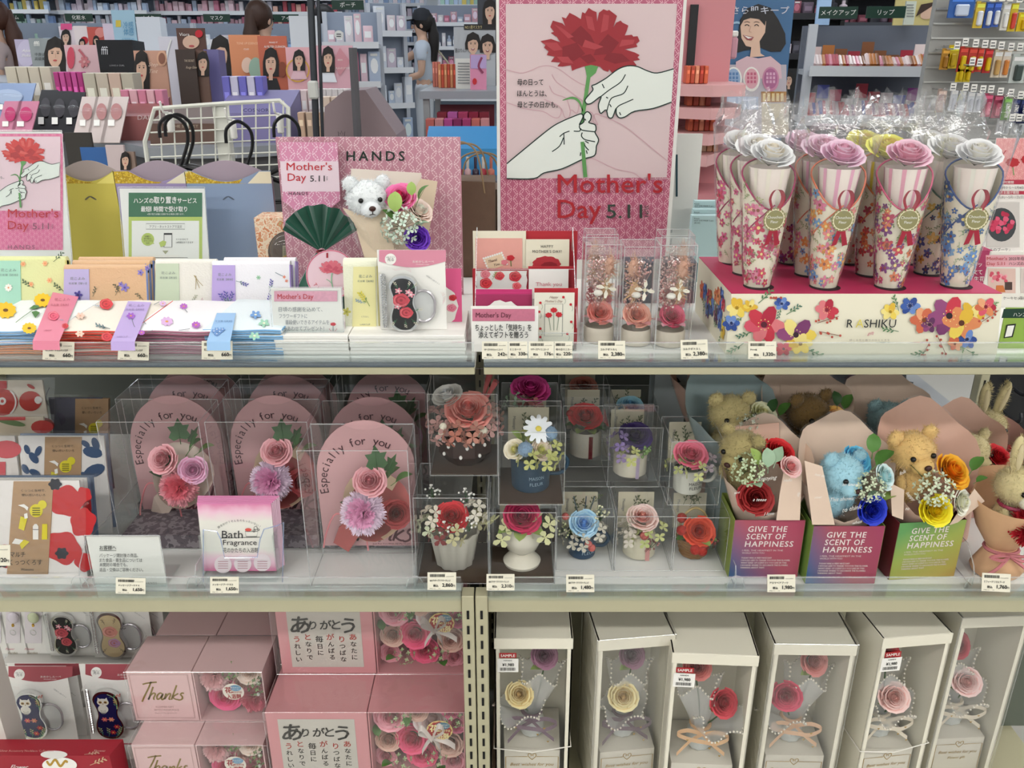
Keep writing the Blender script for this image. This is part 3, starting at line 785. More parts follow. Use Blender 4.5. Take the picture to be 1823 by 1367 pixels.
# ---- folded hand towels lying in stacks at the front
def towel_mb(w, d, h, main, trim, wob=0.,seed=0):
    R = random.Random(seed); mb = MB(); n = 10; V = []; Fs = []
    prof = [(-.5,.0),(-.53,.5),(-.5,1.),(.5,1.),(.53,.5),(.5,0.)]
    ph = R.uniform(0,6)
    for i in range(n+1):
        x = -w/2+w*i/n; z0 = wob*sin(i*.9+ph)
        for y, z in prof: V.append((x, y*d, z*h+z0))
    k = len(prof)
    for i in range(n):
        for j in range(k):
            a, b = i*k+j, i*k+(j+1) % k; Fs.append((a, b, b+k, a+k))
    Fs += [tuple(range(k))[::-1],tuple(n*k+j for j in range(k))]
    mb.add(V, Fs, main)
    for z in (.2,.8): mb.tube([(-w/2+w*i/n, -d*.527,z*h+wob*sin(i*.9+ph)) for i in range(n+1)],h*.24,trim, 5)
    mb.tube([(w/2+.0006,-d*.5,h*.8),(w/2+.0006,d*.5,h*.8)],h*.2,trim, 5)
    return mb
def towel_stack(cx, w, main, trim, lab, kind, rz=0.,trims=None, n=5,dz=.0064):
    tops = None
    for i in range(n):
        tr = trims[i] if trims else trim
        t = thing('hand_towel','%s, %s in stack' % (lab, ['lowest','second lowest','middle one','second highest','topmost'][i]),'towel',(cx+_R.uniform(-.002,.002),1.034+_R.uniform(-.003,.003),ZT+.0005+i*dz),(0,0,rz+_R.uniform(-.015,.015)),'stacked hand towels at the front of the top shelf')
        towel_mb(w, .128,dz*.82,mt(main, .9,bump=.3,ns=400,sheen=.2),mt(tr, .9),dz*.10,i+int(cx*100)).build('cloth',t, SM)
        tops = t
    return tops
zt = ZT+5*.0064
def topprint(t, fn, band=None, bandc=None, letters=()):
    pz = PZ(zt+.0006)
    mb = pxmb(pz); fn(mb); mb.build('printed_flowers',t, world=True)
    if band:
        mb = pxmb(PZ(zt+.0012)); mb.p2(band, mt(bandc, .5),.0)
        f0,f1 = Wz(*band[2],zt+.0012),Wz(*band[3],zt+.0012)
        mb.add([f0,f1,f1+Vector((0,-.003,-.010)),f0+Vector((0,-.003,-.010))],[(0,1,2,3)],mt(bandc, .5)); b = mb.build('paper_band',t, world=True)
        lettering(t, PZ(zt+.0016),letters)
t = towel_stack(-.612,.108,'#eef3ee','#8fb6dc','white hand towel with sunflower print',0,0.,['#d88a5a','#c9835e','#8fb6dc','#8fb6dc','#8fb6dc'])
def f_(mb):
    Y1 = mt('#f0c022',.7); BR = mt('#6b4418',.7); G = mt('#4f7d45',.7)
    for u, v, r in ((10,552,19),(76,534,16),(52,584,13)): pflower(mb, u, v, r, Y1,BR, 11,.0005,.2,.6)
    mb.line([(28,574),(42,563),(58,552)],1.,G); mb.p2([(52,549),(60,543),(74,545),(62,550)],G); mb.p2([(56,555),(64,553),(71,556),(63,566)],G)
topprint(t, f_)
t = towel_stack(-.519,.112,'#efe6d8','#d9503f','cream hand towel with red rose print and pink band',0)
def f_(mb):
    for u, v, r in ((189,541,12),(116,580,6),(190,599,10)): prose(mb, u, v, r)
    for u, v in ((143,562),(142,594)): pflower(mb, u, v, 8,mt('#f0cdb8'),mt('#e3ab8c'),6,.0005,0,.6)
    psprig(mb, 196,585,28,pi*1.12,mt('#5d7f83'),mt('#4a6a70'),6,.0005,.7); psprig(mb, 165,543,12,.2,mt('#86aac4'),mt('#86aac4'),5,.0005,.7)
topprint(t, f_, [(94,520),(140,528),(106,607),(58,607)],'#e0839a',[('花こよみ',97,535,4,mt('#b8566f'),dict(w=28)),('花言葉【情熱】',90,544,3,mt('#b8566f'),dict(w=32)),('LABCLIP',78,589,2.5,mt('#b8566f'),dict(w=14))])
mb = pxmb(PZ(zt+.0017)); prose(mb, 95,562,10,.0004,('#e8617e','#cf3f60','#f4a3b3')); psprig(mb, 104,569,9,.1,mt('#86aac4'),mt('#86aac4'),4,.0004,.7); mb.build('band_picture',t, world=True)
t = towel_stack(-.418,.118,'#f1eef0','#a86f83','white hand towel with cosmos print and lilac band',0,-.03)
def f_(mb):
    PU = mt('#b35cc0'); LP = mt('#dcb3e0'); O = mt('#e8a54a'); G = mt('#66707a')
    for u, v, r, c in ((297,572,11,LP),(327,545,7,PU),(349,578,8,PU),(252,592,6,PU),(290,540,6,LP)): pflower(mb, u, v, r, c, O, 8,.0005,.3,.6)
    for P in (((328,549),(334,556)),((262,590),(272,588)),((318,588),(338,585)),((274,542),(284,537)),((254,570),(260,577))): mb.line(P, 1,G, .0005,2)
topprint(t, f_, [(228,536),(269,538),(240,608),(197,608)],'#bda7dc',[('花こよみ',229,545,3.6,mt('#8a77aa'),dict(w=28)),('花言葉【調和】',224,552,2.8,mt('#8a77aa'),dict(w=32)),('LABCLIP',208,600,2.5,mt('#8a77aa'),dict(w=20))])
mb = pxmb(PZ(zt+.0017)); pflower(mb, 233,562,8,mt('#a05cc8'),mt('#e8a54a'),6,.0004,0,.6); mb.line([(234,566),(238,578),(240,582)],1,mt('#5c6b77'),.0004,3); mb.build('band_picture',t, world=True)
t = towel_stack(-.326,.095,'#e4eef2','#7fb0d8','pale hand towel with forget-me-not print and blue band',0)
def f_(mb):
    for u, v in ((455,560),(453,598),(470,575)): pflower(mb, u, v, 10,mt('#9fd3b8') if v > 570 else mt('#6f9fd8'),mt('#f3f0d0'),5,.0005,.4,.6)
topprint(t, f_, [(386,557),(420,557),(410,608),(368,608)],'#9cc3ea',[('花言葉【真実】',383,573,2.8,mt('#6f93bb'),dict(w=30))])
mb = pxmb(PZ(zt+.0017))
for u, v in ((381,589),(386,586),(391,590),(386,594),(396,586)): pflower(mb, u, v, 5,mt('#6f9bd6'),WHITE, 5,.0004,.2,.6)
mb.build('band_picture',t, world=True)

# ---- towels standing behind
def upright(l, r, t, lab, main, trim, bl, br, bandc, word, fn, Y, lean=.28,th=.012,b=575,place=True):
    q = rectw(l, r, t, b, Y, lean, ZT); k = math.tan(lean)
    for i in (0,1): q[i] = Vector((q[i].x, Y, ZT))
    o = thing('hand_towel',lab, 'towel',(q[0]+q[1])/2,group='hand towels standing behind the stacks')
    mb = MB(); n = Vector((0,cos(lean),-sin(lean)))*th; mm = mt(main, .9,bump=.3,ns=400,sheen=.2)
    mb.hexa(q, [p+n for p in q],mm); ex = (q[1]-q[0]).normalized()
    for s in (0,1): mb.tube([q[1]+n*(s*.8+.1),q[2]+n*(s*.8+.1)],.0016,mt(trim, .9),5)
    mb.tube([q[3]+n*.5,q[2]+n*.5],th*.5,mm, 8); mb.build('cloth',o, SM, world=True)
    pl = PX(Y, lean, ZT); mb = pxmb(PX(Y-.0006,lean, ZT)); fn(mb); mb.build('printed_flowers',o, world=True)
    if bandc:
        e = PX(Y-.0012,lean, ZT); mb = MB(); p = [e.P(bl-2,b),e.P(br+2,b),e.P(br, t+1),e.P(bl, t+1)]
        mb.hexa(p, [x+n*1.15 for x in p],mt(bandc, .55)); mb.build('paper_band',o, world=True)
        ink = mt('#7d8a86'); e2 = PX(Y-.0018,lean, ZT); W = br-bl
        lettering(o, e2,[('花こよみ',(bl+br)/2+2,t+20,4.2,ink, dict(al='c',w=W*.6)),('花言葉【%s】' % word, (bl+br)/2+2,t+28,3,ink, dict(al='c',w=W*.72))])
        return o, e2
    return o, pl
def f1(mb):
    for u, v in ((41,470),(88,499),(80,469),(55,506)): pflower(mb, u, v, 5,mt('#f0b183'),mt('#e08a50'),6)
    for u, v, a in ((115,520,-2.5),(60,512,-2.6),(95,466,-.8)): psprig(mb, u, v, 24,a, mt('#3f5a3f'),mt('#3f5a3f'),6)
o, e = upright(-12,119,463,'pale yellow hand towel with mint green band standing at far left','#dfe2a8','#d5cf85',-10,36,'#a5d5bf','初恋',f1,1.125)
mb = pxmb(e); pflower(mb, 15,512,7,mt('#f5efe6'),mt('#e3a77c'),8); mb.build('band_picture',o, world=True)
def f2(mb):
    PV = mt('#8d7fc4'); G = mt('#44503f')
    for u, v, r in ((222,512,8),(215,506,5),(250,485,6),(262,477,5)): pflower(mb, u, v, r, PV, mt('#5a4c9a'),5)
    for u, v, a in ((205,526,-1.2),(213,520,-2.2),(165,528,-1.3),(255,534,-2.4)): psprig(mb, u, v, 18,a, G, G, 5)
o, e = upright(116,262,478,'peach hand towel with lilac band, frontmost of three alike','#dcb690','#7d8fc0',114,158,'#b8b0da','誓い',f2,1.118)
mb = pxmb(e); pflower(mb, 139,525,8,mt('#4a3f8f'),mt('#2f2a60'),5); mb.build('band_picture',o, world=True)
upright(131,268,470,'peach hand towel with lilac band, middle of three alike','#dcb690','#7d8fc0',131,172,'#b8b0da','誓い',lambda mb: pflower(mb, 258,474,5,mt('#8d7fc4'),mt('#5a4c9a')),1.136)
upright(142,274,464,'peach hand towel with lilac band, rearmost of three alike','#dcb690','#7d8fc0',142,183,'#b8b0da','誓い',lambda mb: pflower(mb, 266,468,5,mt('#8d7fc4'),mt('#5a4c9a')),1.154)
def f3(mb):
    BR = mt('#a89462'); 
    for u, v, a in ((345,490,.9),(347,490,1.25),(349,491,1.6)):
        mb.line([(u, v),(u+cos(a)*14,v+sin(a)*14),(u+cos(a)*26,v+sin(a)*24)],.9,BR, .0004,3)
    psprig(mb, 340,540,18,-1.,mt('#b6b79c'),mt('#9aa090'),6); psprig(mb, 365,545,15,-2.,mt('#d3a8b0'),mt('#9aa090'),6)
upright(278,386,468,'off-white hand towel with pale green band and grass sprigs','#e9e6dc','#c9c7b4',277,318,'#c5d2b8','希望',f3,1.122)
def f4(mb):
    V_ = mt('#5a4fa8'); G = mt('#6a7f8a'); O = mt('#e08a70')
    for u, v, a in ((420,500,.35),(475,545,-1.3),(480,520,-1.4)): psprig(mb, u, v, 22,a, V_, G, 7)
    for u, v in ((506,493),(510,500),(437,542),(446,540)): pflower(mb, u, v, 3,O, O, 5)
    for P in (((490,485),(504,492)),((428,552),(438,545))): mb.line(P, 1,G, .0004,2)
    pflower(mb, 460,494,4,mt('#9fc9a8'),mt('#7fae88'),6)
o, e = upright(379,517,471,'white hand towel with purple band and lavender print','#eeecf0','#b39ad8',378,418,'#b6a2d8','期待',f4,1.115)
mb = pxmb(e)
for a in (-2.1,-1.7,-1.2): psprig(mb, 405,545,26,a, mt('#5a4fa8'),mt('#6a7f8a'),7)
mb.build('band_picture',o, world=True)
upright(400,527,465,'white hand towel peeking out behind the lavender towel','#eeecf0','#b39ad8',0,0,None, '',lambda mb: [pflower(mb, u, 469,3,mt('#e08a70'),mt('#e08a70')) for u in (404,412)],1.142)

# ---- pink backing board and pennant
o, pl = card('backing_board','dusty pink patterned board standing behind the bear bouquet','board',507,823,244,600,1.235,RP3,.006,.03,ZT, floor=ZT)
lettering(o, PX(1.234,.03,ZT),[('HANDS',617,286,17.5,mt('#14281f'),dict(w=103,bold=.012,sp=1.4))])
o2 = thing('pennant_card','small pink and white pennant card clipped to the backing board','sign',PX(1.22,.0,ZT).P(550,385))
P5 = [(496.5,253),(600,253.5),(603,300),(605.5,357),(588,371),(552,392),(520,371),(504,358),(500,300)]
pl = PX(1.222); V = [pl.P(*p) for p in P5]; n = len(V); mb = MB(); mb.add(V+[p+Vector((0,.0012,0)) for p in V],[tuple(range(n)),tuple(range(2*n-1,n-1,-1))]+[(i, (i+1) % n, (i+1) % n+n, i+n) for i in range(n)],RP4); mb.build('panel',o2,world=True)
mb = pxmb(pl); mb.p2([(498.5,287),(602.3,287),(605,341),(502.6,341)],mt('#ecd6df',.5)); mb.build('white_field',o2,world=True)
lettering(o2,PX(1.2213),[("Mother's", 510,303,14,MD, dict(w=81)),('Day',512,322,14,MD, dict(w=33)),('5.11',552,323,11,INK, dict(w=26)),('SUN',581,314,2.6,INK, dict(ang=-pi/2)),('HANDS',514,347,5.6,INK, dict(w=34,sp=1.3))])

# ---- floral paper box with round window, left of the board
o, pl = card('floral_carton','carton with painted peach roses and a round clear window','carton',457,520,388,480,1.255,mottle_mat('peach_rose_print',['#e8d3b4','#e7b48f','#efdcc0','#d98c62','#c8b77f'],120),.05,0,ZT, floor=ZT)
mb = pxmb(PX(1.2545)); mb.disc(513,447,36,mt('#6b625a',.25),.0006,28); mb.build('dark_inset',o, world=True)
mb = MB(); c = PX(1.254).P(513,447); mb.ell(c, (.028,.014,.028),CLEAR, 18,10); mb.build('window_dome',o, SM, world=True)
mb = pxmb(PX(1.253)); mb.rect(503,470,526,437,mt('#a9a78c'),.0005)
for y in range(441,466,3): mb.rect(505,y+1.2,524,y, mt('#6a6a55'),.0008)
mb.build('label',o, world=True)
mb = MB(); mb.tube(smoothline([PX(1.25).P(490,465),PX(1.25).P(510,455),PX(1.25).P(530,450)],5),.0007,GOLD, 5); mb.tube(smoothline([PX(1.25).P(495,472),PX(1.25).P(515,464),PX(1.25).P(532,460)],5),.0007,GOLD, 5); mb.build('gold_cord',o, world=True)

# ---- brown paper bags
for k, (l, r, t, Y, lab) in enumerate(((790,882,316,1.36,'brown paper bag with twisted handles behind the pink board'),(835,905,330,1.43,'brown paper bag half hidden behind the large carnation poster'))):
    q = rectw(l, r, t, 470,Y); w = q[1].x-q[0].x; h = q[2].z-ZT; x = (q[0].x+q[1].x)/2
    o = thing('paper_bag',lab, 'bag',(x, Y, ZT)); BM = mt('#6a5443',.6,noise=.12,ns=60,bump=.5)
    mb = MB(); mb.hexa([(-w/2,-.02,0),(w/2,-.02,0),(w/2,.02,0),(-w/2,.02,0)],[(-w/2,-.03,h),(w/2,-.03,h-.003),(w/2,.03,h),(-w/2,.03,h)],BM); mb.build('bag_body',o)
    for s, (x0,x1,hh) in enumerate(((-.055,.026,.058),(-.045,.033,.05))):
        mb = MB(); mb.tube(smoothline([(x0,-.03+s*.055,h-.02),(x0+.006,-.03+s*.055,h+hh*.7),((x0+x1)/2,-.03+s*.055,h+hh),(x1-.012,-.03+s*.055,h+hh*.72),(x1,-.03+s*.055,h-.02)],6),.0016,mt('#8d7658',.7),6); mb.build('handle',o, SM)

# ---- white teddy bouquet leaning on the board
X = PX(1.16)
base = Vector((X.P(690,470).x, 1.17,ZT)); o = thing('bear_bouquet','white teddy bear bouquet with pink roses in cream wrap on the top shelf','bouquet',base)
WR = mt('#e3d0b4',.6,noise=.04); WR2 = mt('#efe3d6',.6)
def wrapsheet(par, pts, mat, name='wrapping_paper',th=.0006):
    V = [Vector(p) for p in pts]; n = len(V); mb = MB()
    mb.add(V+[p+Vector((0,th, 0)) for p in V],[tuple(range(n)),tuple(range(2*n-1,n-1,-1))]+[(i, (i+1) % n, (i+1) % n+n, i+n) for i in range(n)],mat); return mb.build(name, par, world=True)
A = PX(1.215,.0); wrapsheet(o, [A.P(*p) for p in ((625,300),(750,308),(748,380),(700,460),(650,440),(622,380))],WR2)
A = PX(1.205,.0); wrapsheet(o, [A.P(*p) for p in ((749,318),(779,323),(770,380),(757,445),(690,470),(700,400))],WR)
A = PX(1.125,.12,1.05); wrapsheet(o, [A.P(*p) for p in ((610,370),(626,376),(655,378),(683,372),(702,445),(690,480),(655,480),(632,400))],WR)
wrapsheet(o, [PX(1.112).P(*p) for p in ((613,368),(625,385),(640,440),(650,462),(636,440),(618,385))],FILM, 'clear_wrap')
mb = MB(); mb.lathe([(.012,-.0),(.03,.05),(.055,.12)],FILM, 14,X.P(690,500)+Vector((0,0,-.02))); mb.build('clear_sleeve',o, SM, world=True)
def sub(par, w, name, rot=(0,0,0)):
    e = bpy.data.objects.new(name, None); COL.objects.link(e); e.empty_display_size = .01; e.parent = par
    e.location = parent_matrix(par).inverted() @ Vector(w); e.rotation_euler = rot; return e
def loc(par, w): return parent_matrix(par).inverted() @ Vector(w)
e = sub(o, PX(1.145).P(655,384),'teddy_bear',(.1,0,.35)); plush(e, .056,'#e9edef',seed=2,body=False)
PK = mt('#e8628f',.6,sss=.1); PK2 = mt('#d94a7c',.6)
rose(o, loc(o, PX(1.14).P(712,350)),.024,PK, (0,-.75,.65),PK2)
rose(o, loc(o, PX(1.14).P(747,374)),.021,mt('#f0b8a8',.6),(.5,-.5,.7),mt('#f7dcc8',.6),seed=2)
cluster(o, loc(o, PX(1.125).P(715,405)),.028,mt('#cfe0d0'),mt('#a9c6a6'),(0,-.9,.4),34)
rose(o, loc(o, PX(1.12).P(742,424)),.020,mt('#5c2f9c',.6),(.1,-.9,.3),mt('#4a2388'))
for px, py, L, a, t_, mm in ((704,370,.028,1.6,1.2,LEAFL),(733,340,.018,1.6,1.3,LEAFL),(745,348,.024,.3,.9,LEAF),(700,384,.022,2.6,.6,LEAF),(733,400,.026,.2,.3,SAGE)):
    leaf(o, loc(o, PX(1.118).P(px, py+8)),L, mm, a, t_, 1)

# ---- green velvet pouch with round tag
x = PX(1.12).P(573,480); o = thing('gift_pouch','dark green velvet pouch tied at the neck with a round carnation tag','pouch',(x.x, 1.13,ZT))
VEL = mt('#0f4a38',.7,noise=.25,ns=40,sheen=.5,spec=.2)
mb = MB(); mb.lathe([(.001,0),(.034,.002),(.040,.02),(.034,.05),(.014,.082),(.006,.092)],VEL, 22,wob=lambda a, z: .07*sin(9*a)); mb.build('pouch_body',o, SM)
mb = MB(); Vv = []; Fs = []; n = 28; N = Vector((0,0,.09))
for j in range(5):
    for i in range(n+1):
        a = -1.02+2.04*i/n; r = .006+.060*j/4*(1-.10*(abs(a)/1.02)**2); Vv.append((sin(a)*r, -.004*j/4*0+.007*j/4*sin(i*1.35),.09+cos(a)*r*.98))
for j in range(4):
    for i in range(n): q = j*(n+1)+i; Fs.append((q, q+1,q+n+2,q+n+1))
mb.add(Vv, Fs, VEL); mb.build('gathered_top',o, SM)
mb = MB(); mb.tube([(.007*cos(k*.5),.007*sin(k*.5),.091) for k in range(13)],.0012,mt('#8a1f2c',.5),5); mb.build('cord',o, SM)
ot = thing('gift_tag','round pale pink tag with a carnation hanging on the green pouch','tag',PX(1.085).P(590,488)); PT = PX(1.085)
mb = pxmb(PT); mb.disc(589,489,44.5,mt('#e9c9d3',.5),0.,40); mb.disc(589,489,44.5,mt('#e9c9d3',.5),-.001,40); mb.build('panel',ot, world=True)
mb = pxmb(PX(1.0846)); mb.ringp(589,489,43,1.6,mt('#d8627f'),.0,60); mb.build('red_edge',ot, world=True)
mb = pxmb(PX(1.0843)); g = lambda x, y: (590+(x-760)*.065,463+(y-55)*.055); cr = mt('#d9707f')
mb.p2([g(*p) for p in C_OUT],cr, .0004)
for P in C_DARK: mb.p2([g(*p) for p in P],mt('#c9586c'),.0007)
mb.line([(591,486),(590,500),(594,518)],2,mt('#8fbf9a'),.0003,3); mb.line([(591,505),(586,500),(581,497)],1.2,mt('#8fbf9a'),.0003,3)
mb.rect(581,459,584,450,mt('#a01f2d'),.0006); mb.build('illustration',ot, world=True)
mb = pxmb(PX(1.0842)); mb.arctext('Thank You',589,489,36,pi*1.18,pi*1.82,9,MD); mb.build('lettering',ot, world=True)

# ---- white boards used as a riser
for k, (l, r, lab) in enumerate(((490,622,'stack of thin white boards under the handwritten card'),(622,829,'stack of thin white boards under the magnifier pack'))):
    q = rectw(l, r, 602,637,.966); w = q[1].x-q[0].x; o = thing('board_stack',lab, 'board',((q[0].x+q[1].x)/2,1.02,ZT),group='white boards on the top shelf')
    for i in range(5):
        mb = MB(); mb.box((_R.uniform(-.0008,.0008),_R.uniform(-.001,.001),.0025+i*.005),(w-.001,.108,.0046),PAPER, bev=.0004); mb.build('board',o)
ZR = ZT+.0255
# ---- handwritten POP card
o, pl = card('handwritten_card','white card with handwritten message and pink heading bar','sign',485,609,513,598,.985,PAPER, .001,.12,ZR, floor=ZR)
mb = pxmb(PX(.9844,.12,ZR)); mb.rect(488,536.5,600.5,518,mt('#e3a3b8',.5,noise=.15,ns=300)); mb.build('heading_bar',o, world=True)
HW = mt('#7a7f85')
lettering(o, PX(.984,.12,ZR),[("Mother's Day", 494,532,9,MD, dict(w=64,bold=.012)),('日頃の感謝を込めて、',496,554,6.5,HW, dict(w=78)),('フラワーギフトに',497,566,6.5,HW, dict(w=50)),('普段使いできるアイテムを',508,577,6.5,HW, dict(w=78)),('組みあわせてプレゼント！',497,588,6.5,HW, dict(w=80))])
mb = pxmb(PX(.984,.12,ZR)); mb.disc(593,577,5,MD, .0004,12,3,0,.12,7); mb.line([(593,580),(593,590)],1.2,HW, .0004,2); mb.ringp(593,583,7,.8,mt('#cf7a88'),.0004,14,.2,2.9); mb.build('illustration',o, world=True)
acrylic_holder(o, 483,611,511,602,.98,.12,ZR, .04,ZR)
# ---- upright towel with yellow band
o, e = upright(613,672,474,'white hand towel with pale yellow mimosa band beside the handwritten card','#e9ead2','#d7cf8a',629,668,'#e9e3a6','友情',lambda mb: pflower(mb, 617,555,8,mt('#cfca6a'),mt('#a9a84a')),1.0,.15,.02,594)
mb = pxmb(e); psprig(mb, 658,545,30,-2.2,mt('#dccf4a'),mt('#8aa05a'),9); psprig(mb, 650,540,18,-2.8,mt('#7fa3c0'),mt('#7fa3c0'),6); mb.build('band_picture',o, world=True)
lettering(o, e, [('くちなし',650,565,2.6,GREYINK, dict(al='c')),('LABCLIP',650,579,2.8,GREYINK, dict(al='c',w=18))])
o, pl = card('gift_card','small green card peeking out above the magnifier pack','card',636,678,459,500,1.07,mt('#6f9a5e',.5),.002,.05,ZR, floor=ZT)
lettering(o, PX(1.069,.05,ZR),[('Soap',656,476,6,WHITE, {})])

# ---- magnifier packs (also on the bottom shelf)
def magnifier(par, pl_, s, u0,v0,face, kind):
    """blister-packed decorated magnifier, drawn in card units: s metres per unit, (u0,v0) card centre"""
    M_ = lambda u, v, o=0.: par_pt(pl_, u0+u*s*1.22,v0+v*s, o)
    def par_pt(p, u, v, o): return p[0]+p[1]*u+p[2]*v-p[3]*o
    out = [(-20,26),(-14,38),(-4,42),(7,40),(15,32),(17,18),(13,4),(13,-8),(18,-22),(17,-38),(8,-50),(-4,-52),(-15,-46),(-20,-34),(-19,-20),(-15,-6),(-16,8)]
    sm = smoothline([(*p, 0) for p in out],3,True); n = len(sm)
    mb = MB(); lo = [M_(p.x, p.y, .001) for p in sm]; hi = [M_(p.x*.96,p.y*.97-.1,.009) for p in sm]
    mb.add(lo+hi, [(i, (i+1) % n, (i+1) % n+n, i+n) for i in range(n)]+[tuple(range(n, 2*n))],CHROME); mb.build('chrome_case',par, SM, world=True)
    mb = MB(); mid = [M_(p.x*.84,p.y*.88-.6,.0094) for p in sm]; mb.add(mid, [tuple(range(n))],face); mb.build('enamel_face',par, world=True)
    mb = MB(); mb.map = lambda u, v, o_: M_(u, v, .0096+o_)
    kind(mb); mb.build('floral_ornament',par, world=True)
    mb = MB(); P = [M_(24+15*cos(a),-6+22*sin(a)-6*(1 if sin(a) < 0 else 0),.004) for a in [2*pi*k/20 for k in range(20)]]
    mb.tube(P, .0018,mt('#b9b4b8',.2,metal=.4),6,closed=True); mb.add(P, [tuple(range(20))],EDGE); mb.build('lens',par, SM, world=True)
    lk = None; chain = smoothline([(-27,y, 0) for y in (38,20,0,-20,-40)],5)
    for i, p in enumerate(chain):
        mb = MB(); a = i*pi/2; dx = cos(a)*.0016
        mb.tube([M_(p.x, p.y, .004)+pl_[1]*(.0024*cos(w))+pl_[2]*(.0032*sin(w)) for w in [2*pi*k/8 for k in range(8)]],.0009,CHROME, 4,closed=True); mb.build('chain_link',par, SM, world=True)
    mb = MB(); bl = [(-33,44),(-10,52),(10,50),(26,22),(48,18),(52,-4),(34,-40),(10,-60),(-20,-58),(-33,-44)]
    b2 = smoothline([(*p, 0) for p in bl],3,True); k = len(b2); lo = [M_(p.x, p.y, .0006) for p in b2]; hi = [M_(p.x*.95,p.y*.95,.012) for p in b2]
    mb.add(lo+hi, [(i, (i+1) % k, (i+1) % k+k, i+k) for i in range(k)]+[tuple(range(k, 2*k))],CLEAR); mb.build('blister',par, SM, world=True)
RP_, LP_ = mt('#c9344a',.4),mt('#e89aa6',.4)
def deco_red(mb, s=1.):
    for u, v, r, c in ((-4,2,11,'#c8404f'),(2,-18,9,'#cf4552')):
        prose(mb, u, v, r, .0004,(c, '#9c2433','#e37a80'),1.)
    for u, v in ((-7,17),(6,15),(9,11),(-9,-8)): pflower(mb, u, v, 5,LP_, WHITE, 5,.0003)
    for u, v, a in ((-8,20,1.9),(4,20,1.2),(9,20,.8),(-10,-28,-2.2),(0,-30,-1.5),(8,-28,-.9),(11,-14,.1)): psprig(mb, u, v, 12,a, mt('#f0e6d0'),mt('#4a7d5a'),6,.0003)
def deco_peach(mb, s=1.):
    for u, v, r, c in ((-2,4,11,'#e39a8c'),(2,-18,9,'#c99ac0')):
        prose(mb, u, v, r, .0004,(c, '#c97a70','#f2c2b4'),1.)
    for u, v, a in ((-8,18,1.9),(4,20,1.2),(-10,-28,-2.2),(8,-28,-.9),(11,10,.1)): psprig(mb, u, v, 11,a, mt('#3f3038'),mt('#4a3a40'),4,.0003)
def deco_owl(mb, s=1.):
    GW = mt('#e8e4da',.4)
    mb.disc(-6,8,7,GW, .0003,14,8); mb.disc(-5,21,8,GW, .0004,14,7)
    for q in (-1,1):
        mb.p2([(-5+q*7,24),(-5+q*6,30),(-5+q*2,26)],GW, .0004); mb.disc(-5+q*3.4,21,2.4,mt('#a9803a'),.0006,10); mb.disc(-5+q*3.4,21,1.2,BLACK, .0008,8)
    mb.p2([(-6,19),(-4,19),(-5,16.5)],mt('#a9803a'),.0007)
    for i in range(3): mb.ringp(-6,8-i*2.5,4,.7,mt('#9a958a'),.0006,8,pi*1.15,pi*1.85)
    for P in (((6,34),(13,25),(13,8)),((2,36),(10,30),(12,20))): mb.line(P, 1.,mt('#b9c48a'),.0004,4)
    for u, v, a, c in ((-12,-45,1.7,'#c9c48a'),(-4,-46,1.5,'#c9c48a'),(10,-42,1.3,'#c9c48a'),(5,-48,1.1,'#b9c48a'),(12,8,1.6,'#c9a05a'),(4,30,.3,'#c9483a')): psprig(mb, u, v, 17,a, mt(c),mt('#4f8a6a'),6,.0003)
    for u, v, c in ((-6,-12,'#d9626a'),(3,-12,'#e08a7a'),(9,-26,'#c02c3a'),(3,-37,'#c02c3a')): pflower(mb, u, v, 4.5,mt(c),mt('#e8c05a'),6,.0004)
def magpack(l, r, t, b, Y, lab, face, deco, lean=.06,floor=ZR, z0=ZR, head='#d98da2',grp=None, cut=0):
    o, pl = card('magnifier_pack',lab, 'magnifier',l, r, t, b, Y, PAPER, .0012,lean, z0,floor=floor, group=grp)
    w, h = r-l, b-t; f = PX(Y-.0005,lean, z0); mb = pxmb(f)
    arc = [(l+w*i/10,t+h*(.13+.07*sin(pi*i/10))) for i in range(11)]
    mb.p2([(l, t),(r, t)]+arc[::-1],mt(head, .5)); mb.rect(l, b, r, b-h*.015,mt(head, .5)); mb.disc(l+w*.17,t+h*.105,w*.085,PAPER, .0008,18); mb.build('printed_header',o, world=True)
    lettering(o, PX(Y-.0013,lean, z0),[('おめかしルーペ',l+w*.5,t+h*.145,h*.022,PAPER, dict(w=w*.32)),('Omekashi Loupe',l+w*.55,t+h*.17,h*.012,PAPER, dict(w=w*.2)),('光る',l+w*.17,t+h*.125,h*.03,GREYINK, dict(al='c')),('LED ライト',l+w*.17,t+h*.09,h*.015,GREYINK, dict(al='c')),('3倍拡大 LEDライト',l+w*.80,t+h*.35,h*.014,GREYINK, dict(al='c',w=w*.24,ang=-.6))])
    c = f.P((l+r)/2,(t+b)/2); ez = Vector((0,sin(lean),cos(lean))); ey = Vector((0,cos(lean),-sin(lean)))
    s = (f.P(r, (t+b)/2).x-f.P(l, (t+b)/2).x)/106.0
    magnifier(o, (c, Vector((1,0,0)),ez, ey),s, -12*s, -10*s, face, deco)
    return o
o = magpack(675,794,445,600,.99,'magnifier pack with black enamel and red roses on the top shelf',mt('#141416',.15),deco_red)
o, pl = card('gift_card','pink gift card with white scalloped edge beside the magnifier pack','card',770,822,478,585,1.02,mt('#e85f92',.5),.001,.1,ZR, floor=ZR)
mb = pxmb(PX(1.0195,.1,ZR)); mb.disc(785,545,30,PAPER, .0004,28,36,0,.04,9); prose(mb, 806,530,7,.0009); prose(mb, 804,548,9,.0009,('#ea8aa0','#d9607e','#f4b3c0')); mb.build('printed_roses',o, world=True)
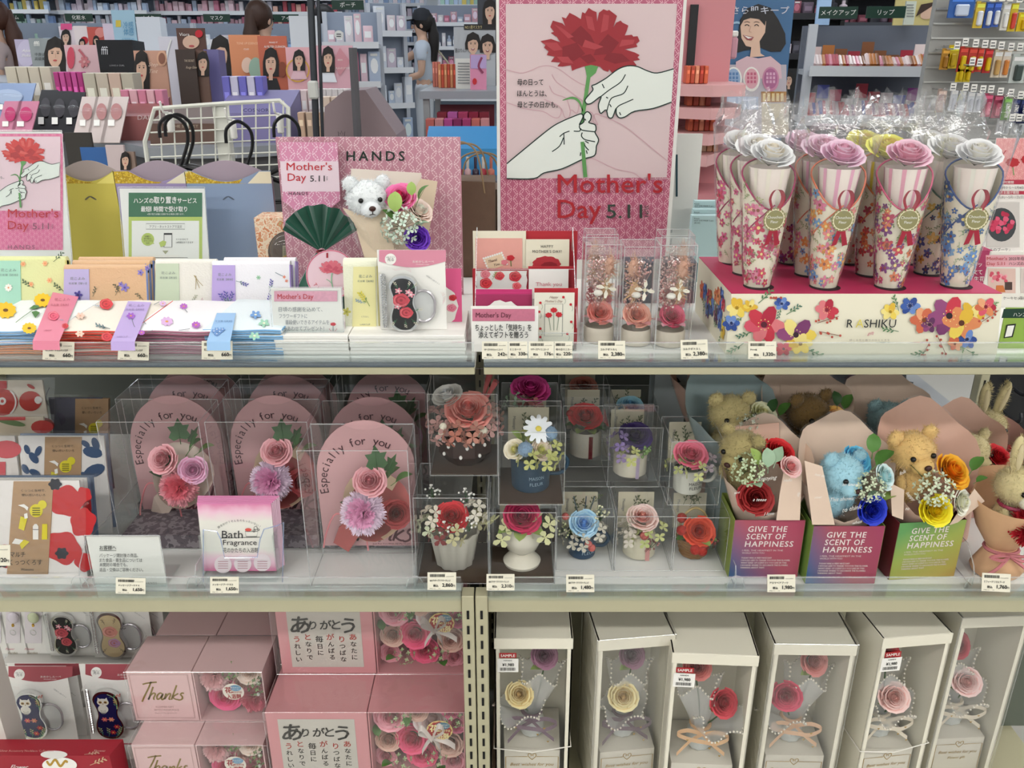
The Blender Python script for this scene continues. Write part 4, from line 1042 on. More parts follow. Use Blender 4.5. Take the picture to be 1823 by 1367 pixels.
# ============================================================ TOP SHELF, right bay
# ---- large carnation poster
q = [PX(1.33).P(*p) for p in ((886,462),(1190,462))]; x0,x1 = q[0].x, q[1].x
zt_ = PX(1.33).P(1050,-14).z
o = thing('poster','large pink Mother\'s Day poster of hands holding a red carnation','poster',((x0+x1)/2,1.33,ZT))
mb = MB(); slab(mb, [Vector((x0,1.33,ZT)),Vector((x1,1.33,ZT)),Vector((x1,1.33,zt_)),Vector((x0,1.33,zt_))],.004,mt('#e9e8e2',.4)); mb.build('panel',o, world=True)
pl = PX(1.3295); mb = pxmb(pl); mb.p2([(892,462),(1183,462),(1218,-14),(888.5,-14)],RP2,.0); mb.build('pink_border',o, world=True)
mb = pxmb(PX(1.329)); mb.p2([(902,318),(1187,316),(1205.5,6.5),(900.3,7)],mt('#d9c3c4',.5,noise=.03,ns=6),.0); mb.build('pale_field',o, world=True)
mb = pxmb(PX(1.3286)); fb = lambda x, y: (860+.2523*x, .2523*y); mothers_art(mb, fb, mt('#cfa9b0'),2.0); mb.build('illustration',o, world=True)
MDD = mt('#b3262f',.5); GI = mt('#37453c')
lettering(o, PX(1.326),[('母の日って',921,151,9,INK, dict(w=46,bold=.012)),('ほんとうは、',921,171,9,INK, dict(w=52,bold=.012)),('母と子の日かも。',921,191,9,INK, dict(w=72,bold=.012)),
    ("Mother's", 993,343,34,MDD, dict(w=186,bold=.006)),('Day',993,388,34,MDD, dict(w=77,bold=.006)),('5.11',1080,388,25,GI, dict(w=63,bold=.006)),('SUN',1148,366,7,GI, dict(ang=-pi/2,w=20))])
# ---- white panel and pale blue card boxes behind
o, pl = card('sign_panel','plain white upright panel behind the large poster','board',1196,1242,238,470,1.40,mt('#d9d8d2',.5),.004,0,ZT, floor=ZT)
mb = pxmb(PX(1.399)); mb.rect(1203,350,1206.5,275,mt('#20414a')); mb.build('dark_strip',o, world=True)
for k, (t, Y, w_) in enumerate(((358,1.36,'rearmost'),(373,1.335,'middle'),(384,1.31,'frontmost'))):
    o, pl = card('mask_carton','pale blue eye mask carton beside the white panel, %s of three' % w_, 'carton',1233-k*2,1292,t, 470,Y, mt('#b4d0d2',.5),.014,0,ZT, floor=ZT, group='pale blue cartons')
    lettering(o, PX(Y-.0006),[('Kracie',1236,t+6,2.6,INK, {}),('HOT EYE MASK 5 pcs',1236,t+10,2.6,INK, dict(w=34)),('(ROSE)',1236,t+14,2.6,INK, {})])

# ---- greeting card rack
o = thing('card_rack','clear acrylic greeting card rack with three stepped rows','rack',PX(.99).P(937,635)*1.)
o.location.z = ZT; mb = MB(); ra, rb = Wy(845,560,.99).x, Wy(1027,560,.99).x
for i, (y, zz) in enumerate(((1.055,.085),(1.02,.055),(.985,.022))):
    mb.add([(ra, y, ZT+.001),(rb, y, ZT+.001),(rb, y, ZT+zz),(ra, y, ZT+zz)],[(0,1,2,3)],ACRYL); mb.tube([(ra, y, ZT+zz),(rb, y, ZT+zz)],.0006,EDGE, 4)
for x in (ra, rb): mb.add([(x, .98,ZT),(x, 1.10,ZT),(x, 1.10,ZT+.13),(x, .98,ZT+.03)],[(0,1,2,3)],ACRYL); mb.tube([(x, .98,ZT+.03),(x, 1.10,ZT+.13),(x, 1.10,ZT)],.0006,EDGE, 4)
mb.box(((ra+rb)/2,1.04,ZT+.001),(rb-ra, .12,.002),ACRYL); mb.build('acrylic_frame',o, world=True)
def gcard(l, r, t, Y, lab, mat, b=620,border=None):
    return card('greeting_card',lab, 'card',l, r, t, b, Y, mat, .0012,.10,ZT, floor=ZT+.0025,group='greeting cards in the rack')
REDC = mt('#b3242f',.5)
o, pl = gcard(843,936,411,1.085,'cream envelope with pink card reading Thank You with lace',CREAM)
mb = pxmb(PX(1.0845,.1,ZT)); mb.rect(846.5,520,930,424,mt('#e8a79b',.55,noise=.05,ns=70)); mb.build('pink_face',o, world=True)
mb = pxmb(PX(1.0838,.1,ZT)); mb.p2([(861,460),(893,450),(902,470),(870,482)],mt('#e8cfae'),.0003)
for i in range(9): mb.disc(861+32*i/8,460-10*i/8,2,PAPER, .0006,8)
for i in range(6): mb.disc(861+9*i/5,460+22*i/5,2,PAPER, .0006,8); mb.disc(893+9*i/5,450+20*i/5,2,PAPER, .0006,8)
mb.disc(909,459,7,RED, .0008,12,5,0,.12,7); mb.disc(898,467,6,mt('#e0808a'),.0009,12,5,0,.12,7); mb.line([(909,462),(910,474)],1.4,LEAF, .0005,2); mb.build('lace_motif',o, world=True)
lettering(o, PX(1.0828,.1,ZT),[('Thank',870,468,5,mt('#5a3030'),dict(shear=.4,ang=.25)),('You',880,474,5,mt('#5a3030'),dict(shear=.4,ang=.25))])
gcard(935,1026,411,1.09,'plain red envelope at the back of the card rack',REDC)
o, pl = gcard(936,1012,426,1.082,'cream card reading Happy Mother\'s Day with a red carnation edge',CREAM)
mb = pxmb(PX(1.0815,.1,ZT)); mb.disc(973,470,25,mt('#b8303a'),.0003,30,14,0,.05,11); mb.disc(978,474,15,mt('#8f1d28'),.0005,20,8,0,.06,9); mb.build('carnation_print',o, world=True)
lettering(o, PX(1.081,.1,ZT),[('HAPPY',974,441,5,INK, dict(al='c',w=22,sp=1.2)),("MOTHER'S DAY!", 974,450,5,INK, dict(al='c',w=52,sp=1.1))])
o, pl = gcard(842,940,478,1.05,'card with red rose watercolours and wavy red edges',REDC)
mb = pxmb(PX(1.0494,.1,ZT)); mb.p2([(847,482),(938,482),(937,490),(939,498),(937,510),(938,520),(847,520),(849,510),(846,498),(849,490)],PAPER)
mb.build('white_face',o, world=True)
mb = pxmb(PX(1.0488,.1,ZT))
for u, v, r, c in ((864,488,9,('#ea7f8c','#d85a6a','#f6b3ba')),(889,491,9,('#dc3a44','#b8242f','#ee7a7c')),(865,504,11,('#dc3a44','#b8242f','#ee7a7c')),(917,492,11,('#cf2f3a','#a81f2b','#e86a70')),(920,509,8,('#e2606a','#c83a48','#f09a9c'))): prose(mb, u, v, r, .0004,c, .85)
psprig(mb, 876,498,16,-1.1,mt('#8fb04f'),mt('#6a9a4a'),6); mb.build('rose_print',o, world=True)
o, pl = gcard(940,1023,474,1.052,'red envelope behind the Thank you card',REDC)
o, pl = gcard(941,1011,479,1.046,'white card reading Thank you in pink letters',PAPER)
lettering(o, PX(1.0453,.1,ZT),[('Thank you',954,509,7,mt('#d98a94'),dict(w=46))])
for k in range(4): gcard(846+k*.7,947,515+k*3,1.022-k*.005,'magenta pink envelope of four in the rack, number %s from the back' % ('one','two','three','four')[k],mt('#d63f80' if k < 3 else '#a83260',.5))
mb = pxmb(PX(1.0,.1,ZT)); o = thing('greeting_card','white scalloped card edge showing above the pink heading sign','card',PX(1.0).P(895,600),group='greeting cards in the rack')
mb.p2([(862,560),(864,546),(872,543),(880,536),(890,534),(900,538),(910,536),(918,543),(924,546),(924,560)],PAPER, 0); mb.p2([(862,560),(864,546),(872,543),(880,536),(890,534),(900,538),(910,536),(918,543),(924,546),(924,560)],PAPER, -.001); mb.build('panel',o, world=True)
gcard(951,1028,513,1.0,'red envelope behind the three-carnation card',REDC)
o, pl = gcard(951,1022,521,.994,'cream card with three drawn carnations reading Happy Mother\'s Day',mt('#e9e6d6',.6))
mb = pxmb(PX(.9935,.1,ZT)); GL = mt('#8a9a84')
mb.line([(970,541),(1002,541),(1001,598),(969,598)],.8,GREYINK, .0003,1,True)
for u, v in ((986,552),(977,561),(995,560)): mb.disc(u, v, 6,RED, .0006,14,4.6,0,.13,7); mb.line([(u, v+3),(u+(986-u)*.4,588)],1.,GL, .0003,2)
for u, v in ((962,539),(962,585),(962,600),(1016,542),(1017,573),(1010,594),(1003,529),(960,555)): mb.disc(u, v, 2.4,RED, .0004,8); mb.line([(u, v),(u+4,v+6),(u+2,v+12)],.6,GL, .0003,3)
mb.build('carnation_print',o, world=True); lettering(o, PX(.9928,.1,ZT),[('Happy',978,531,4.4,mt('#7a4a3a'),dict(shear=.4,w=16)),("Mother's Day", 970,538,4.2,mt('#7a4a3a'),dict(shear=.4,w=32))])
o, pl = card('pop_sign','white sign with Mother\'s Day heading below the greeting cards','sign',839,958,545,627,.975,PAPER, .001,.05,ZT, floor=ZT+.001)
mb = pxmb(PX(.9745,.05,ZT)); mb.rect(841,571.5,952,550,mt('#c8758d',.5,noise=.15,ns=300)); mb.build('heading_bar',o, world=True)
lettering(o, PX(.974,.05,ZT),[("Mother's Day", 847,565,9,mt('#6a3040'),dict(w=63,bold=.008)),('ちょっとした「気持ち」を',846,588,9.5,INK, dict(w=100,bold=.01)),('添えてギフトを贈ろう',852,601,9.5,INK, dict(w=88,bold=.01))])

# ---- tall clear boxes with bottled flowers
GL_ = clear('bottle_glass',tint=(.98,.985,.985),base=.01,gain=.7)
def bottle_box(l, r, t, b, Y, lab, rc, petalc, k, dark=False):
    q = rectw(l, r, t, b, Y); w = q[1].x-q[0].x; h = q[2].z-ZT; x = (q[0].x+q[1].x)/2
    o = thing('clear_box','clear box around the ' + lab.replace(' of pink dried flowers','').replace('dried ',''),'box',(x, Y+w/2,ZT),group='tall clear bottle boxes')
    clearbox_mb(w, w, h, er=.0006).build('cover',o)
    mb = MB(); mb.box((0,0,h-.012),(w-.001,w-.001,.0006),CLEAR); mb.build('lid_flap',o)
    f = thing('flower_bottle',lab, 'flower bottle',(x, Y+w/2,ZT+.001),group='bottled dried flowers'); R = random.Random(k)
    mb = MB(); mb.lathe([(w*.42,0),(w*.44,.004),(w*.44,.018),(w*.41,.02)],mt('#cfc5b4',.6),24); mb.build('base_label',f, SM)
    mb = MB(); mb.lathe([(w*.41,.02),(w*.43,.05),(w*.43,h*.72),(w*.25,h*.85),(w*.22,h*.9)],GL_, 20,capb=False); mb.build('glass',f, SM)
    rose(f, (0,-.005,.038),.019,mt(rc, .6),(.1,-.75,.65),seed=k)
    for i in range(5):
        a = i*1.26+.3; leaf(f, (cos(a)*.006,sin(a)*.006-.006,.026),.018,mt(petalc, .6),a, .25,1,'petal')
    mb = MB()
    for i in range(230):
        z = R.uniform(.05,h*.84); s = w*.36; p = Vector((R.gauss(-.003,.008)-.004*sin(z*40),R.gauss(0,.007),z)); p.x = max(-s, min(s, p.x))
        mb.octa(p, R.uniform(.0009,.0018),mt(R.choice(('#f0c8c2','#f6e0da','#ecb4ae')),.7))
        if i % 2: mb.tube([p, (p.x*.3,p.y*.3,p.z-.02)],.00025,mt('#b9908a'),3,False)
    g = mb.build('dried_gypsophila',f); g['kind'] = 'stuff'
    for i, (px_, z, c) in enumerate(((.006,.070,'#dfb78a'),(.009,.098,'#d8a890'))):
        mb = MB(); mb.ell((px_*(1 if k % 2 else -1),-.008,z),(.006,.005,.011),mt(c, .8,bump=1.,ns=300),10,8); fur_mb(mb, [((px_*(1 if k % 2 else -1),-.008,z),(.007,.006,.014),1)],mt(c, .8),90,.006,i); mb.build('bunny_tail_grass',f, SM)
    put(('hyd','#f0ead8'),lambda: daisy_mb(mt('#f0ead8',.7),mt('#e3d9b8'),4),'white_floret',f, (.006,-.014,h*.56),(.2,-.9,.4),.013)
    mb = MB(); mb.ell((-.004,-.014,.066),(.006,.005,.004),mt('#f0ebe0',.7),12,8); mb.build('shell_bead',f, SM)
bottle_box(1040,1103,436,622,1.0,'bottle of pink dried flowers with coral rose, left of three in front','#dd7a70','#ecb0b4',1)
bottle_box(1108,1172,440,622,.99,'bottle of dried flowers with peach rose, middle of three in front','#e08a78','#e8a0a0',2)
bottle_box(1171,1235,437,622,.985,'bottle of pale dried flowers with crimson rose, right of three','#bd4a62','#e3a8b4',3)
bottle_box(1042,1098,418,560,1.075,'bottle of dried flowers behind the coral rose bottle','#c8505a','#e0909a',4)
bottle_box(1174,1232,420,560,1.065,'bottle of dried flowers behind the crimson rose bottle','#c8505a','#e0909a',5)
o, pl = card('navy_carton','dark navy carton standing behind the bottle boxes','carton',1108,1240,468,520,1.19,mt('#454a58',.5),.04,0,ZT, floor=ZT)

# ---- decorated display box with bouquet cones
BX0,BX1 = Wy(1302,523,.966),Wy(1784,523,.966); zb = BX0.z; yb = 1.153
BXc = mt('#ece6cf',.5)
o = thing('display_box','cream display box painted with flowers holding the bouquet cones','box',((BX0.x+BX1.x)/2,(.966+yb)/2,ZT))
mb = MB(); bl, br = Wy(1291,636,.968).x, Wy(1773,637,.968).x
lo = [Vector((bl, .968,ZT)),Vector((br, .968,ZT)),Vector((br, yb, ZT)),Vector((bl, yb, ZT))]; hi = [Vector((BX0.x, .966,zb)),Vector((BX1.x, .966,zb)),Vector((BX1.x, yb, zb)),Vector((BX0.x, yb, zb))]
mb.hexa(lo, hi, BXc); mb.build('carton_body',o, world=True)
mb = MB(); e = Vector((0,0,.0008)); mb.hexa([p+Vector((0,0,.0002)) for p in hi],[p+e for p in hi],mt('#bf2f5d',.5)); mb.build('pink_top',o, world=True)
fp = PX(.9655); mb = pxmb(fp); mr = pxmb(fp); R = random.Random(4); cx0,cx1,cy0,cy1 = 1292,1783,526,634
def wflower(mb, u, v, r, cols, core, n=6,sq=.85,o=.0004):
    for k in range(n):
        a = 2*pi*k/n+R.uniform(-.2,.2); c = mt(R.choice(cols)); x, y = u+cos(a)*r*.5,v+sin(a)*r*.5*sq
        mb.disc(x, min(y, 634),r*R.uniform(.45,.6),c, o+.00004*k, 9,r*.34,a)
    mb.disc(u, v, r*.16,mt(core),o*2,8)
    for k in range(9): a = k*.7; mb.disc(u+cos(a)*r*.28,v+sin(a)*r*.26,r*.035,mt('#f0d88a'),o*2.2,5)
REDS = ['#c8384a','#d8566a','#b02840','#dd7a80']; PUR = ['#7a3a6a','#934a7a','#5f2f5a']; YEL = ['#ecd05a','#f0de8a','#e0b63c']; ORG = ['#dd8a5a','#e8a57a','#cf6a4a']; BLU = ['#3f5fa8','#6a8ac8','#2f4a90']
for u, v, a, L in ((1340,590,2.8,40),(1325,560,2.4,36),(1350,540,-.8,46),(1325,610,2.6,44),(1430,620,.4,54),(1400,560,-.6,40),(1600,590,3.3,40),(1640,560,-2.4,50),(1655,625,2.8,44),(1720,625,.6,44),(1760,560,-1.0,36),(1600,555,-1.9,40),(1390,545,1.8,30),(1700,600,1.,40)):
    L *= .75; psprig(mr if u > 1540 else mb, min(max(u, 1305),1765),min(max(v, 534),622),L, a, mt(R.choice(['#5f8a5a','#4f7a6a','#7fa06a','#8fae8a'])),mt('#4f7a55'),6,.0003)
for u, v, a in ((1455,575,-.3),(1458,590,.2),(1395,535,-2.2),(1655,610,1.9),(1670,600,1.2),(1745,575,-.6)):
    for k in range(6): (mr if u > 1540 else mb).disc(u+cos(a)*k*7+R.uniform(-5,5),max(530,min(632,v+sin(a)*k*7+R.uniform(-5,5))),2.3,mt('#b8503f'),.0006,7)
    (mr if u > 1540 else mb).line([(u, v),(u+cos(a)*40,max(530,min(632,v+sin(a)*40)))],1.,mt('#7a3a30'),.0004,2)
for u, v, r, c, k in ((1360,578,36,REDS, '#5a2030'),(1417,596,34,PUR+YEL, '#3a2030'),(1425,612,22,YEL, '#8a6a20'),(1395,622,15,REDS, '#5a2030'),(1312,548,20,YEL, '#a08020'),(1336,545,13,YEL, '#a08020'),(1302,575,16,BLU, '#202a50'),(1472,552,22,REDS, '#7a2030'),(1392,536,14,BLU, '#1f2a50'),
        (1645,570,26,ORG, '#7a4020'),(1655,578,16,PUR, '#3a2030'),(1690,545,38,REDS+PUR, '#2a1a20'),(1712,575,34,ORG+YEL, '#5a3020'),(1730,560,24,YEL, '#8a6a20'),(1585,555,17,YEL, '#a08020'),(1620,540,18,BLU, '#1f2a50'),(1722,604,18,BLU, '#202a50'),(1755,545,20,ORG+REDS, '#7a2030'),(1700,612,14,ORG, '#7a4020')): wflower(mr if u > 1540 else mb, u, min(max(v, 528+r*.9),633-r*.8),r, c, k)
mb.build('painted_flowers',o, world=True); mr.build('painted_flowers',o, world=True)
ec = (Vector((bl, 1.06,(ZT+zb)/2))); mb = MB(); nx = -.0006
mb.map = lambda u, v, oo: Vector((bl+(BX0.x-bl)*v/(zb-ZT)-oo, .97+u, ZT+v))
for k in range(16): wflower(mb, R.uniform(.015,.16),R.uniform(.015,.062),R.uniform(.008,.015),R.choice((REDS, YEL, BLU, ORG, PUR)),'#3a2020',6,1.,.0005)
for k in range(12): psprig(mb, R.uniform(.02,.15),R.uniform(.02,.055),.02,R.uniform(0,6),mt('#5f8a5a'),mt('#4f7a55'),5,.0004)
mb.build('painted_flowers',o, world=True)
lettering(o, PX(.965),[('R',1507,583,15,INK, dict(shear=.12)),('A',1523,583,15,mt('#e0d060'),dict(shear=.12)),('SHIKU',1538,583,15,INK, dict(w=58,shear=.12)),('gift',1544,596,6,mt('#c8607a'),dict(shear=.5)),('感じる花と香りのひとときを',1512,607,3,mt('#a8a090'),dict(w=72))])
# cones
LINER = mt('#efe3da',.6)
def cone(px, py, lab, rc, trim, cols, leafc, row, front=True, lean=0.,tagw=True, turn=0.):
    b = Wz(px, py, zb); hgt = .165; r0,r1 = .0155,.034
    hz = thing('bouquet_hole_ring','','ring') if False else None
    o = thing('cone_bouquet',lab, 'bouquet',(b.x, b.y, zb+.001),(0,lean, turn),'floral print cone bouquets')
    def rim(a):                                     # height of paper around: low in front, high at the back left
        f = cos(a+pi/2); return hgt*(.80-.26*max(0,f)**1.2+.14*max(0,-f)+.05*sin(a*1.0+2.6))
    mb = MB(); n = 28; V = []; Fs = []
    for i in range(n):
        a = 2*pi*i/n; t = rim(a)
        for j in range(5):
            z = t*j/4; r = r0+(r1-r0)*(z/hgt)**.9; V.append((cos(a)*r, sin(a)*r, z))
    for i in range(n):
        for j in range(4): p, q = i*5+j, ((i+1) % n)*5+j; Fs.append((p, q, q+1,p+1))
    mb.add(V, Fs, mt('#e9e2cc',.55)); mb.build('paper_cone',o, SM)
    mb = MB(); mb.tube([V[i*5+4] for i in range(n)],.0011,mt(trim, .6),5,closed=True)
    P = []
    for k in range(9): z = hgt*(.40+.22*k/8); r = r0+(r1-r0)*(z/hgt)**.9+.0006; a = -pi*.92+k*.16; P.append((cos(a)*r, sin(a)*r, z))
    mb.tube(P, .0008,mt(trim, .6),5); mb.build('trim_cord',o, SM)
    mb = MB(); R = random.Random(row*17+int(px)); fs = lambda u, v, oo: Vector((cos(u)*(r0+(r1-r0)*(max(0,v)/hgt)**.9+.0005+oo),sin(u)*(r0+(r1-r0)*(max(0,v)/hgt)**.9+.0005+oo),v))
    mb.map = lambda u, v, oo: fs(-pi/2+u/.026,v, oo)
    NF = 95 if front else 60
    for k in range(NF*2):
        u, v = R.uniform(-.062,.062),R.uniform(.004,hgt*.78)
        if v > rim(-pi/2+u/.026)-.006: continue
        c = R.choice(cols); r = R.uniform(.0035,.0085)
        if k % 3 == 0: psprig(mb, u, v, .013,R.uniform(0,6),mt(R.choice(leafc)),mt(R.choice(leafc)),5,.0001)
        else: pflower(mb, u, v, r, mt(c),mt('#f0d88a' if k % 2 else '#8a4a3a'),5,.00015,R.random()*6)
    mb.build('floral_print',o)
    mb = MB(); mb.lathe([(.017,hgt*.52),(.0235,hgt*.86)],LINER, 18,capb=False)
    for k in range(0,18,2): a = 2*pi*k/18; mb.add([(cos(a)*.0172,sin(a)*.0172,hgt*.52),(cos(a+.2)*.0172,sin(a+.2)*.0172,hgt*.52),(cos(a+.2)*.0237,sin(a+.2)*.0237,hgt*.86),(cos(a)*.0237,sin(a)*.0237,hgt*.86)],[(0,1,2,3)],mt(rc, .6))
    mb.build('striped_liner',o, SM)
    rose(o, (0,-.002,hgt*.95),.029,mt(rc, .6,sss=.1),(0,-.45,.9),seed=row)
    # cellophane sleeve with crumpled top
    mb = MB(); V = []; Fs = []; n = 20; zs = (0,.05,.10,hgt*.9,hgt*1.08,hgt*1.16,hgt*1.3); rr = (1.06,1.06,1.06,1.05,1.12,.95,.8)
    for j, z in enumerate(zs):
        for i in range(n):
            a = 2*pi*i/n; r = (r0+(r1-r0)*(min(z, hgt)/hgt)**.9)*rr[j]+.001
            cr = 0 if j < 4 else .12*(j-3)
            V.append((cos(a)*r*(1+R.uniform(-cr, cr)),sin(a)*r*(1+R.uniform(-cr, cr))*(1 if j < 5 else .55),z+(R.uniform(-.012,.014) if j == 6 else R.uniform(-.004,.004) if j > 3 else 0)))
    for j in range(len(zs)-1):
        for i in range(n): p, q = j*n+i, j*n+(i+1) % n; Fs.append((p, q, q+n, p+n))
    mb.add(V, Fs, FILM); mb.build('cellophane_sleeve',o, radians(25))
    if tagw:
        zt2 = hgt*.52; r = r0+(r1-r0)*(zt2/hgt)**.9+.0022; RB = mt('#9c1f35',.4)
        mb = MB(); mb.map = lambda u, v, oo: Vector((u, -r-oo+.0012*0,v)); 
        mb.disc(0,zt2,.0135,mt('#8f8a5f',.5),.001,24); mb.ringp(0,zt2,.0112,.0010,mt('#e8e0c0'),.0014,30)
        for k in range(20): a = k*.314; mb.disc(cos(a)*.0118,zt2+sin(a)*.0118,.0012,mt('#e8e0c0'),.0015,5,.0006,a+.8)
        g = mb.build('paper_tag',o)
        mb = MB(); mb.map = lambda u, v, oo: Vector((u, -r-oo, v)); mb.text('Chouchou',0,zt2+.0012,.0046,PAPER, 'c',.0016,w=.0185); mb.text('Fleur',0,zt2-.0042,.0046,PAPER, 'c',.0016); mb.build('lettering',o)
        mb = MB()
        for s in (-1,1):
            P = [(s*.0015,-r-.0006,zt2-.010),(s*.0065,-r-.0012,zt2-.030)]; mb.add([Vector(P[0])+Vector((-.0028,0,0)),Vector(P[0])+Vector((.0028,0,0)),Vector(P[1])+Vector((.003,0,.001)),Vector(P[1])+Vector((-.003,0,-.001))],[(0,1,2,3)],RB)
        L_ = smoothline([(-.003,zt2+.010,0),(-.008,zt2+.023,0),(-.004,zt2+.033,0),(.004,zt2+.033,0),(.008,zt2+.023,0),(.003,zt2+.010,0)],4)
        VV = []
        for p in L_: VV += [(p.x-.002*(1 if p.x < 0 else -1),-r-.0020,p.y),(p.x+.0022*(1 if p.x < 0 else -1),-r+.0006,p.y)]
        mb.add(VV, [(2*i, 2*i+2,2*i+3,2*i+1) for i in range(len(L_)-1)],RB); mb.build('ribbon_loop',o)
GRN_ = ['#8a9a5a','#a8b070','#6a8a4a']; PKC = ['#b83a68','#d05a88','#c83a5a','#d88aa0']; ORC = ['#e08a3a','#e8a55a','#e88a8a','#d87a9a','#6a9ac8']; MXC = ['#b83a5a','#c84a80','#7a3a80','#d87a50','#c83a4a']; BLC = ['#3f6aa8','#5a8ac8','#2f4f8a','#7aa8d0']
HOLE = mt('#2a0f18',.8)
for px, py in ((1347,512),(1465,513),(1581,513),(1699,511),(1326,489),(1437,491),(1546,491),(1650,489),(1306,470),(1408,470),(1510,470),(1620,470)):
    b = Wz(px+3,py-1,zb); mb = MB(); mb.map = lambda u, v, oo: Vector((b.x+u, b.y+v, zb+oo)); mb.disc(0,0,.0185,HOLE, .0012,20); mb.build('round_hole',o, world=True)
for px, py, c, tr, cols, lab in ((1347,508,'#ece5d4','#9c2a5a',PKC, 'cone bouquet with cream rose and magenta flower print, front row far left'),(1465,509,'#e3a8c0','#dd7a5a',ORC, 'cone bouquet with pink rose and orange flower print, front row'),(1581,509,'#e2a0b4','#d05a80',MXC, 'cone bouquet with pink rose and dense red flower print, front row'),(1699,507,'#e9e6da','#2f4f88',BLC, 'cone bouquet with white rose and blue flower print, front row')):
    cone(px, py, lab, c, tr, cols, GRN_ if cols is not BLC else ['#7fa070','#4f7a9a','#9ab08a'],1,True, -.02 if px > 1500 else .0,True, (px-1523)*-.0007)
for px, py, c, tr, cols, lab in ((1326,485,'#ece5d4','#9c2a5a',PKC, 'cone bouquet half hidden behind the far left front cone'),(1437,487,'#e3a8c0','#dd7a5a',ORC, 'cone bouquet with pink rose half hidden behind the orange print cone'),(1546,487,'#e8d040','#dd7a3a',['#c83a3a','#b02a4a','#d8703a'],'cone bouquet with yellow rose and red flower print behind'),(1650,485,'#e9e6da','#4f7a68',['#d0a030','#2f3a70','#e0b850','#4a5a9a'],'cone bouquet with white rose and navy and gold print behind')):
    cone(px, py, lab, c, tr, cols, GRN_, 2,False, 0.,True)
for px, py, c, cols, lab in ((1300,466,'#ece5d4',PKC, 'cone bouquet with cream rose in the back row, far left'),(1404,466,'#e3a8c0',['#a83a80','#7a3a8a','#c83a5a'],'cone bouquet with purple flower print in the back row'),(1507,466,'#e8d040',['#c83a3a','#b02a4a','#d8703a'],'cone bouquet with red flower print in the back row'),(1617,466,'#e9e6da',['#7a6ab0','#a88ac0','#c8a0b0'],'cone bouquet with white rose in the back row, far right')):
    cone(px, py, lab, c, '#9c2a5a',cols, GRN_, 3,False, 0.,False)

# ---- signs at the right edge
o, pl = card('counter_sign','pink Mother\'s Day delivery sign with bouquet photo at the right edge','sign',1752,1900,246,470,1.38,mt('#ece6e0',.5),.003,.0,ZT, floor=ZT)
pl = PX(1.3794); mb = pxmb(pl); mb.p2([(1768,322),(1900,322),(1900,246),(1774,246)],ring_mat('#dd8f90','#efb9b4',.014,'ring_print_salmon'),.0); mb.rect(1765,328,1900,320,mt('#b02f45'),.0003); mb.rect(1763,346,1900,340,mt('#b02f45'),.0003); mb.build('pink_header',o, world=True)
mb = pxmb(PX(1.379))
for u, v in ((1803,289),(1830,284)): mb.disc(u, v, 12,MDD, .0004,20,8,0,.12,8); mb.line([(u, v+6),(u+2,312)],1.5,STEMG, .0003,2)
mb.build('carnation_print',o, world=True); mb = pxmb(PX(1.379)); mb.rect(1757,440,1815,360,mt('#c9c3bd'),.0002); mb.disc(1783,400,26,mt('#3a3f42'),.0004,24,30)
for k in range(26): R2 = _R; mb.disc(1783+R2.uniform(-20,20),397+R2.uniform(-17,17),R2.uniform(3,6),mt(R2.choice(['#c8385a','#b02848','#d85a78'])),.0006+k*.00002,9,None, 0,.12,6)
mb.build('bouquet_photo',o, world=True)
lettering(o, PX(1.378),[('y',1779,278,17,MDD, dict(shear=.2,w=13)),('注文受付期間',1772,326.5,4,PAPER, {}),('月(水)10時から～5月8日(木)まで',1764,336,4,INK, {}),('商品のお届け期間',1770,344.8,4,PAPER, {}),('5月7日(水)～5月11日(日)',1764,353,4,INK, {}),('ミのブーケ』',1737+25,447,5,INK, {})])
o, pl = card('counter_sign','small framed gift catalogue sign beside the cone display box','sign',1750,1850,448,590,1.17,mt('#e8e4dc',.45),.004,.0,ZT, floor=ZT)
mb = pxmb(PX(1.1695)); mb.rect(1755,475,1850,454,mt('#dfa3ad'),.0); mb.rect(1759,522,1808,478,mt('#d8b9ae'),.0); mb.rect(1817,522,1850,478,mt('#cfc0ba'),.0)
for k in range(22): mb.disc(1778+_R.uniform(-14,14),492+_R.uniform(-9,9),_R.uniform(2,4),mt(_R.choice(['#d8707f','#c84a60','#e8a0a8'])),.0004,8)
mb.rect(1789,516,1802,502,mt('#4a3530'),.0004); mb.p2([(1772,520),(1790,520),(1786,508),(1774,508)],mt('#c8703a'),.0004); mb.build('printed_photos',o, world=True)
lettering(o, PX(1.1685),[("Mother's", 1757,463,6,MDD, dict(w=36)),('Day 5.11',1757,472,6,MDD, dict(w=32)),('2025年母の日特集',1796,463,5,INK, {}),('ハンズのフラワーギフト',1796,472,5,INK, {}),('ケーキセット',1786,533,4.5,INK, {}),('花束',1815,533,4.5,INK, {})])
o, pl = card('magenta_box','magenta box panel with white letters behind the catalogue sign','carton',1729,1760,446,520,1.26,mt('#a8365f',.5),.03,0,ZT, floor=ZT)
lettering(o, PX(1.259),[('ネッ',1731,474,7,PAPER, {}),('文て',1731,488,7,PAPER, {}),('生花',1734,500,7,PAPER, {})])
o, pl = card('app_card','green app leaflet with a phone picture at the right edge','card',1783,1880,548,634,.99,mt('#8fae4a',.5),.002,.05,ZT, floor=ZT)
mb = pxmb(PX(.9895,.05,ZT)); mb.p2([(1783,566),(1880,566),(1880,548),(1787,550)],mt('#173a2c'),.0); mb.p2([(1787,602),(1803,600),(1809,576),(1792,578)],BLACK, .0003); mb.p2([(1789,600),(1801,598),(1806,579),(1794,580)],PAPER, .0005); mb.rect(1782,634,1880,625,mt('#c8b45a'),.0003); mb.build('phone_picture',o, world=True)
lettering(o, PX(.989,.05,ZT),[('ハンズ',1804,563,6,PAPER, {})])

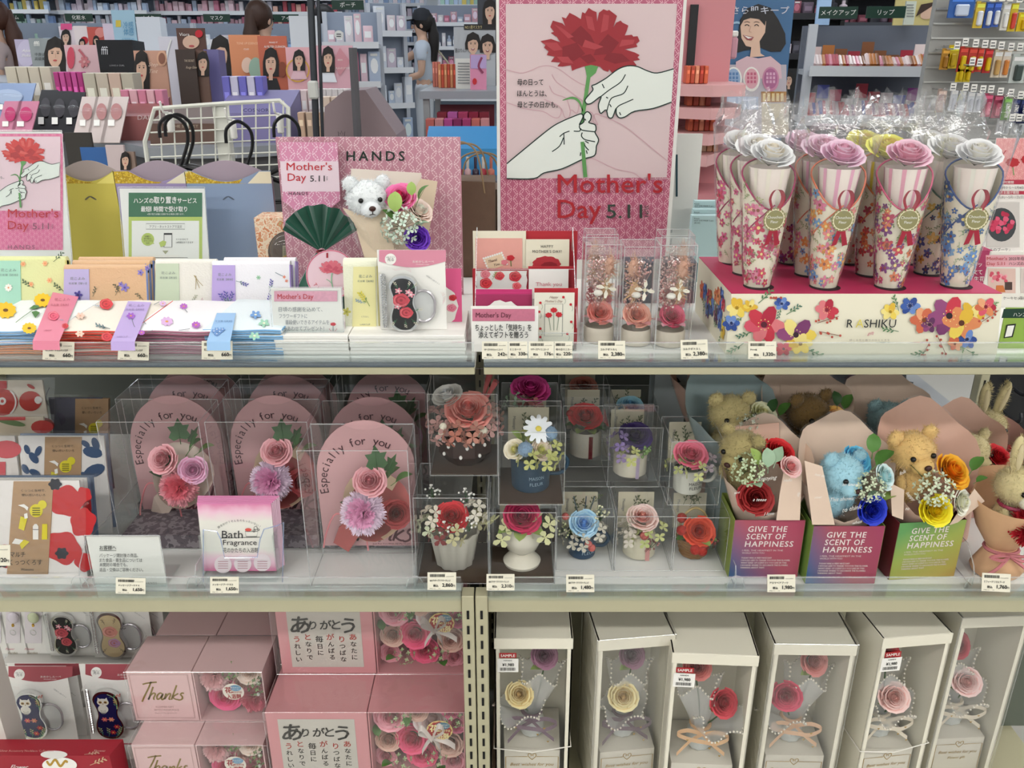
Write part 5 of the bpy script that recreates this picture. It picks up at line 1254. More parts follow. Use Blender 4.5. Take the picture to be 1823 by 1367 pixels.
# ---- price cards along the top fence
for l, t_, r, b, nm, v, lab in ((76,608,132,641,'花こよみ／タオルハンカチ','660','price card of 660 yen below the pink-band towels'),(210,608,265,641,'花こよみ／タオルハンカチ','660','price card of 660 yen below the lilac-band towels'),(359,607,414,640,'花こよみ／タオルハンカチ　タ','660','price card of 660 yen below the blue-band towels'),
    (858,608,904,639,'マザーズデイダイカットミニカード','242','price card of 242 yen, first below the card rack'),(905,608,939,638,'ミニカード','330','price card of 330 yen, second below the card rack'),(941,608,986,638,'マザーズデイミニカード','176','price card of 176 yen, third below the card rack'),(987,608,1019,638,'母の日ミニカード','220','price card of 220 yen, fourth below the card rack'),
    (1065,607,1113,639,'コルクボトル L','2,380','price card of 2,380 yen below the bottle boxes, left'),(1212,605,1260,639,'コルクボトル L','2,380','price card of 2,380 yen below the bottle boxes, right'),(1332,608,1382,639,'F×××B','1,320','price card of 1,320 yen on the painted display box')):
    price(l, t_, r, b, nm, v, lab, tilt=-.03 if l == 1212 else .03 if l < 300 else 0.)
# ============================================================ MIDDLE SHELF, left bay
FILMB = FILM2
def towel_pack(l, r, t, b, Y, lean, lab, cloth, band, motif, grp, full=True, zf=ZM+.001,word=True):
    q = rectw(l, r, t, b, Y, lean, ZM); k = math.tan(lean)
    for i in (0,1): q[i] = Vector((q[i].x, Y+k*(zf-ZM),zf))
    o = thing('towel_pack',lab, 'towel pack',(q[0]+q[1])/2,group=grp)
    mb = MB(); slab(mb, q, .0035,cloth); mb.build('folded_towel',o, world=True)
    n = Vector((0,-cos(lean),sin(lean)))
    if motif:
        mb = pxmb(PX(Y-.0006,lean, ZM)); motif(mb); mb.build('printed_pattern',o, world=True)
    if band:
        bl, br, bl2,br2 = band; pb = PX(Y-.0014,lean, ZM); mb = MB(); p = [pb.P(bl2,b),pb.P(br2,b),pb.P(br, t+2),pb.P(bl, t+2)]
        p[0].y += 0; slab(mb, p, .0065,KRAFT); mb.build('kraft_band',o, world=True)
        pc = PX(Y-.0018,lean, ZM); c = (bl+br)/2; W = br-bl
        if word:
            lettering(o, pc, [('くっつく生地で、',c, t+20,3.6,INK, dict(al='c',w=W*.62)),('使い方いろいろ',c, t+28,3.6,INK, dict(al='c',w=W*.60))])
            mb = pxmb(pc); s = W/72; YB_ = mt('#ded12f'); f = lambda u, v: (c-3+u*s, t+58+v*s)
            mb.disc(*f(8,-4),12*s, YB_, .0003,18); mb.disc(*f(19,-15),8*s, YB_, .0004,16)
            for i, v in enumerate((-9,-5,-1,3)): mb.rect(*f(1,v+1), *f(15,v-.4),INK, .0007)
            mb.p2([f(-25,-14),f(-14,-16),f(-6,-10),f(-8,-4),f(-13,-9)],PAPER, .0004)
            mb.p2([f(-20,6),f(-8,10),f(-14,32),f(-24,28)],YB_, .0004); mb.p2([f(-14,2),f(-8,0),f(-7,9),f(-13,11)],PAPER, .0005)
            if full:
                mb.p2([f(2,48),f(12,48),f(12,24),f(9,20),f(5,20),f(2,24)],PAPER, .0004); mb.p2([f(18,48),f(28,48),f(28,20),f(19,20)],YB_, .0004)
                mb.p2([f(-36,55),f(-15,58),f(-10,50),f(-30,46)],PAPER, .0004); mb.p2([f(-18,66),f(-4,52),f(-14,48),f(-22,56)],YB_, .0004); mb.line([f(2,30),f(12,30)],1,INK, .0006,1)
            mb.build('printed_steps',o, world=True)
            if full: lettering(o, pc, [('マルチ',bl2+6,b-31,8,INK, dict(w=27)),('くっつくろす',bl2+5,b-17,8,INK, dict(w=58)),('Wawomo',bl2+25,b-6,5,INK, dict(w=23))])
    mb = MB(); pf = PX(Y-.004,lean, ZM); p = [pf.P(l-3,b),pf.P(r+4,b),pf.P(r+6,t-5),pf.P(l-4,t-6)]; m5 = []
    nu = 8; V = []; Fs = []
    for j in range(nu+1):
        for i in range(nu+1):
            u, v = i/nu, j/nu; V.append(p[0]*(1-u)*(1-v)+p[1]*u*(1-v)+p[2]*u*v+p[3]*(1-u)*v+n*_R.uniform(-.0006,.0014))
    for j in range(nu):
        for i in range(nu): a = j*(nu+1)+i; Fs.append((a, a+1,a+nu+2,a+nu+1))
    mb.add(V, Fs, FILMB); mb.build('clear_bag',o, SM, world=True)
    return o
RC = mt('#e8e4e0',.85); RD = mt('#c02a2e',.8); NV = mt('#5f7594',.85); BLK = mt('#20222c',.8)
def poppy(mb):
    for u, v, r in ((118,892,27),(148,930,22),(112,975,28),(150,880,12),(150,1000,16),(5,990,20)): mb.disc(u, v, r, RD, .0003,40,r*1.15,u, .08,5)
    for u, v in ((98,862),(110,985),(4,1000)): mb.disc(u, v, 11,BLK, .0008,30,10,0,.14,6)
G1 = 'towel packs on the middle shelf'
for k in range(5):
    towel_pack(-60+k*4,148+k*6,855-k*2,1022,.985+k*.0085,.22,'red poppy towel pack in kraft band, %s in the front row' % ('frontmost','second','third','fourth','fifth')[k],RC if k < 3 else NV, (24,95,12,85) if k == 0 else None, poppy if k == 0 else (lambda mb, k=k: [mb.disc(148+k*6-4,v, 7,RD, .0003,10,24) for v in (905,985)]) if k < 3 else None, G1)
def leaves(mb):
    NVd = mt('#3f5474',.85)
    for u, v, r, a in ((48,800,9,1.2),(60,815,12,.9),(68,803,10,2.),(45,835,10,1.),(62,842,11,.5),(165,805,18,.2),(170,790,12,1.2),(152,790,9,.6),(168,838,20,-.4),(150,845,9,.2)): mb.disc(u, v, r, NVd, .0003,12,r*.55,a)
towel_pack(42,193,776,960,1.10,.2,'white towel pack with slate blue leaf print in kraft band',RC, (80,145,76,142),leaves, G1,False)
towel_pack(46,199,772,960,1.118,.2,'slate blue towel pack just behind the leaf print pack',mt('#8a9ab4',.85),None, None, G1,False)
towel_pack(-60,36,776,960,1.10,.2,'plain white and red towel pack at the left edge, middle row',mt('#ddd6d0',.85),None, lambda mb: [mb.disc(12,800,26,mt('#c94a52',.8),.0003,16,16),mb.rect(-20,860,10,822,mt('#c94a52',.8),.0003)],G1,False)
towel_pack(100,194,708,900,1.24,.12,'grey towel pack in kraft band, back row',mt('#5d5f6e',.85),(134,193,132,192),None, G1,False)
def apples(mb):
    A_ = mt('#b83a36',.8)
    mb.disc(54,714,20,A_, .0003,18,18); mb.disc(68,712,7,RC, .0006,10); mb.disc(55,688,8,A_, .0004,10,3,.5); mb.disc(76,757,21,mt('#9c2a26',.8),.0003,16,14); mb.disc(2,716,30,A_, .0003,22,24); mb.disc(4,714,7,RC, .0006,12); mb.disc(4,714,3,A_, .0009,10)
    mb.ringp(2,716,26,3,RC, .0005,24,-.9,.9); mb.line([(88,690),(82,706),(86,722)],1.5,BLK, .0004,4)
    mb.rect(-60,692,12,678,mt('#c02a2e',.8),.0003)
towel_pack(-60,92,677,900,1.22,.12,'cream towel pack with red apple and fish prints, back row left',mt('#ddd3c4',.85),None, apples, G1,False)
towel_pack(-60,90,742,950,1.16,.16,'red patterned towel pack below the apple print pack',mt('#cdbfa8',.85),None, lambda mb: [mb.disc(20,752,26,mt('#5f7a4a'),.0003,14,5,.2),mb.disc(75,760,20,mt('#b83a36',.8),.0003,14,12),mb.rect(-60,748,45,742,RD, .0003)],G1,False)
# clear tray lips of the back row
o = thing('clear_tray','empty clear plastic trays stacked behind the towel packs','tray',Wz(160,760,ZM))
for i in range(3): clearbox_mb(.19,.02,.16+.008*i, o=(.03+.004*i, .02+.03*i, 0),back=False).build('tray',o)

# ---- "Especially for you" boxed bouquets
ARCHP = mt('#cfa3a5',.5); LEAFP = mottle_mat('grey_leaf_print',['#57505a','#6a6068','#938b90','#4a444c'],90); ARCHD = mt('#4a2c33',.5); SCRIPT = mt('#5a3038',.5)
THANKS = [[(0,78),(20,84),(52,88)],[(30,90),(26,60),(18,20),(14,-6)],[(42,66),(40,40),(36,4),(40,24),(50,36),(57,30),(55,10),(60,4)],[(84,32),(74,36),(66,22),(70,6),(80,12),(86,32),(85,10),(90,4),(96,12)],[(98,34),(97,6),(103,24),(112,34),(116,26),(114,8),(120,6)],[(130,74),(127,40),(124,4)],[(144,34),(128,18),(136,8),(146,4)],[(166,34),(158,36),(154,28),(162,20),(164,8),(154,2),(146,6)]]
def thanks(mb, u, v, s, mat, w=5.,o=.0005,sh=.28):
    for P in THANKS: mb.line([(u+(x+y*sh)*s, v+y*s*mb.vs) for x, y in P],w*s, mat, o, 4)
def gift_arch(l, r, pt, Y, lab, kind, dark=0,full=True):
    a, b = Wy(l, pt, Y),Wy(r, pt, Y); w = b.x-a.x; h = a.z-ZM; dd = .081; cx = (a.x+b.x)/2
    o = thing('clear_box','clear box of the ' + lab.replace(' bouquet',''),'box',(cx, Y+dd/2,ZM+.0005),group='clear boxes with arched cards')
    mb = clearbox_mb(w, dd, h, er=.0006); mb.build('cover',o)
    mb = MB(); mb.add([(-w/2,-dd/2+.003,.012),(w/2,-dd/2+.003,.012),(w/2,dd/2-.003,.012),(-w/2,dd/2-.003,.012)],[(0,1,2,3)],CLEAR); mb.build('inner_tray',o)
    if Y > 1: mb = MB(); mb.box((0,0,.012),(w-.004,dd-.006,.022),LEAFP); mb.build('printed_base',o)
    f = thing('bouquet_card',lab, 'bouquet',(cx, Y+dd/2,ZM+.001),group='arched card bouquets')
    W, Hh = w*.97,h*.975; yb = dd/2-.002; n = 18; P = [(W/2,0),(W/2,Hh*.90)]+[(W/2-W*(i/n),Hh*.62+(Hh*.375)*sin(pi*(.20+.80*i/n))) for i in range(1,n+1)]
    P = [(W/2,0)]+[(W*.02-W*.52*cos(pi-(pi*(.0+i/n))),Hh*.56+Hh*.43*sin(pi*i/n)) for i in range(n+1)]+[(-W/2,Hh*.35),(-W*.49,0)]
    P = [(max(-W/2,min(W/2,x)),z) for x, z in P]; k = len(P)
    mb = MB(); V = [(x, yb, z+.014) for x, z in P]+[(x, yb+.0012,z+.014) for x, z in P]
    mb.add(V, [tuple(range(k)),tuple(range(2*k-1,k-1,-1))]+[(i, (i+1) % k, (i+1) % k+k, i+k) for i in range(k)],ARCHP); mb.build('arched_card',f)
    mb = MB(); mb.map = lambda u, v, oo: Vector((u, yb-oo, v+.01)); mb.arctext('Especially for you',W*.04,Hh*.53,Hh*.30,pi*1.06,pi*.36,.0178,ARCHD, .0006); mb.build('lettering',f)
    mb = MB(); mb.map = lambda u, v, oo: Vector((u, yb-oo, v+.01)); thanks(mb, -W*.30,Hh*.05,W*.0043,SCRIPT, 5.5,.0007); mb.text('Just For You With All My Heart',W*.02,Hh*.03,.0042,SCRIPT, 'l',.0006); mb.build('script_lettering',f)
    if not full: return o
    WP = mt('#b9625f' if kind == 2 else '#e3cfc0',.6,noise=.04); WPi = mt('#e3c9a8' if kind == 2 else '#ded0c2',.6); cz = h*.53; cxx = W*.12
    mb = MB(); V = []; Fs = []; n = 24; R0 = W*.315                     # open paper collar
    for j in range(5):
        for i in range(n):
            a_ = 2*pi*i/n; t = j/4; rr = R0*(.22+.84*t)*(1+.05*sin(3*a_+1)); V.append((cxx-W*.10*(1-t)+cos(a_)*rr, yb-.012-.040*t*(.55-.45*sin(a_)),cz-.009-.045*(1-t)+sin(a_)*rr*1.0))
    for j in range(4):
        for i in range(n): p, q = j*n+i, j*n+(i+1) % n; Fs.append((p, q, q+n, p+n))
    mb.add(V, Fs, WP); mb.build('paper_collar',f, SM)
    mb = MB(); V2 = [Vector(v)*1. for v in V[3*n:]]; mb.add([v+Vector((0,-.0008,0)) for v in V2],[(i, (i+1) % n, (i+1) % n+n, i+n) for i in range(n) if 2 < i % n < 22],WPi); mb.build('inner_paper',f, SM)
    tail = [(-W*.12,cz-.042),(-W*.30,cz-.058),(-W*.38,cz-.086),(-W*.22,cz-.098),(-W*.05,cz-.062)]
    mb = MB(); T = [(x, yb-.008-.006*(i % 2),z) for i, (x, z) in enumerate(tail)]; mb.add(T+[(x, y+.005,z) for x, y, z in T],[(0,1,2,3,4),(9,8,7,6,5)]+[(i, (i+1) % 5,(i+1) % 5+5,i+5) for i in range(5)],WP); mb.build('paper_tail',f)
    RBN = mt('#dd8a8f',.5); mb = MB()
    for S in ([(-.10,-.042),(-.30,-.030),(-.42,-.062),(-.46,-.085)],[(-.10,-.044),(-.02,-.06),(0,-.09)],[(-.10,-.042),(-.18,-.03),(-.16,-.05),(-.09,-.044)]): mb.tube(smoothline([(x*W, yb-.022,cz+z) for x, z in S],5),.0013,RBN, 5)
    mb.build('ribbon',f, SM)
    DR = mt('#c9868c',.6,sss=.1); DR2 = mt('#b8707a',.6); LP = mt('#cf8fae',.6,sss=.1)
    y0 = yb-.045
    if kind == 1:
        rose(f, (cxx-W*.14,y0,cz+.022),.026,DR, (-.2,-.8,.55),DR2); rose(f, (cxx+W*.16,y0,cz+.005),.024,LP, (.25,-.85,.4),mt('#b8749a',.6),seed=1)
        carnation(f, (cxx, y0-.004,cz-.022),.029,mt('#ee9aa4',.7),mt('#e07a88',.7),(0,-.9,.4))
    else:
        rose(f, (cxx-W*.02,y0,cz+.035),.026,DR, (0,-.75,.65),DR2,seed=1); carnation(f, (cxx-W*.10,y0-.004,cz-.012),.032,mt('#efcfe0',.7),mt('#e3a8c8',.7),(-.1,-.9,.35))
        rose(f, (cxx+W*.21,y0+.004,cz-.018),.023,mt('#7a2a2c',.6),(.3,-.85,.4),mt('#5f1f22',.6),seed=2)
    for i, (x, z, L, az, tl, mm, kd) in enumerate(((.05,.052,.030,1.9,1.2,LEAFD, 2),(.16,.046,.026,.7,1.0,LEAFD, 2),(.12,.03,.028,.3,.7,LEAF, 1),(.22,.028,.026,.2,.4,LEAF, 1),(-.22,-.012,.02,3.,.4,LEAFD, 0))):
        leaf(f, (cxx+x*W, y0+.008,cz+z),L, mm, az, tl, kd)
    return o
gift_arch(528,725,803,.966,'pale carnation bouquet with dark rose, frontmost card',2)
gift_arch(364,546,752,1.056,'pale carnation bouquet behind the bath leaflets',2)
gift_arch(171,353,752,1.056,'coral carnation bouquet with two roses and ivy',1)
gift_arch(552,735,755,1.056,'bouquet card directly behind the frontmost card',2)
gift_arch(205,375,711,1.148,'bouquet card in the back row, left',1,full=False)
gift_arch(396,566,711,1.148,'bouquet card in the back row, middle',2,full=False)
gift_arch(590,757,700,1.17,'bouquet card in the back row, right, with ivy',1)
gift_arch(230,400,690,1.235,'bouquet card deep in the back, left',1,full=False)
gift_arch(415,580,690,1.235,'bouquet card deep in the back, middle',1,full=False)

# ---- customer notice and bath leaflets
o, pl = card('notice_card','white customer notice card in a clear stand on the middle shelf','sign',162,290,955,1046,.972,PAPER, .001,.04,ZM, floor=ZM+.001)
lettering(o, PX(.971,.04,ZM),[('お客様へ',177,978,6,INK, dict(w=30,bold=.01)),('パッケージ開封後の商品、',177,991.5,5.4,INK, dict(w=69)),('また食品・衛生品については',177,1000,5.4,INK, dict(w=76)),('未開封の場合でも、',177,1008,5.4,INK, dict(w=50)),('返品・交換はご容赦ください。',177,1017,5.4,INK, dict(w=78)),('HANDS',259,1040,4,GREYINK, dict(w=20,sp=1.3))])
mb = pxmb(PX(.971,.04,ZM)); mb.rect(177,980.4,207,979.6,INK); mb.build('underline',o, world=True)
acrylic_holder(o, 160,292,952,1046,.967,.04,ZM, .05,ZM+.001)
PBM = grad_mat('pink_cloud_print',[(0,'#cf5f92'),(.18,'#efc4d6'),(.32,'#e9e6dc'),(.72,'#e9e6dc'),(.86,'#efc4d6'),(1.,'#d6659a')],(0,0,1),9.5,-.06,.16)
for k in range(6):
    q = rectw(358+k*.4,488+k*3,897-k*2.6,1026,.985+k*.003,.10,ZM)
    for i in (0,1): q[i].z = ZM+.012
    o = thing('bath_leaflet','pink and cream bath fragrance leaflet in the clear holder, %s' % ('frontmost','second','third','fourth','fifth','rearmost')[k],'leaflet',(q[0]+q[1])/2,group='bath fragrance leaflets')
    mb = MB(); slab(mb, q, .0014,PBM if k == 0 else mt('#f0c9dc',.5)); mb.build('sheet',o, world=True)
    mb = MB(); mb.tube([q[3]+Vector((0,.0007,0)),q[2]+Vector((0,.0007,0))],.0011,mt('#e084b4',.5),5); mb.build('top_edge',o, world=True)
    if k == 0:
        P_ = PX(.984,.10,ZM); BI = mt('#2c2c2e')
        lettering(o, P_, [('Bath',395,958,14,BI, dict(w=37)),('Fragrance',397,970,9.5,BI, dict(w=60)),('花のかたちの入浴剤',397,983,7,BI, dict(w=62))])
        mb = pxmb(P_); mb.arctext('飾るだけ？そんなのもったいない！',427,990,62,pi*.70,pi*.31,4.6,BI); mb.build('arched_lettering',o, world=True)
        mb = pxmb(P_); mb.line([(436,946),(459,946),(457,955),(438,955)],.9,BI, .0003,1,True); mb.line([(393,958),(463,956)],.9,BI, .0003,1); mb.disc(442,943,6,mt('#d85a50'),.0002,10,3)
        for u, v, r in ((455,940,3),(460,943,1.6),(452,945,2)): mb.ringp(u, v, r, .8,BI, .0004,12)
        for u in (397,432,467): mb.disc(u, 1005-(u-397)*.05,15.5,mt('#f0dfe4'),.0002,20); [mb.rect(u-9,1000+j*4,u+9,999+j*4,mt('#b0707f'),.0005) for j in range(4)]
        mb.build('illustration',o, world=True)
o = thing('leaflet_holder','clear acrylic leaflet holder with a scooped front','holder',Wy(432,1045,.975)); o.location.z = ZM
mb = MB(); A = PX(.976); P = [A.P(*p) for p in ((362,1040),(503,1040),(505,930),(495,935),(470,942),(463,960),(458,992),(400,993),(393,960),(386,946),(362,943))]
mb.add(P, [tuple(range(len(P)))],ACRYL); mb.tube(P, .0008,clear('blue_tint_edge',tint=(.75,.82,.98),base=.12,haze=.25,hazecol=(.5,.6,.9)),5,closed=True)
c = o.location; mb.box((c.x, 1.0,ZM+.006),(.096,.05,.01),ACRYL)
for s in (-1,1): mb.box((c.x+s*.05,1.0,ZM+.04),(.0015,.05,.07),ACRYL)
mb.build('acrylic_shell',o, world=True)
# ============================================================ boxed flower arrangements
BROWN = mt('#4a3a30',.5,noise=.2,ns=8)
def fbox(l, r, pt, Y, zb, d, lab, base=None, card_=False, er=.0006):
    a, b = Wy(l, pt, Y),Wy(r, pt, Y); w = b.x-a.x; h = a.z-zb; x = (a.x+b.x)/2
    o = thing('clear_box','clear box of the ' + lab, 'box',(x, Y+d/2,zb),group='clear flower boxes')
    clearbox_mb(w, d, h-.0006,er=er).build('cover',o)
    if base:
        mb = MB(); mb.box((0,0,.0015),(w-.002,d-.002,.0016),base); mb.build('floor_card',o)
    if card_:
        mb = MB(); mb.add([(-w*.36,d*.35,h*.30),(w*.30,d*.35,h*.30),(w*.30,d*.42,h*.94),(-w*.36,d*.42,h*.94)],[(0,1,2,3)],mt('#cfc8b0',.6))
        mb.map = lambda u, v, oo: Vector((u, d*.35+(v-h*.30)/(h*.64)*d*.07-.0008,v))
        for k in range(5): psprig(mb, -w*.05+_R.uniform(-.01,.02),h*.5+_R.uniform(0,.02),.022,_R.uniform(.8,2.2),mt('#5f6a4a'),mt('#5f6a4a'),5,.0003)
        mb.text('Message',-w*.28,h*.82,.006,GREYINK, 'l',.0004,ang=-pi/2); mb.build('message_card',o)
    return o, Vector((x, Y+d/2,zb+.0026)),w, h
AG = 'flower arrangements in clear boxes'
def hyd(f, loc_, R, c, n=12,seed=0): return cluster(f, loc_, R, mt(c, .65),mt(c, .65),(0,-.5,.85),n, 4,seed, .55,'hydrangea')
def mug(f, c, tc, r=.026,h=.044,hand=True):
    mb = MB(); mt_ = mt(c, .35); mb.lathe([(r*.86,0),(r*.9,.002),(r*.9,.004),(r*.96,h*.9),(r*1.04,h),(r*.96,h),(r*.9,h*.9)],mt_, 26); mb.build('mug_body',f, SM)
    if hand:
        mb = MB(); mb.tube(smoothline([(r*.9,0,h*.35),(r*1.45,-.003,h*.42),(r*1.75,-.004,h*.75),(r*1.45,-.003,h*1.0),(r*.95,0,h*.92)],5),.0028,mt_, 8); mb.build('handle',f, SM)
    mb = MB(); rr = r*.94; mb.map = lambda u, v, oo: Vector((sin(u/rr)*(rr+oo),-cos(u/rr)*(rr+oo),v)); mb.text('MAISON',.008,h*.42,.007,mt(tc),'c',.0008,w=.021); mb.text('FLEUR',.008,h*.24,.007,mt(tc),'c',.0008,w=.019); mb.build('lettering',f)
    mb = MB(); mb.lathe([(.0005,h*.86),(r*.92,h*.86)],mt('#3a4a2a',.9),16,capb=False); mb.build('moss',f)
def pot(f, prof, c, n=26,rough=.35,wob=None, name='pot'):
    mb = MB(); mb.lathe(prof, mt(c, rough),n, wob=wob); return mb.build(name, f, SM)
# supporting boxes behind the front row (seen only through the others)
SUP = []
# 1 brown dotted pot (upper, left bay)
zf = ZM+.0005; HL = Wy(800,886,.972).z
o, c, w, h = fbox(735,868,886,.972,zf, .10,'white fluted pot with red rose',BROWN)
f = thing('flower_pot','white fluted pot with red rose, hydrangea and gypsophila','flower arrangement',c, group=AG)
pot(f, [(.024,0),(.026,.002),(.034,.05),(.038,.058),(.034,.056)],'#d9d5c8',44,.4,lambda a, z: .05*sin(11*a))
rose(f, (-.002,-.012,.082),.027,mt('#b01f28',.6),(.1,-.6,.8),mt('#9a1822',.6),seed=1)
for p, cc in (((-.03,-.008,.078),'#dcd3c0'),((.03,-.002,.084),'#e3dccb'),((-.034,-.012,.064),'#c9cfae'),((.034,.004,.066),'#b0aa82'),((.0,-.026,.06),'#c3bd90'),((-.018,-.022,.058),'#7a2f30')): hyd(f, p, .017,cc, 7,int(p[0]*1000) % 5)
for p in ((-.01,-.03,.07),(.022,-.026,.074),(.018,.0,.105),(-.03,.01,.105)): berries(f, p, .014,mt('#f3f1ea',.7),16,.13,1,name='gypsophila')
fbox(738,866,880,1.074,zf, .10,'empty space behind the white fluted pot',BROWN)
o, c, w, h = fbox(760,885,701,1.034,HL, .096,'brown polka dot pot',BROWN)
f = thing('flower_pot','dark brown polka dot pot with coral rose and white bloom','flower arrangement',c, group=AG)
mb = MB(); DKB = mt('#2c120c',.18); mb.lathe([(.026,0),(.040,.018),(.040,.05),(.036,.052)],DKB, 8,a0=pi/8,a1=2*pi+pi/8); mb.build('faceted_pot',f)
mb = MB()
for k in range(10):
    a = -pi/2+(k-4.5)*.24; r = .0385; z = (.040,.020,.034)[k % 3]; mb.ell((cos(a)*r, sin(a)*r, z),(.0024,.0024,.0030),PAPER, 8,6)
mb.build('painted_dots',f)
rose(f, (.006,-.014,.082),.034,mt('#e07a70',.6,sss=.1),(.05,-.55,.85),mt('#d5685f',.6),1.1); rose(f, (-.024,.0,.098),.024,mt('#ecd0c8',.6),(-.3,-.3,.9),mt('#f3e6e0',.6),1.1,3)
for p, cc in (((-.038,-.006,.064),'#b58a84'),((.036,-.004,.072),'#a88a80'),((.036,-.016,.056),'#b58a84'),((-.012,-.034,.056),'#a86a5a'),((.012,-.034,.054),'#b07a6a'),((-.03,-.024,.052),'#b58a84')): hyd(f, p, .018,cc, 8,int(abs(p[0])*1000) % 5)
for p in ((-.028,-.034,.066),(-.03,-.034,.056),(.022,-.036,.056),(.028,-.034,.060)): mb = MB(); mb.ell(p, .0055,mt('#e3dcc8',.8,bump=1.,ns=300),10,7); mb.build('white_ball_bloom',f, SM)
for a, b in (((.02,.01,.07),(.045,.0,.12)),((.02,.01,.07),(.036,.02,.125))): mb = MB(); mb.tube([a, b],[.001,.0045],mt('#b5585a',.8),6); mb.build('feather_grass',f)
# 2 right-bay front row
FR = []
def arr(lab, c): return thing('flower_pot',lab, 'flower arrangement',c, group=AG)
o, c, w, h = fbox(871,990,912,.972,zf, .10,'white egg vase with crimson rose',BROWN, True); H2 = zf+h
f = arr('white egg-shaped vase with crimson rose and pale green petals',c)
pot(f, [(.026,0),(.027,.004),(.020,.012),(.012,.018),(.022,.026),(.029,.042),(.028,.056),(.024,.062)],'#e3ddcc',28,.15,name='egg_vase')
rose(f, (.0,-.01,.080),.029,mt('#a81f4a',.6),(.05,-.6,.8),mt('#8f1840',.6),1.05,1)
for p, a in (((.03,-.014,.062),0.),((-.03,-.014,.058),3.)): hyd(f, p, .022,'#d8d8a4',5,1)
for a in (.2,.9,2.4,3.6,4.6,5.6): leaf(f, (cos(a)*.012,sin(a)*.012-.01,.06),.026,LEAF if a < 3 else LEAFL, a, .15,1)
fbox(880,992,905,1.074,zf, .10,'empty space behind the egg vase',BROWN)
o, c, w, h = fbox(887,1007,769,.992,H2,.105,'navy mug with white daisy',BROWN, True); HB = H2
f = arr('navy mug with white daisy, peach roses and blue thistle',c); mug(f, '#1f3f55','#8fa8b8',.0295,.050)
daisy(f, (.010,-.008,.090),.021,mt('#eef2f6',.6),mt('#e8d45a',.7),(.1,-.7,.7)); rose(f, (.014,-.020,.064),.017,mt('#e8bfa4',.6),(.3,-.7,.6),mt('#c8c87a',.6)); rose(f, (-.022,-.018,.064),.017,mt('#e8c8a8',.6),(-.4,-.7,.6),mt('#d0cc88',.6),1.,2)
for p in ((-.008,-.026,.068),(.026,-.006,.082)): mb = MB(); mb.ell(p, .0105,mt('#7f9ab4',.8,bump=1.,ns=300,noise=.3),12,8); fur_mb(mb, [(p, (.0105,)*3,1)],mt('#9fb4c8'),90,.004); mb.build('thistle',f, SM)
for p in ((.028,-.012,.058),(-.004,-.026,.052),(.0,.01,.07),(.02,-.026,.05)): hyd(f, p, .016,'#b8bb70',6,2)
for a in (.4,1.6,2.7): leaf(f, (cos(a)*.01,sin(a)*.01,.06),.026,LEAFL, a, .7,1)
o, c, w, h = fbox(892,998,722,1.10,H2,.09,'magenta rose with sage leaves',None, True)
f = arr('magenta rose with sage green sprigs in the back box',c); pot(f, [(.022,0),(.025,.05)],'#cfc8b4')
rose(f, (.0,-.0,.104),.030,mt('#b83a78',.6),(.05,-.4,.9),mt('#a02a68',.6),1.1); cluster(f, (-.02,-.016,.085),.02,SAGE, SAGE, (-.4,-.6,.6),14,2,1,.35,'sage_sprig'); hyd(f, (.0,-.02,.075),.022,'#b5746c',8)
# 3 small boxes
o, c, w, h = fbox(992,1095,919,1.003,zf, .085,'navy mug with pale blue rose',None, True); H3 = zf+h
f = arr('navy mug with pale blue rose, coral blossoms and gypsophila',c); mug(f, '#22405c','#a8bccb',.0215,.036)
rose(f, (.0,-.014,.058),.0235,mt('#8fb8e0',.6,sss=.1),(0,-.75,.65),mt('#7aa6d6',.6))
for p in ((.02,-.018,.046),(-.018,-.02,.034),(-.004,-.026,.034)): hyd(f, p, .015,'#cfc9b8',5,1)
for p in ((-.026,-.006,.064),(.006,-.03,.033),(.011,-.03,.027)): mb = MB(); mb.ell(p, .0055,mt('#cf6a64',.8,bump=1.,ns=400),10,7); mb.build('coral_ball',f, SM)
berries(f, (.024,-.004,.064),.016,mt('#e6e3c0',.7),24,.12,1,name='gypsophila'); berries(f, (-.026,-.01,.046),.014,mt('#d8dcae',.7),18,.12,2,name='gypsophila')
for x in (-.014,.004,.016): mb = MB(); mb.tube(smoothline([(x*.4,.0,.06),(x*.8,.004,.078),(x, .006,.09)],3),.0008,mt('#4a5a68'),4); mb.build('twig',f)
o, c, w, h = fbox(1099,1202,919,1.003,zf, .085,'cream jar with pale pink rose and berries',None, True)
f = arr('cream jar with pale pink rose and dusky pink berries',c); pot(f, [(.020,0),(.0235,.003),(.0235,.032),(.020,.040),(.018,.040)],'#ddd6be',28,.3)
mb = MB(); mb.box((.009,-.0232,.014),(.006,.001,.026),mt('#c8908a',.5)); mb.build('printed_ribbon',f)
rose(f, (.0,-.012,.066),.025,mt('#e6b0a6',.6,sss=.1),(0,-.5,.85),mt('#dd9c94',.6)); berries(f, (.012,-.024,.030),.014,mt('#9a6a68',.4),22,.14,3)
for p, cc in (((-.022,-.014,.050),'#cfc5b6'),((-.022,-.02,.038),'#d6cdbf'),((.022,-.016,.046),'#c6c988'),((.0,-.024,.040),'#bcc47c')): hyd(f, p, .015,cc, 5,2)
mb = MB(); mb.ell((.002,-.028,.046),.0065,mt('#c8665e',.8,bump=1.,ns=400),10,7); mb.build('coral_ball',f, SM)
o, c, w, h = fbox(1205,1300,921,1.003,zf, .085,'little wicker basket with orange-red rose',None, True)
f = arr('little wicker basket with orange-red rose and berries',c); WK = mt('#8a6238',.6,noise=.2,ns=80); mb = MB()
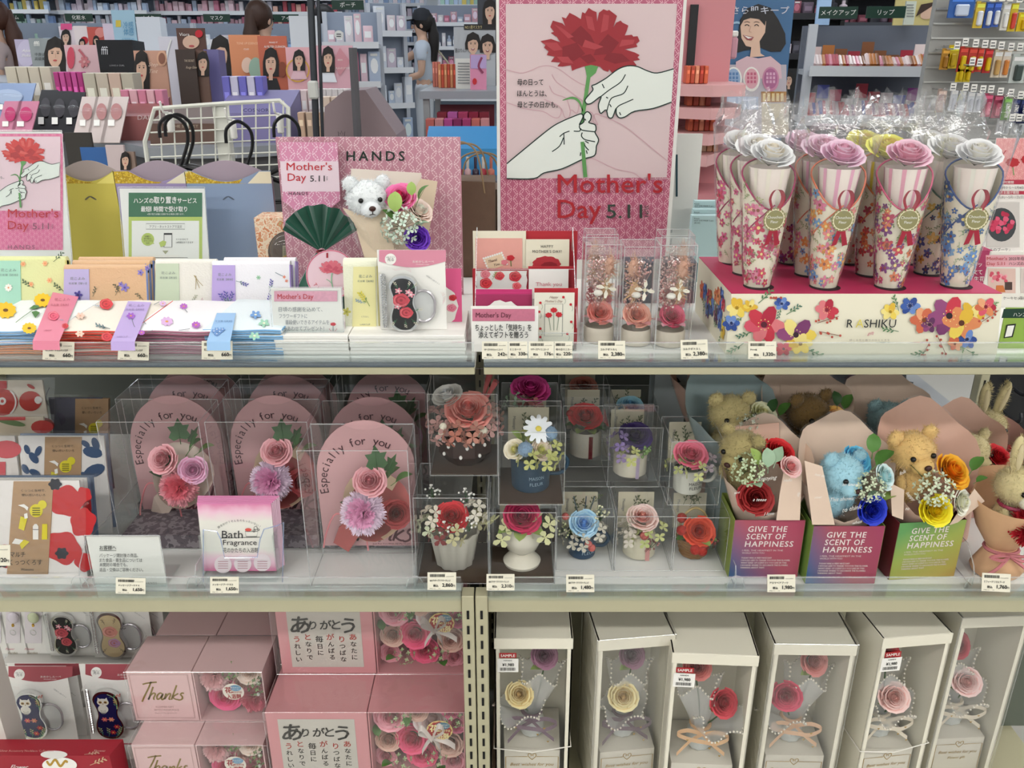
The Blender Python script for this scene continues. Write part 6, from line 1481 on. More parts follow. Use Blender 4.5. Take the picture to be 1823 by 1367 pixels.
for j in range(9): rr = .018+.006*j/8; mb.tube([(cos(a)*rr*(1+.03*sin(9*a+j*pi)),sin(a)*rr*(1+.03*sin(9*a+j*pi)),.002+.0032*j) for a in [2*pi*k/36 for k in range(36)]],.0018,WK, 5,closed=True)
mb.lathe([(.015,.001),(.022,.03)],mt('#5a3f22',.8),20); mb.build('woven_body',f, SM)
mb = MB(); mb.tube([(cos(a)*.023,.004,.026+sin(a)*.046) for a in [pi*k/16 for k in range(17)]],.0018,mt('#c2ab78',.6),6); mb.build('basket_handle',f, SM)
rose(f, (.002,-.016,.046),.026,mt('#c23c22',.6),(0,-.85,.5),mt('#a82c1a',.6)); berries(f, (.022,-.022,.026),.012,mt('#7a1f24',.3),16,.22,4)
for p in ((-.022,-.014,.046),(-.004,-.03,.024),(.006,-.03,.022),(-.02,.0,.058)): mb = MB(); mb.ell(p, .0075,mt('#b02a22',.8,bump=1.,ns=400,noise=.3),10,7); mb.build('red_blossom',f, SM)
for a in (.3,2.4,3.5,5.2,5.8): leaf(f, (cos(a)*.014,sin(a)*.014-.008,.03),.018,LEAFL if a > 5 else LEAF, a, .2,1)
# row above / behind
fbox(1003,1098,905,1.092,zf, .085,'empty space behind the pale blue rose',None)
fbox(1103,1200,905,1.092,zf, .085,'empty space behind the pale pink rose',None)
fbox(1200,1292,905,1.092,zf, .085,'empty space behind the wicker basket',None)
o, c, w, h = fbox(1197,1290,786,1.034,H3,.085,'white mug with rose-pink rose',None, True)
f = arr('white enamel mug with rose-pink rose and green hydrangea',c); mug(f, '#d2d2c6','#2a2a2a',.0225,.038)
rose(f, (-.002,-.012,.062),.026,mt('#c8566c',.6,sss=.1),(0,-.55,.85),mt('#b8485f',.6),1.05); 
for p, cc in (((.004,-.026,.042),'#d3d690'),((-.022,-.012,.046),'#a8ae70'),((.022,-.008,.046),'#c8b6c0')): hyd(f, p, .015,cc, 5,2)
for p in ((.022,-.016,.042),(-.016,-.02,.040)): berries(f, p, .009,mt('#a89ac0',.7),16,.16,5,name='lilac_sprig')
o, c, w, h = fbox(1086,1181,761,1.086,H3,.085,'white jar with deep purple rose',None, True)
f = arr('white jar with deep purple rose, green berries and lilac petals',c); pot(f, [(.021,0),(.025,.003),(.025,.034),(.022,.04)],'#ddd6c2',28,.3)
mb = MB(); mb.box((.008,-.0245,.018),(.005,.001,.034),mt('#b3a2bc',.5)); mb.build('lilac_ribbon',f)
rose(f, (.004,-.01,.066),.026,mt('#2a1850',.6),(.05,-.5,.85),mt('#221244',.6),1.1,1)
for p, cc in (((-.022,-.014,.058),'#8a74ac'),((-.02,-.02,.042),'#9a86b4'),((-.006,-.028,.04),'#c3c77c')): hyd(f, p, .016,cc, 5,2)
berries(f, (.018,-.022,.046),.013,mt('#7a9a5a',.4),18,.2,6)
o, c, w, h = fbox(1003,1096,722,1.15,H3,.085,'white jar with red rose and burgundy ribbon',None, True)
f = arr('white jar with red rose and burgundy ribbon',c); pot(f, [(.021,0),(.025,.003),(.025,.036),(.022,.042)],'#e3dccb',28,.3)
mb = MB(); mb.box((.006,-.0245,.02),(.006,.001,.038),mt('#7a1a22',.5)); mb.build('burgundy_ribbon',f)
rose(f, (-.002,-.008,.068),.027,mt('#b81f24',.6),(0,-.45,.9),mt('#a0181e',.6),1.05,2)
for a in (.1,.8,2.3,3.1,4.2,5.,5.7): leaf(f, (cos(a)*.012,sin(a)*.012-.004,.046),.022,LEAF if int(a*10) % 2 else LEAFL, a, .15,1)
mb = MB(); mb.ell((-.026,-.004,.07),.006,mt('#b01f24',.8),10,7); mb.build('red_ball',f, SM)
o, c, w, h = fbox(1085,1172,722,1.18,H3,.085,'pale blue rose in the back row',None, True)
f = arr('pale blue rose with white blossom in the back row box',c); pot(f, [(.02,0),(.024,.04)],'#ddd6c2'); rose(f, (0,-.004,.07),.024,mt('#7fb2cc',.6),(0,-.4,.9),mt('#6aa0be',.6)); hyd(f, (-.016,-.014,.06),.014,'#e3dfd0',6)
o, c, w, h = fbox(1000,1085,690,1.25,H3,.085,'coral rose at the very back',None, True)
f = arr('coral rose in the box at the very back',c); pot(f, [(.02,0),(.024,.04)],'#ddd6c2'); rose(f, (0,-.004,.075),.026,mt('#c86a5a',.6),(0,-.4,.9),mt('#b85a4c',.6))
o, pl = card('gift_carton','pale grey gift carton with a small printed book mark, back row','carton',1165,1222,660,720,1.27,mt('#b9c2c4',.5),.05,0,ZM, floor=ZM)
mb = pxmb(PX(1.2694)); mb.p2([(1194,674),(1206,672),(1212,680),(1200,682)],mt('#3a4248'),.0); mb.build('printed_mark',o, world=True)
lettering(o, PX(1.269),[('MAISON FLEUR',1196,688,2.4,GREYINK, dict(w=24)),('BOUQUET',1198,692,2.4,GREYINK, dict(w=18))])

# ============================================================ bear bouquets
GB1 = grad_mat('sunset_print',[(0,'#3f5f8a'),(.45,'#a85060'),(1,'#a83a5a')],(.8,0,.6),7.5,.24)
GB1b = grad_mat('sunset_print_b',[(0,'#3f5f8a'),(.40,'#a04a58'),(1,'#98305a')],(.9,0,.45),7.5,.26)
GB2 = grad_mat('meadow_print',[(0,'#b0603a'),(.35,'#b0a050'),(.7,'#9aa850'),(1,'#5f9a58')],(-.5,0,.85),7.0,.40)
def scentbox(TL, TR, BL, BR, Y, rz, lab, gm, side):
    a, b = Wy(*BL, Y),Wy(*BR, Y); x = (a.x+b.x)/2; w = .0955; t = Wy((TL[0]+TR[0])/2,(TL[1]+TR[1])/2,Y); h = t.z-ZM; d = .075
    o = thing('gift_box',lab, 'box',(x, Y+d/2,ZM+.001),(0,0,rz),'gradient bouquet boxes')
    mb = MB(); th = .0012; 
    mb.box((0,-d/2,h/2),(w, th, h),gm); mb.build('front_panel',o)
    mb = MB(); sm_ = mt(side, .5)
    mb.box((0,d/2,h/2),(w, th, h),sm_); mb.box((-w/2,0,h/2),(th, d, h),sm_); mb.box((w/2,0,h/2),(th, d, h),sm_); mb.box((0,0,th),(w, d, th),sm_); mb.build('side_panels',o)
    mb = MB(); mb.map = lambda u, v, oo: Vector((u, -d/2-th/2-oo, v)); WL = mt('#e3d8d4')
    for i, s in enumerate(('GIVE THE','SCENT OF','HAPPINESS')): mb.text(s, -w*.30+(-.001*i),h*.81-i*h*.128,.0125,WL, 'l',.0004,.018,.05,1.15,w=(.053,.053,.066)[i])
    mb.build('heading',o)
    mb = MB(); mb.map = lambda u, v, oo: Vector((u, -d/2-th/2-oo, v))
    for i, (s, wd) in enumerate((('I FEEL THE HEAPPIEST IN THE',.056),('WORLD WITH YOU',.031),('',0),('TODAY WAS A VERY NICE DAY',.042),('I WOULD LIKE TO THANK YOU FOR THIS FLOWER.',.068),("WHAT KIND OF SCENT DO YOU LIKE IN THIS.", .064),('I WONDER WHERE TO DECORATE THE FLOWERS.',.066),('THINKING ABOUT THAT.',.034))):
        if s: mb.text(s, -w*.35,h*.475-i*h*.043,.0036,mt('#d8c8c4'),'l',.0004,.02 if i > 2 else 0,w=wd)
    mb.build('small_print',o)
    return o, Vector((x, Y+d/2,ZM+.003)),h
def bouquet(c, lab, items, wraps, grp='bear bouquets in gradient boxes',rot=0.):
    o = thing('bear_bouquet',lab, 'bouquet',c, (0,0,0),grp)
    return o
PW = mt('#dcc4b0',.6,noise=.04); PWp = mt('#e0b8a4',.6,noise=.04); PWb = mt('#9fb2b4',.6,noise=.04)
def wrapcone(o, h, mats, R=.052,tilt=0.,back=.13,front=.05,depth=.9):
    """flaring sheet wrap: tall at the back, lower in front"""
    mb = MB(); n = 30; V = []; Fs = []
    for j in range(5):
        for i in range(n+1):
            a = 2*pi*i/n; t = j/4; s = sin(a); top = front+(back-front)*(.5+.5*s)**.8+.006*sin(5*a+1); r = .022+(R-.022)*t**.8
            V.append((cos(a)*r*1.08,s*r*(depth if s > 0 else .58)+.010*t*max(0,s),h+top*t))
    for j in range(4):
        for i in range(n): p = j*(n+1)+i; Fs.append((p, p+1,p+n+2,p+n+1))
    mb.add(V, Fs, mats[0]); mb.build('wrapping_paper',o, SM)
    V2 = [v for v in V]; mb = MB(); mb.add([Vector((x*1.04,y*1.04-.001,z+.002)) for x, y, z in V2],Fs, FILM); mb.build('clear_wrap',o, SM)
WTXT = ['Enjoying','to know','This shows','to think','when','happy','I found you']
def wraptext(o, pl, rows):
    mb = pxmb(pl)
    for s, u, v, hgt_, a in rows: mb.text(s, u, v, hgt_/.72,mt('#e8e4de'),'l',.0004,shear=.5,ang=a)
    mb.build('white_script',o, world=True)
# front three
b1,c1,h1 = scentbox((1310,926),(1434,928),(1297,1030),(1418,1030),.985,.0,'blue to magenta gradient bouquet box, left of the three in front',GB1,'#8a9a4a')
b2,c2,h2 = scentbox((1450,938),(1572,937),(1434,1039),(1555,1039),.972,0.,'blue to crimson gradient bouquet box, middle of the three in front',GB1b, '#7a9a48')
b3,c3,h3 = scentbox((1591,923),(1722,936),(1571,1028),(1697,1040),.985,.10,'green to copper gradient bouquet box, right of the three in front',GB2,'#6a1f2c')
def place(o, px, py, Y): return loc(o, Wy(px, py, Y))
o = bouquet(c1,'olive teddy bear bouquet with red roses and green foliage',0,0); wrapcone(o, h1*.5,[PW],.058,0,.155,h1*.5+.006)
e = sub(o, Wy(1318,822,1.03),'teddy_bear',(.25,.1,-.75)); plush(e, .058,'#a89a6a',seed=5)
rose(o, place(o, 1385,805,1.01),.027,mt('#a81c20',.6),(.2,-.5,.85),mt('#981418',.6),seed=1); rose(o, place(o, 1345,886,.985),.026,mt('#7a1c1c',.6),(-.1,-.8,.5),mt('#661414',.6),seed=2); rose(o, place(o, 1408,830,.985),.017,mt('#e8a09c',.6),(.2,-.7,.6),mt('#dd8a8a',.6))
cluster(o, place(o, 1332,838,.985),.024,mt('#bfd0a8'),mt('#dfe8c0'),(-.2,-.8,.5),30); leaf(o, place(o, 1367,832,.98),.026,SAGE, 1.6,1.1,1); leaf(o, place(o, 1380,824,.98),.024,SAGE, .8,.9,0); leaf(o, place(o, 1350,828,.98),.024,LEAFL, 2.2,.9,1); leaf(o, place(o, 1340,862,.975),.022,SAGE, 4.9,.3,1)
wrapsheet(o, [PX(.985,.15,.75).P(*p) for p in ((1395,840),(1428,842),(1424,926),(1382,926),(1388,880))],PW); wrapsheet(o, [PX(1.07).P(*p) for p in ((1288,762),(1387,752),(1387,800),(1300,830))],PWp)
wraptext(o, PX(.965),[('Enjoying',1350,856,7,.1),('a teeae',1340,892,6,0),('Hello',1395,858,5,.1),('I love',1360,918,6,.1),('you',1306,880,5,.2),('life',1422,885,5,1.2)])
o = bouquet(c2,'sky blue teddy bear bouquet with blue roses',0,0); wrapcone(o, h2*.5,[PW],.060,0,.165,h2*.5+.006)
e = sub(o, Wy(1488,868,1.005),'teddy_bear',(.15,.05,.35)); plush(e, .060,'#a3cfdd',seed=6)
rose(o, place(o, 1525,818,1.01),.024,mt('#4f9fd0',.6),(.3,-.6,.7),mt('#3f8fc4',.6)); rose(o, place(o, 1552,908,.975),.024,mt('#1a2a9a',.6),(.1,-.9,.3),mt('#14208a',.6),seed=1); rose(o, place(o, 1575,848,.99),.020,mt('#b8dcdc',.6),(.5,-.6,.5),mt('#a8d0d4',.6),seed=2)
cluster(o, place(o, 1545,868,.975),.022,mt('#c8d4b4'),mt('#e3ead0'),(.2,-.8,.4),30)
for px, py, L, az, tl, mm in ((1553,800,.026,1.3,1.,LEAF),(1560,822,.030,.3,.6,LEAF),(1545,885,.026,.3,.2,SAGE),(1570,885,.022,.2,.3,LEAFL)): leaf(o, place(o, px, py+6,.985),L, mm, az, tl, 1)
wrapsheet(o, [PX(1.075).P(*p) for p in ((1420,785),(1509,771),(1509,800),(1440,850))],mt('#e3d3c0',.6)); wrapsheet(o, [PX(1.078).P(*p) for p in ((1509,777),(1562,780),(1562,815),(1500,840))],mt('#dccbb6',.6)); wrapsheet(o, [PX(.975,.12,.75).P(*p) for p in ((1432,820),(1464,830),(1486,934),(1446,934))],PW)
wraptext(o, PX(.955),[('to know',1500,865,6,0.),('This shows',1478,893,7,.08),('to think',1500,912,8,.2),('when',1518,934,6,.2),('river',1450,888,5,.1),('not do',1450,846,5,-.2)])
o = bouquet(c3,'honey yellow teddy bear bouquet with orange and yellow roses',0,0); wrapcone(o, h3*.5,[PWp],.064,0,.18,h3*.5+.006)
e = sub(o, Wy(1620,832,1.02),'teddy_bear',(.05,-.12,.15)); plush(e, .062,'#dcb878',seed=7)
rose(o, place(o, 1695,838,1.0),.029,mt('#e88a1c',.6),(.3,-.6,.7),mt('#dd7a14',.6)); rose(o, place(o, 1665,908,.975),.026,mt('#dcc01c',.6),(0,-.85,.4),mt('#cfb014',.6),seed=1); rose(o, place(o, 1712,893,.985),.020,mt('#e8dcc0',.6),(.5,-.7,.3),mt('#e3d4b4',.6),seed=2)
cluster(o, place(o, 1662,872,.975),.026,mt('#d0dabc'),mt('#e8eed8'),(0,-.8,.5),34)
for px, py, L, az, tl in ((1730,838,.024,.4,.8),(1642,850,.026,2.4,.6),(1738,858,.016,.1,.4)): leaf(o, place(o, px, py, .985),L, LEAFD if px < 1700 else LEAF, az, tl, 1)
wrapsheet(o, [PX(1.085).P(*p) for p in ((1578,750),(1592,746),(1712,792),(1700,850),(1580,860))],PWp); wrapsheet(o, [PX(1.08).P(*p) for p in ((1712,792),(1758,810),(1752,850),(1700,850))],PW); wrapsheet(o, [PX(.985).P(*p) for p in ((1735,870),(1753,892),(1705,930),(1690,935))],PW); wrapsheet(o, [PX(.985,.1,.75).P(*p) for p in ((1585,860),(1610,872),(1608,925),(1588,918))],PW)
wraptext(o, PX(.955),[('happy',1612,878,6,-.8),('to',1612,908,6,0),('folk',1602,846,6,.4)])
# back ones
def back_bouquet(px, py, Y, lab, fur, rc, wr, rxy, R=.056,s=.058,turn=0.,extra=None, sh=None):
    b = Wy(px, py, Y); o = thing('bear_bouquet',lab, 'bouquet',(b.x, Y, ZM+.001),group='bear bouquets in the back rows')
    h = b.z-.02-ZM; wrapcone(o, h-.05,[wr],R, 0,.145,.055)
    mb = MB(); mb.lathe([(.026,0),(.024,h*.4),(.024,h-.04)],wr, 16); mb.build('wrapped_stem',o, SM)
    e = sub(o, b+Vector((-.0,-.0,-.005)),'teddy_bear',(.15,0,turn)); plush(e, s, fur, seed=int(px) % 50)
    rose(o, place(o, *rxy, Y-.015),.026,mt(rc, .6),(.25,-.55,.8),seed=int(px) % 3)
    if extra: extra(o)
    if sh: wrapsheet(o, [PX(Y+.05).P(*p) for p in sh],wr)
    return o
back_bouquet(1296,757,1.115,'cream teddy bear bouquet with pale yellow rose in blue-grey wrap','#cfc08a','#e0dca0',PWb, (1357,738),.060,.062,.1,lambda o: [leaf(o, place(o, 1372,735,1.1),.022,LEAFD, .8,1.,1),leaf(o, place(o, 1388,740,1.1),.024,LEAF, .4,.8,1),leaf(o, place(o, 1335,752,1.09),.020,LEAFL, 2.,.6,1),cluster(o, place(o, 1330,753,1.08),.016,mt('#cdd6c0'),WHITE, (0,-.8,.5),14)],((1259,702),(1345,696),(1345,745),(1262,760)))
back_bouquet(1432,757,1.125,'brown teddy bear bouquet with apricot rose','#7a6038','#e3954a',PW, (1487,745),.062,.064,.35,lambda o: [leaf(o, place(o, 1503,728,1.12),.024,LEAF, .6,1.,1),leaf(o, place(o, 1490,722,1.12),.022,LEAFD, 1.8,1.,1),hyd(o, place(o, 1448,772,1.08),.012,'#dcdccc',5)],((1389,684),(1496,696),(1494,730),(1395,740)))
back_bouquet(1575,765,1.13,'pale blue teddy bear bouquet with blue rose, back row','#8fb0b4','#2f7fa8',PW, (1620,748),.060,.058,.0,lambda o: [leaf(o, place(o, 1668,765,1.1),.024,SAGE, .6,.7,1)],((1540,708),(1618,720),(1662,738),(1640,780),(1545,790)))
back_bouquet(1258,690,1.25,'dark-eyed cream bear bouquet with red rose, far back left','#b0a070','#8a1a1c',PWp, (1308,682),.058,.06,.1)
back_bouquet(1370,705,1.255,'tan bear bouquet with orange rose, far back','#a8825a','#c8702a',PWp, (1440,690),.062,.06,0.,None, ((1340,668),(1485,668),(1485,690),(1345,690)))
back_bouquet(1535,712,1.26,'purple bear bouquet with cream rose in grey-blue wrap, far back','#6a3a70','#cfc0b4',mt('#7a8088',.6),(1580,698),.06,.058,0.,None, ((1536,668),(1626,680),(1622,720),(1540,712)))
# bunnies
def bunny_bouquet(px, py, Y, lab, s, wr, turn=0.,fl=True):
    b = Wy(px, py, Y); o = thing('bunny_bouquet',lab, 'bouquet',(b.x, Y, ZM+.001),group='bunny bouquets'); h = b.z-ZM
    mb = MB(); n = 26; V = []; Fs = []
    prof = [(.030,0,0),(.036,.012,0),(.024,.034,0),(.020,.04,0),(.040,.068,0),(.062,.105,.03)]
    for r, z, k in prof:
        for i in range(n): a = 2*pi*i/n; V.append((cos(a)*r*(1+.04*sin(7*a)*(z < .04)),sin(a)*r*.8,z*(h/.105)+k*(.5+.5*sin(a))))
    for j in range(len(prof)-1):
        for i in range(n): p, q = j*n+i, j*n+(i+1) % n; Fs.append((p, q, q+n, p+n))
    mb.add(V, Fs, wr); mb.build('wrapping_paper',o, SM)
    mb = MB(); RB = mt('#c87a80',.45); zz = .037*(h/.105)
    mb.tube([(cos(a)*.022,sin(a)*.018,zz) for a in [2*pi*k/16 for k in range(16)]],.003,RB, 5,closed=True)
    for S in ([(0,-.022,zz),(-.016,-.03,zz+.006),(-.03,-.028,zz+.002),(-.014,-.03,zz-.002),(0,-.022,zz)],[(0,-.022,zz),(.016,-.03,zz+.004),(.03,-.028,zz),(.014,-.03,zz-.003),(0,-.022,zz)],[(0,-.022,zz),(-.02,-.032,zz-.014),(-.036,-.034,zz-.024)],[(0,-.022,zz),(.02,-.032,zz-.014),(.034,-.034,zz-.022)]): mb.tube(smoothline(S, 4),.0024,RB, 5)
    mb.build('ribbon_bow',o, SM)
    e = sub(o, b, 'plush_bunny',(.1,0,turn)); plush(e, s, '#d3c596','bunny','#e8e2d0',seed=int(px) % 40)
    if fl:
        mb = MB(); mb.tube([(cos(a)*s*.3,sin(a)*s*.28-.004,h-.002) for a in [2*pi*k/16 for k in range(16)]],.003,mt('#a83a5a',.4),5,closed=True); mb.build('neck_ribbon',o, SM)
        carnation(o, (.012,-.034,h-.022),.032,mt('#a01824',.7),mt('#8a1018',.7),(0,-.8,.6))
    return o
bunny_bouquet(1803,893,1.0,'cream bunny bouquet with red carnation in peach wrap, at right edge',.062,mt('#ddb088',.6,noise=.05),.2)
bunny_bouquet(1748,782,1.17,'cream bunny bouquet with upright ears, furthest back',.058,mt('#c89a90',.6),.15)
o = back_bouquet(1718,822,1.10,'cream bear bouquet lying between the two bunnies','#d3c596','#9c1820',PWp, (1775,815),.05,.058,.5)

# ---- clear dividers and tray clips of the middle shelf
def divider(px, Y0,Y1,lab, hgt=.05):
    x = Wy(px, 1050,Y0).x; o = thing('shelf_divider',lab, 'divider',(x, Y0,ZM+.001),group='clear shelf dividers')
    mb = MB(); P = [(0,0,0),(0,0,.018),(0,.006,.03),(0,.03,hgt),(0,Y1-Y0,hgt),(0,Y1-Y0,0)]
    mb.add(P, [tuple(range(6))],ACRYL); mb.tube(P, .0008,EDGE, 5,closed=True); mb.build('plate',o)
    mb = MB(); Q = [(cos(a)*.012,-.004,sin(a)*.020) for a in [pi*k/10 for k in range(11)]]; mb.add(Q, [tuple(range(11))],ACRYL); mb.tube(Q, .0007,EDGE, 5); mb.box((0,.0,.001),(.026,.012,.002),ACRYL); mb.build('clip',o, SM)
divider(147,.965,1.2,'clear divider left of the customer notice'); divider(352,.965,1.05,'clear divider beside the bath leaflets',.03); divider(740,.965,1.2,'clear divider right of the frontmost bouquet card',.03)
divider(1307,.965,1.0,'clear divider left of the gradient boxes',.03); divider(1728,.965,1.05,'clear divider right of the gradient boxes',.05)
for l, t_, r, b, nm, v, lab, tl in ((-40,970,18,1007,'くっつくろす','1,320','price card cut by the left edge below the poppy towels',0),(206,1029,259,1057,'メッセージブーケＰＫ','1,650','price card of 1,650 yen below the notice card',.02),(374,1027,425,1056,'メッセージブーケＲＤ','1,650','price card of 1,650 yen below the bath leaflets',0),(761,1019,812,1050,'2025プリザーブドフラワーアレンジ','2,860','price card of 2,860 yen below the fluted pot',0),(866,1022,916,1051,'2025プリザーブドフラワーアレンジ','2,310','price card of 2,310 yen below the egg vase',0),(1008,1023,1058,1054,'2025プリザーブドフラワーアレンジ','1,480','price card of 1,480 yen below the pale blue rose',0),(1366,1023,1416,1054,'アロマベアブーケ','1,980','price card of 1,980 yen below the gradient boxes',0),(1748,1021,1799,1053,'リフィーアニマルブーケ','1,760','price card of 1,760 yen below the front bunny',.05)):
    price(l, t_, r, b, nm, v, lab, tilt=tl)
# ============================================================ BOTTOM SHELF, left bay
# ---- stepped stand with magnifier packs
s0,s1 = .192,.284
o = thing('step_stand','white stepped cardboard stand under the magnifier packs','stand',(-.76,1.2,ZBL))
for nm, c, d in (('front_step',(-.76,1.13,(ZBL+s0)/2),(.30,.12,s0-ZBL)),('back_step',(-.76,1.27,(ZBL+s1)/2),(.30,.15,s1-ZBL))):
    mb = MB(); mb.box(c, d, mt('#c9c6c0',.6),bev=.002); mb.build(nm, o, world=True)
NAVY = mt('#1d1f4f',.12); PEA = mt('#d9c49a',.2); BLKE = mt('#121214',.12); MG = 'magnifier packs on the bottom shelf'; BG = '#a8545c'
magpack(15,129,1186,1325,1.10,'magnifier pack with navy owl design, front row left',NAVY, deco_owl, .1,s0+.001,s0,BG, MG)
magpack(26,146,1181,1325,1.12,'plain card of a magnifier pack just behind the left owl pack',NAVY, deco_owl, .1,s0+.001,s0,BG, MG)
magpack(152,266,1182,1325,1.10,'magnifier pack with navy owl design, beside the Thanks box',NAVY, deco_owl, .1,s0+.001,s0,BG, MG)
magpack(81,176,1052,1178,1.215,'magnifier pack with black enamel and red roses, back row',BLKE, deco_red, .1,s1+.001,s1,BG, MG)
magpack(160,268,1050,1178,1.21,'magnifier pack with cream enamel and peach roses, back row',PEA, deco_peach, .1,s1+.001,s1,BG, MG)
magpack(185,292,1048,1178,1.23,'magnifier pack half hidden behind the cream enamel pack',PEA, deco_peach, .1,s1+.001,s1,BG, MG)
for l, r, bl_, lab, c in ((4,42,1178,'slim key ring box with clear flower charm, left of two','#dcd4dc'),(38,80,1176,'slim key ring box with green flower charm, right of two','#cfd6b0'),(-30,8,1180,'slim key ring box cut off by the left edge','#dcd4dc')):
    o, pl = card('key_ring_box',lab, 'box',l, r, 1052,bl_, 1.22,PAPER, .02,.06,s1,floor=s1+.001,group='slim key ring boxes')
    mb = pxmb(PX(1.2195,.06,s1)); mb.rect(l+6,1145,r-6,1085,mt('#e6dfe2',.5)); mb.build('window_recess',o, world=True)
    mb = MB(); cc = PX(1.213,.06,s1).P((l+r)/2,1100); mb.ell(cc, (.010,.005,.011),mt(c, .25),12,8); mb.build('resin_charm',o, SM, world=True)
    mb = MB(); c2_ = PX(1.213,.06,s1).P((l+r)/2,1126); mb.tube([c2_+Vector((cos(a)*.005,0,sin(a)*.0055)) for a in [2*pi*k/14 for k in range(14)]],.0007,CHROME, 5,closed=True); mb.build('split_ring',o, SM, world=True)
    mb = MB(); mb.box(PX(1.213,.06,s1).P((l+r)/2,1113),(.003,.003,.005),GOLD); mb.build('clasp',o, world=True)
    lettering(o, PX(1.219,.06,s1),[('Flower',l+6,1157,4,mt('#c8707f'),dict(shear=.3,w=(r-l)*.42)),('Garden',l+10,1164,4,mt('#8a7a5a'),dict(shear=.3,w=(r-l)*.45)),('FLOWER CHARM',l+5,1171,2,GREYINK, dict(w=(r-l)*.6))])
o, pl = card('accessory_box','white accessory box with pale flowers, cut off by the left edge','box',-60,-6,1180,1330,.99,mt('#d3cec6',.5),.04,0,s0,floor=ZBL+.001)
mb = pxmb(PX(.9895))
for k in range(10): pflower(mb, -20+_R.uniform(-6,8),1210+k*11,5,mt('#e0d3a0'),mt('#b8a050'),5)
mb.build('printed_flowers',o, world=True)
# ---- red jewellery box in front
q0,q1 = Wy(-30,1345,.958),Wy(198,1345,.958)
o = thing('red_gift_box','red gift box with gold necklace picture at the bottom left','box',((q0.x+q1.x)/2,.974,ZBL))
RB_ = mt('#9c2230',.45); w = q1.x-q0.x; h = q0.z-ZBL; mb = MB(); mb.hexa([(-w/2,-.016,0),(w/2,-.016,0),(w/2,.016,0),(-w/2,.016,0)],[(-w/2,-.016,h),(w/2-.003,-.016,h),(w/2+.004,.016,h),(-w/2,.016,h)],RB_); mb.build('carton',o)
mb = pxmb(PZ(q0.z)); GI_ = mt('#cfae8a')
mb.text('Silver Accessory Necklace Collection',0,1338,5,mt('#d8a8a0'),'l',.0004,w=95); mb.text('Flower',168,1338,5,mt('#d8a8a0'),'l',.0004,w=20); mb.build('top_lettering',o, world=True); mb = pxmb(PZ(q0.z)); mb.disc(96,1343,24,PAPER, .0003,24,7); mb.build('top_picture',o, world=True); mb = pxmb(PZ(q0.z))
psprig(mb, 150,1343,26,-.3,mt('#c8a08a'),mt('#c8a08a'),6,.0004,.5); mb.build('top_print',o, world=True)
mb = pxmb(PX(.9575)); mb.disc(106,1362,31,PAPER, .0003,30,14)
for k in range(40): mb.disc(84+k*.9,1356+5*sin(k*.3)+k*.1,2.2,mt('#c9a24a',.3,metal=.7),.0006,7)
psprig(mb, 160,1362,30,-.4,mt('#cfae8a'),mt('#cfae8a'),6,.0004); mb.text('Flower',18,1369,11,PAPER, 'l',.0005,shear=.5); mb.build('front_print',o, world=True)

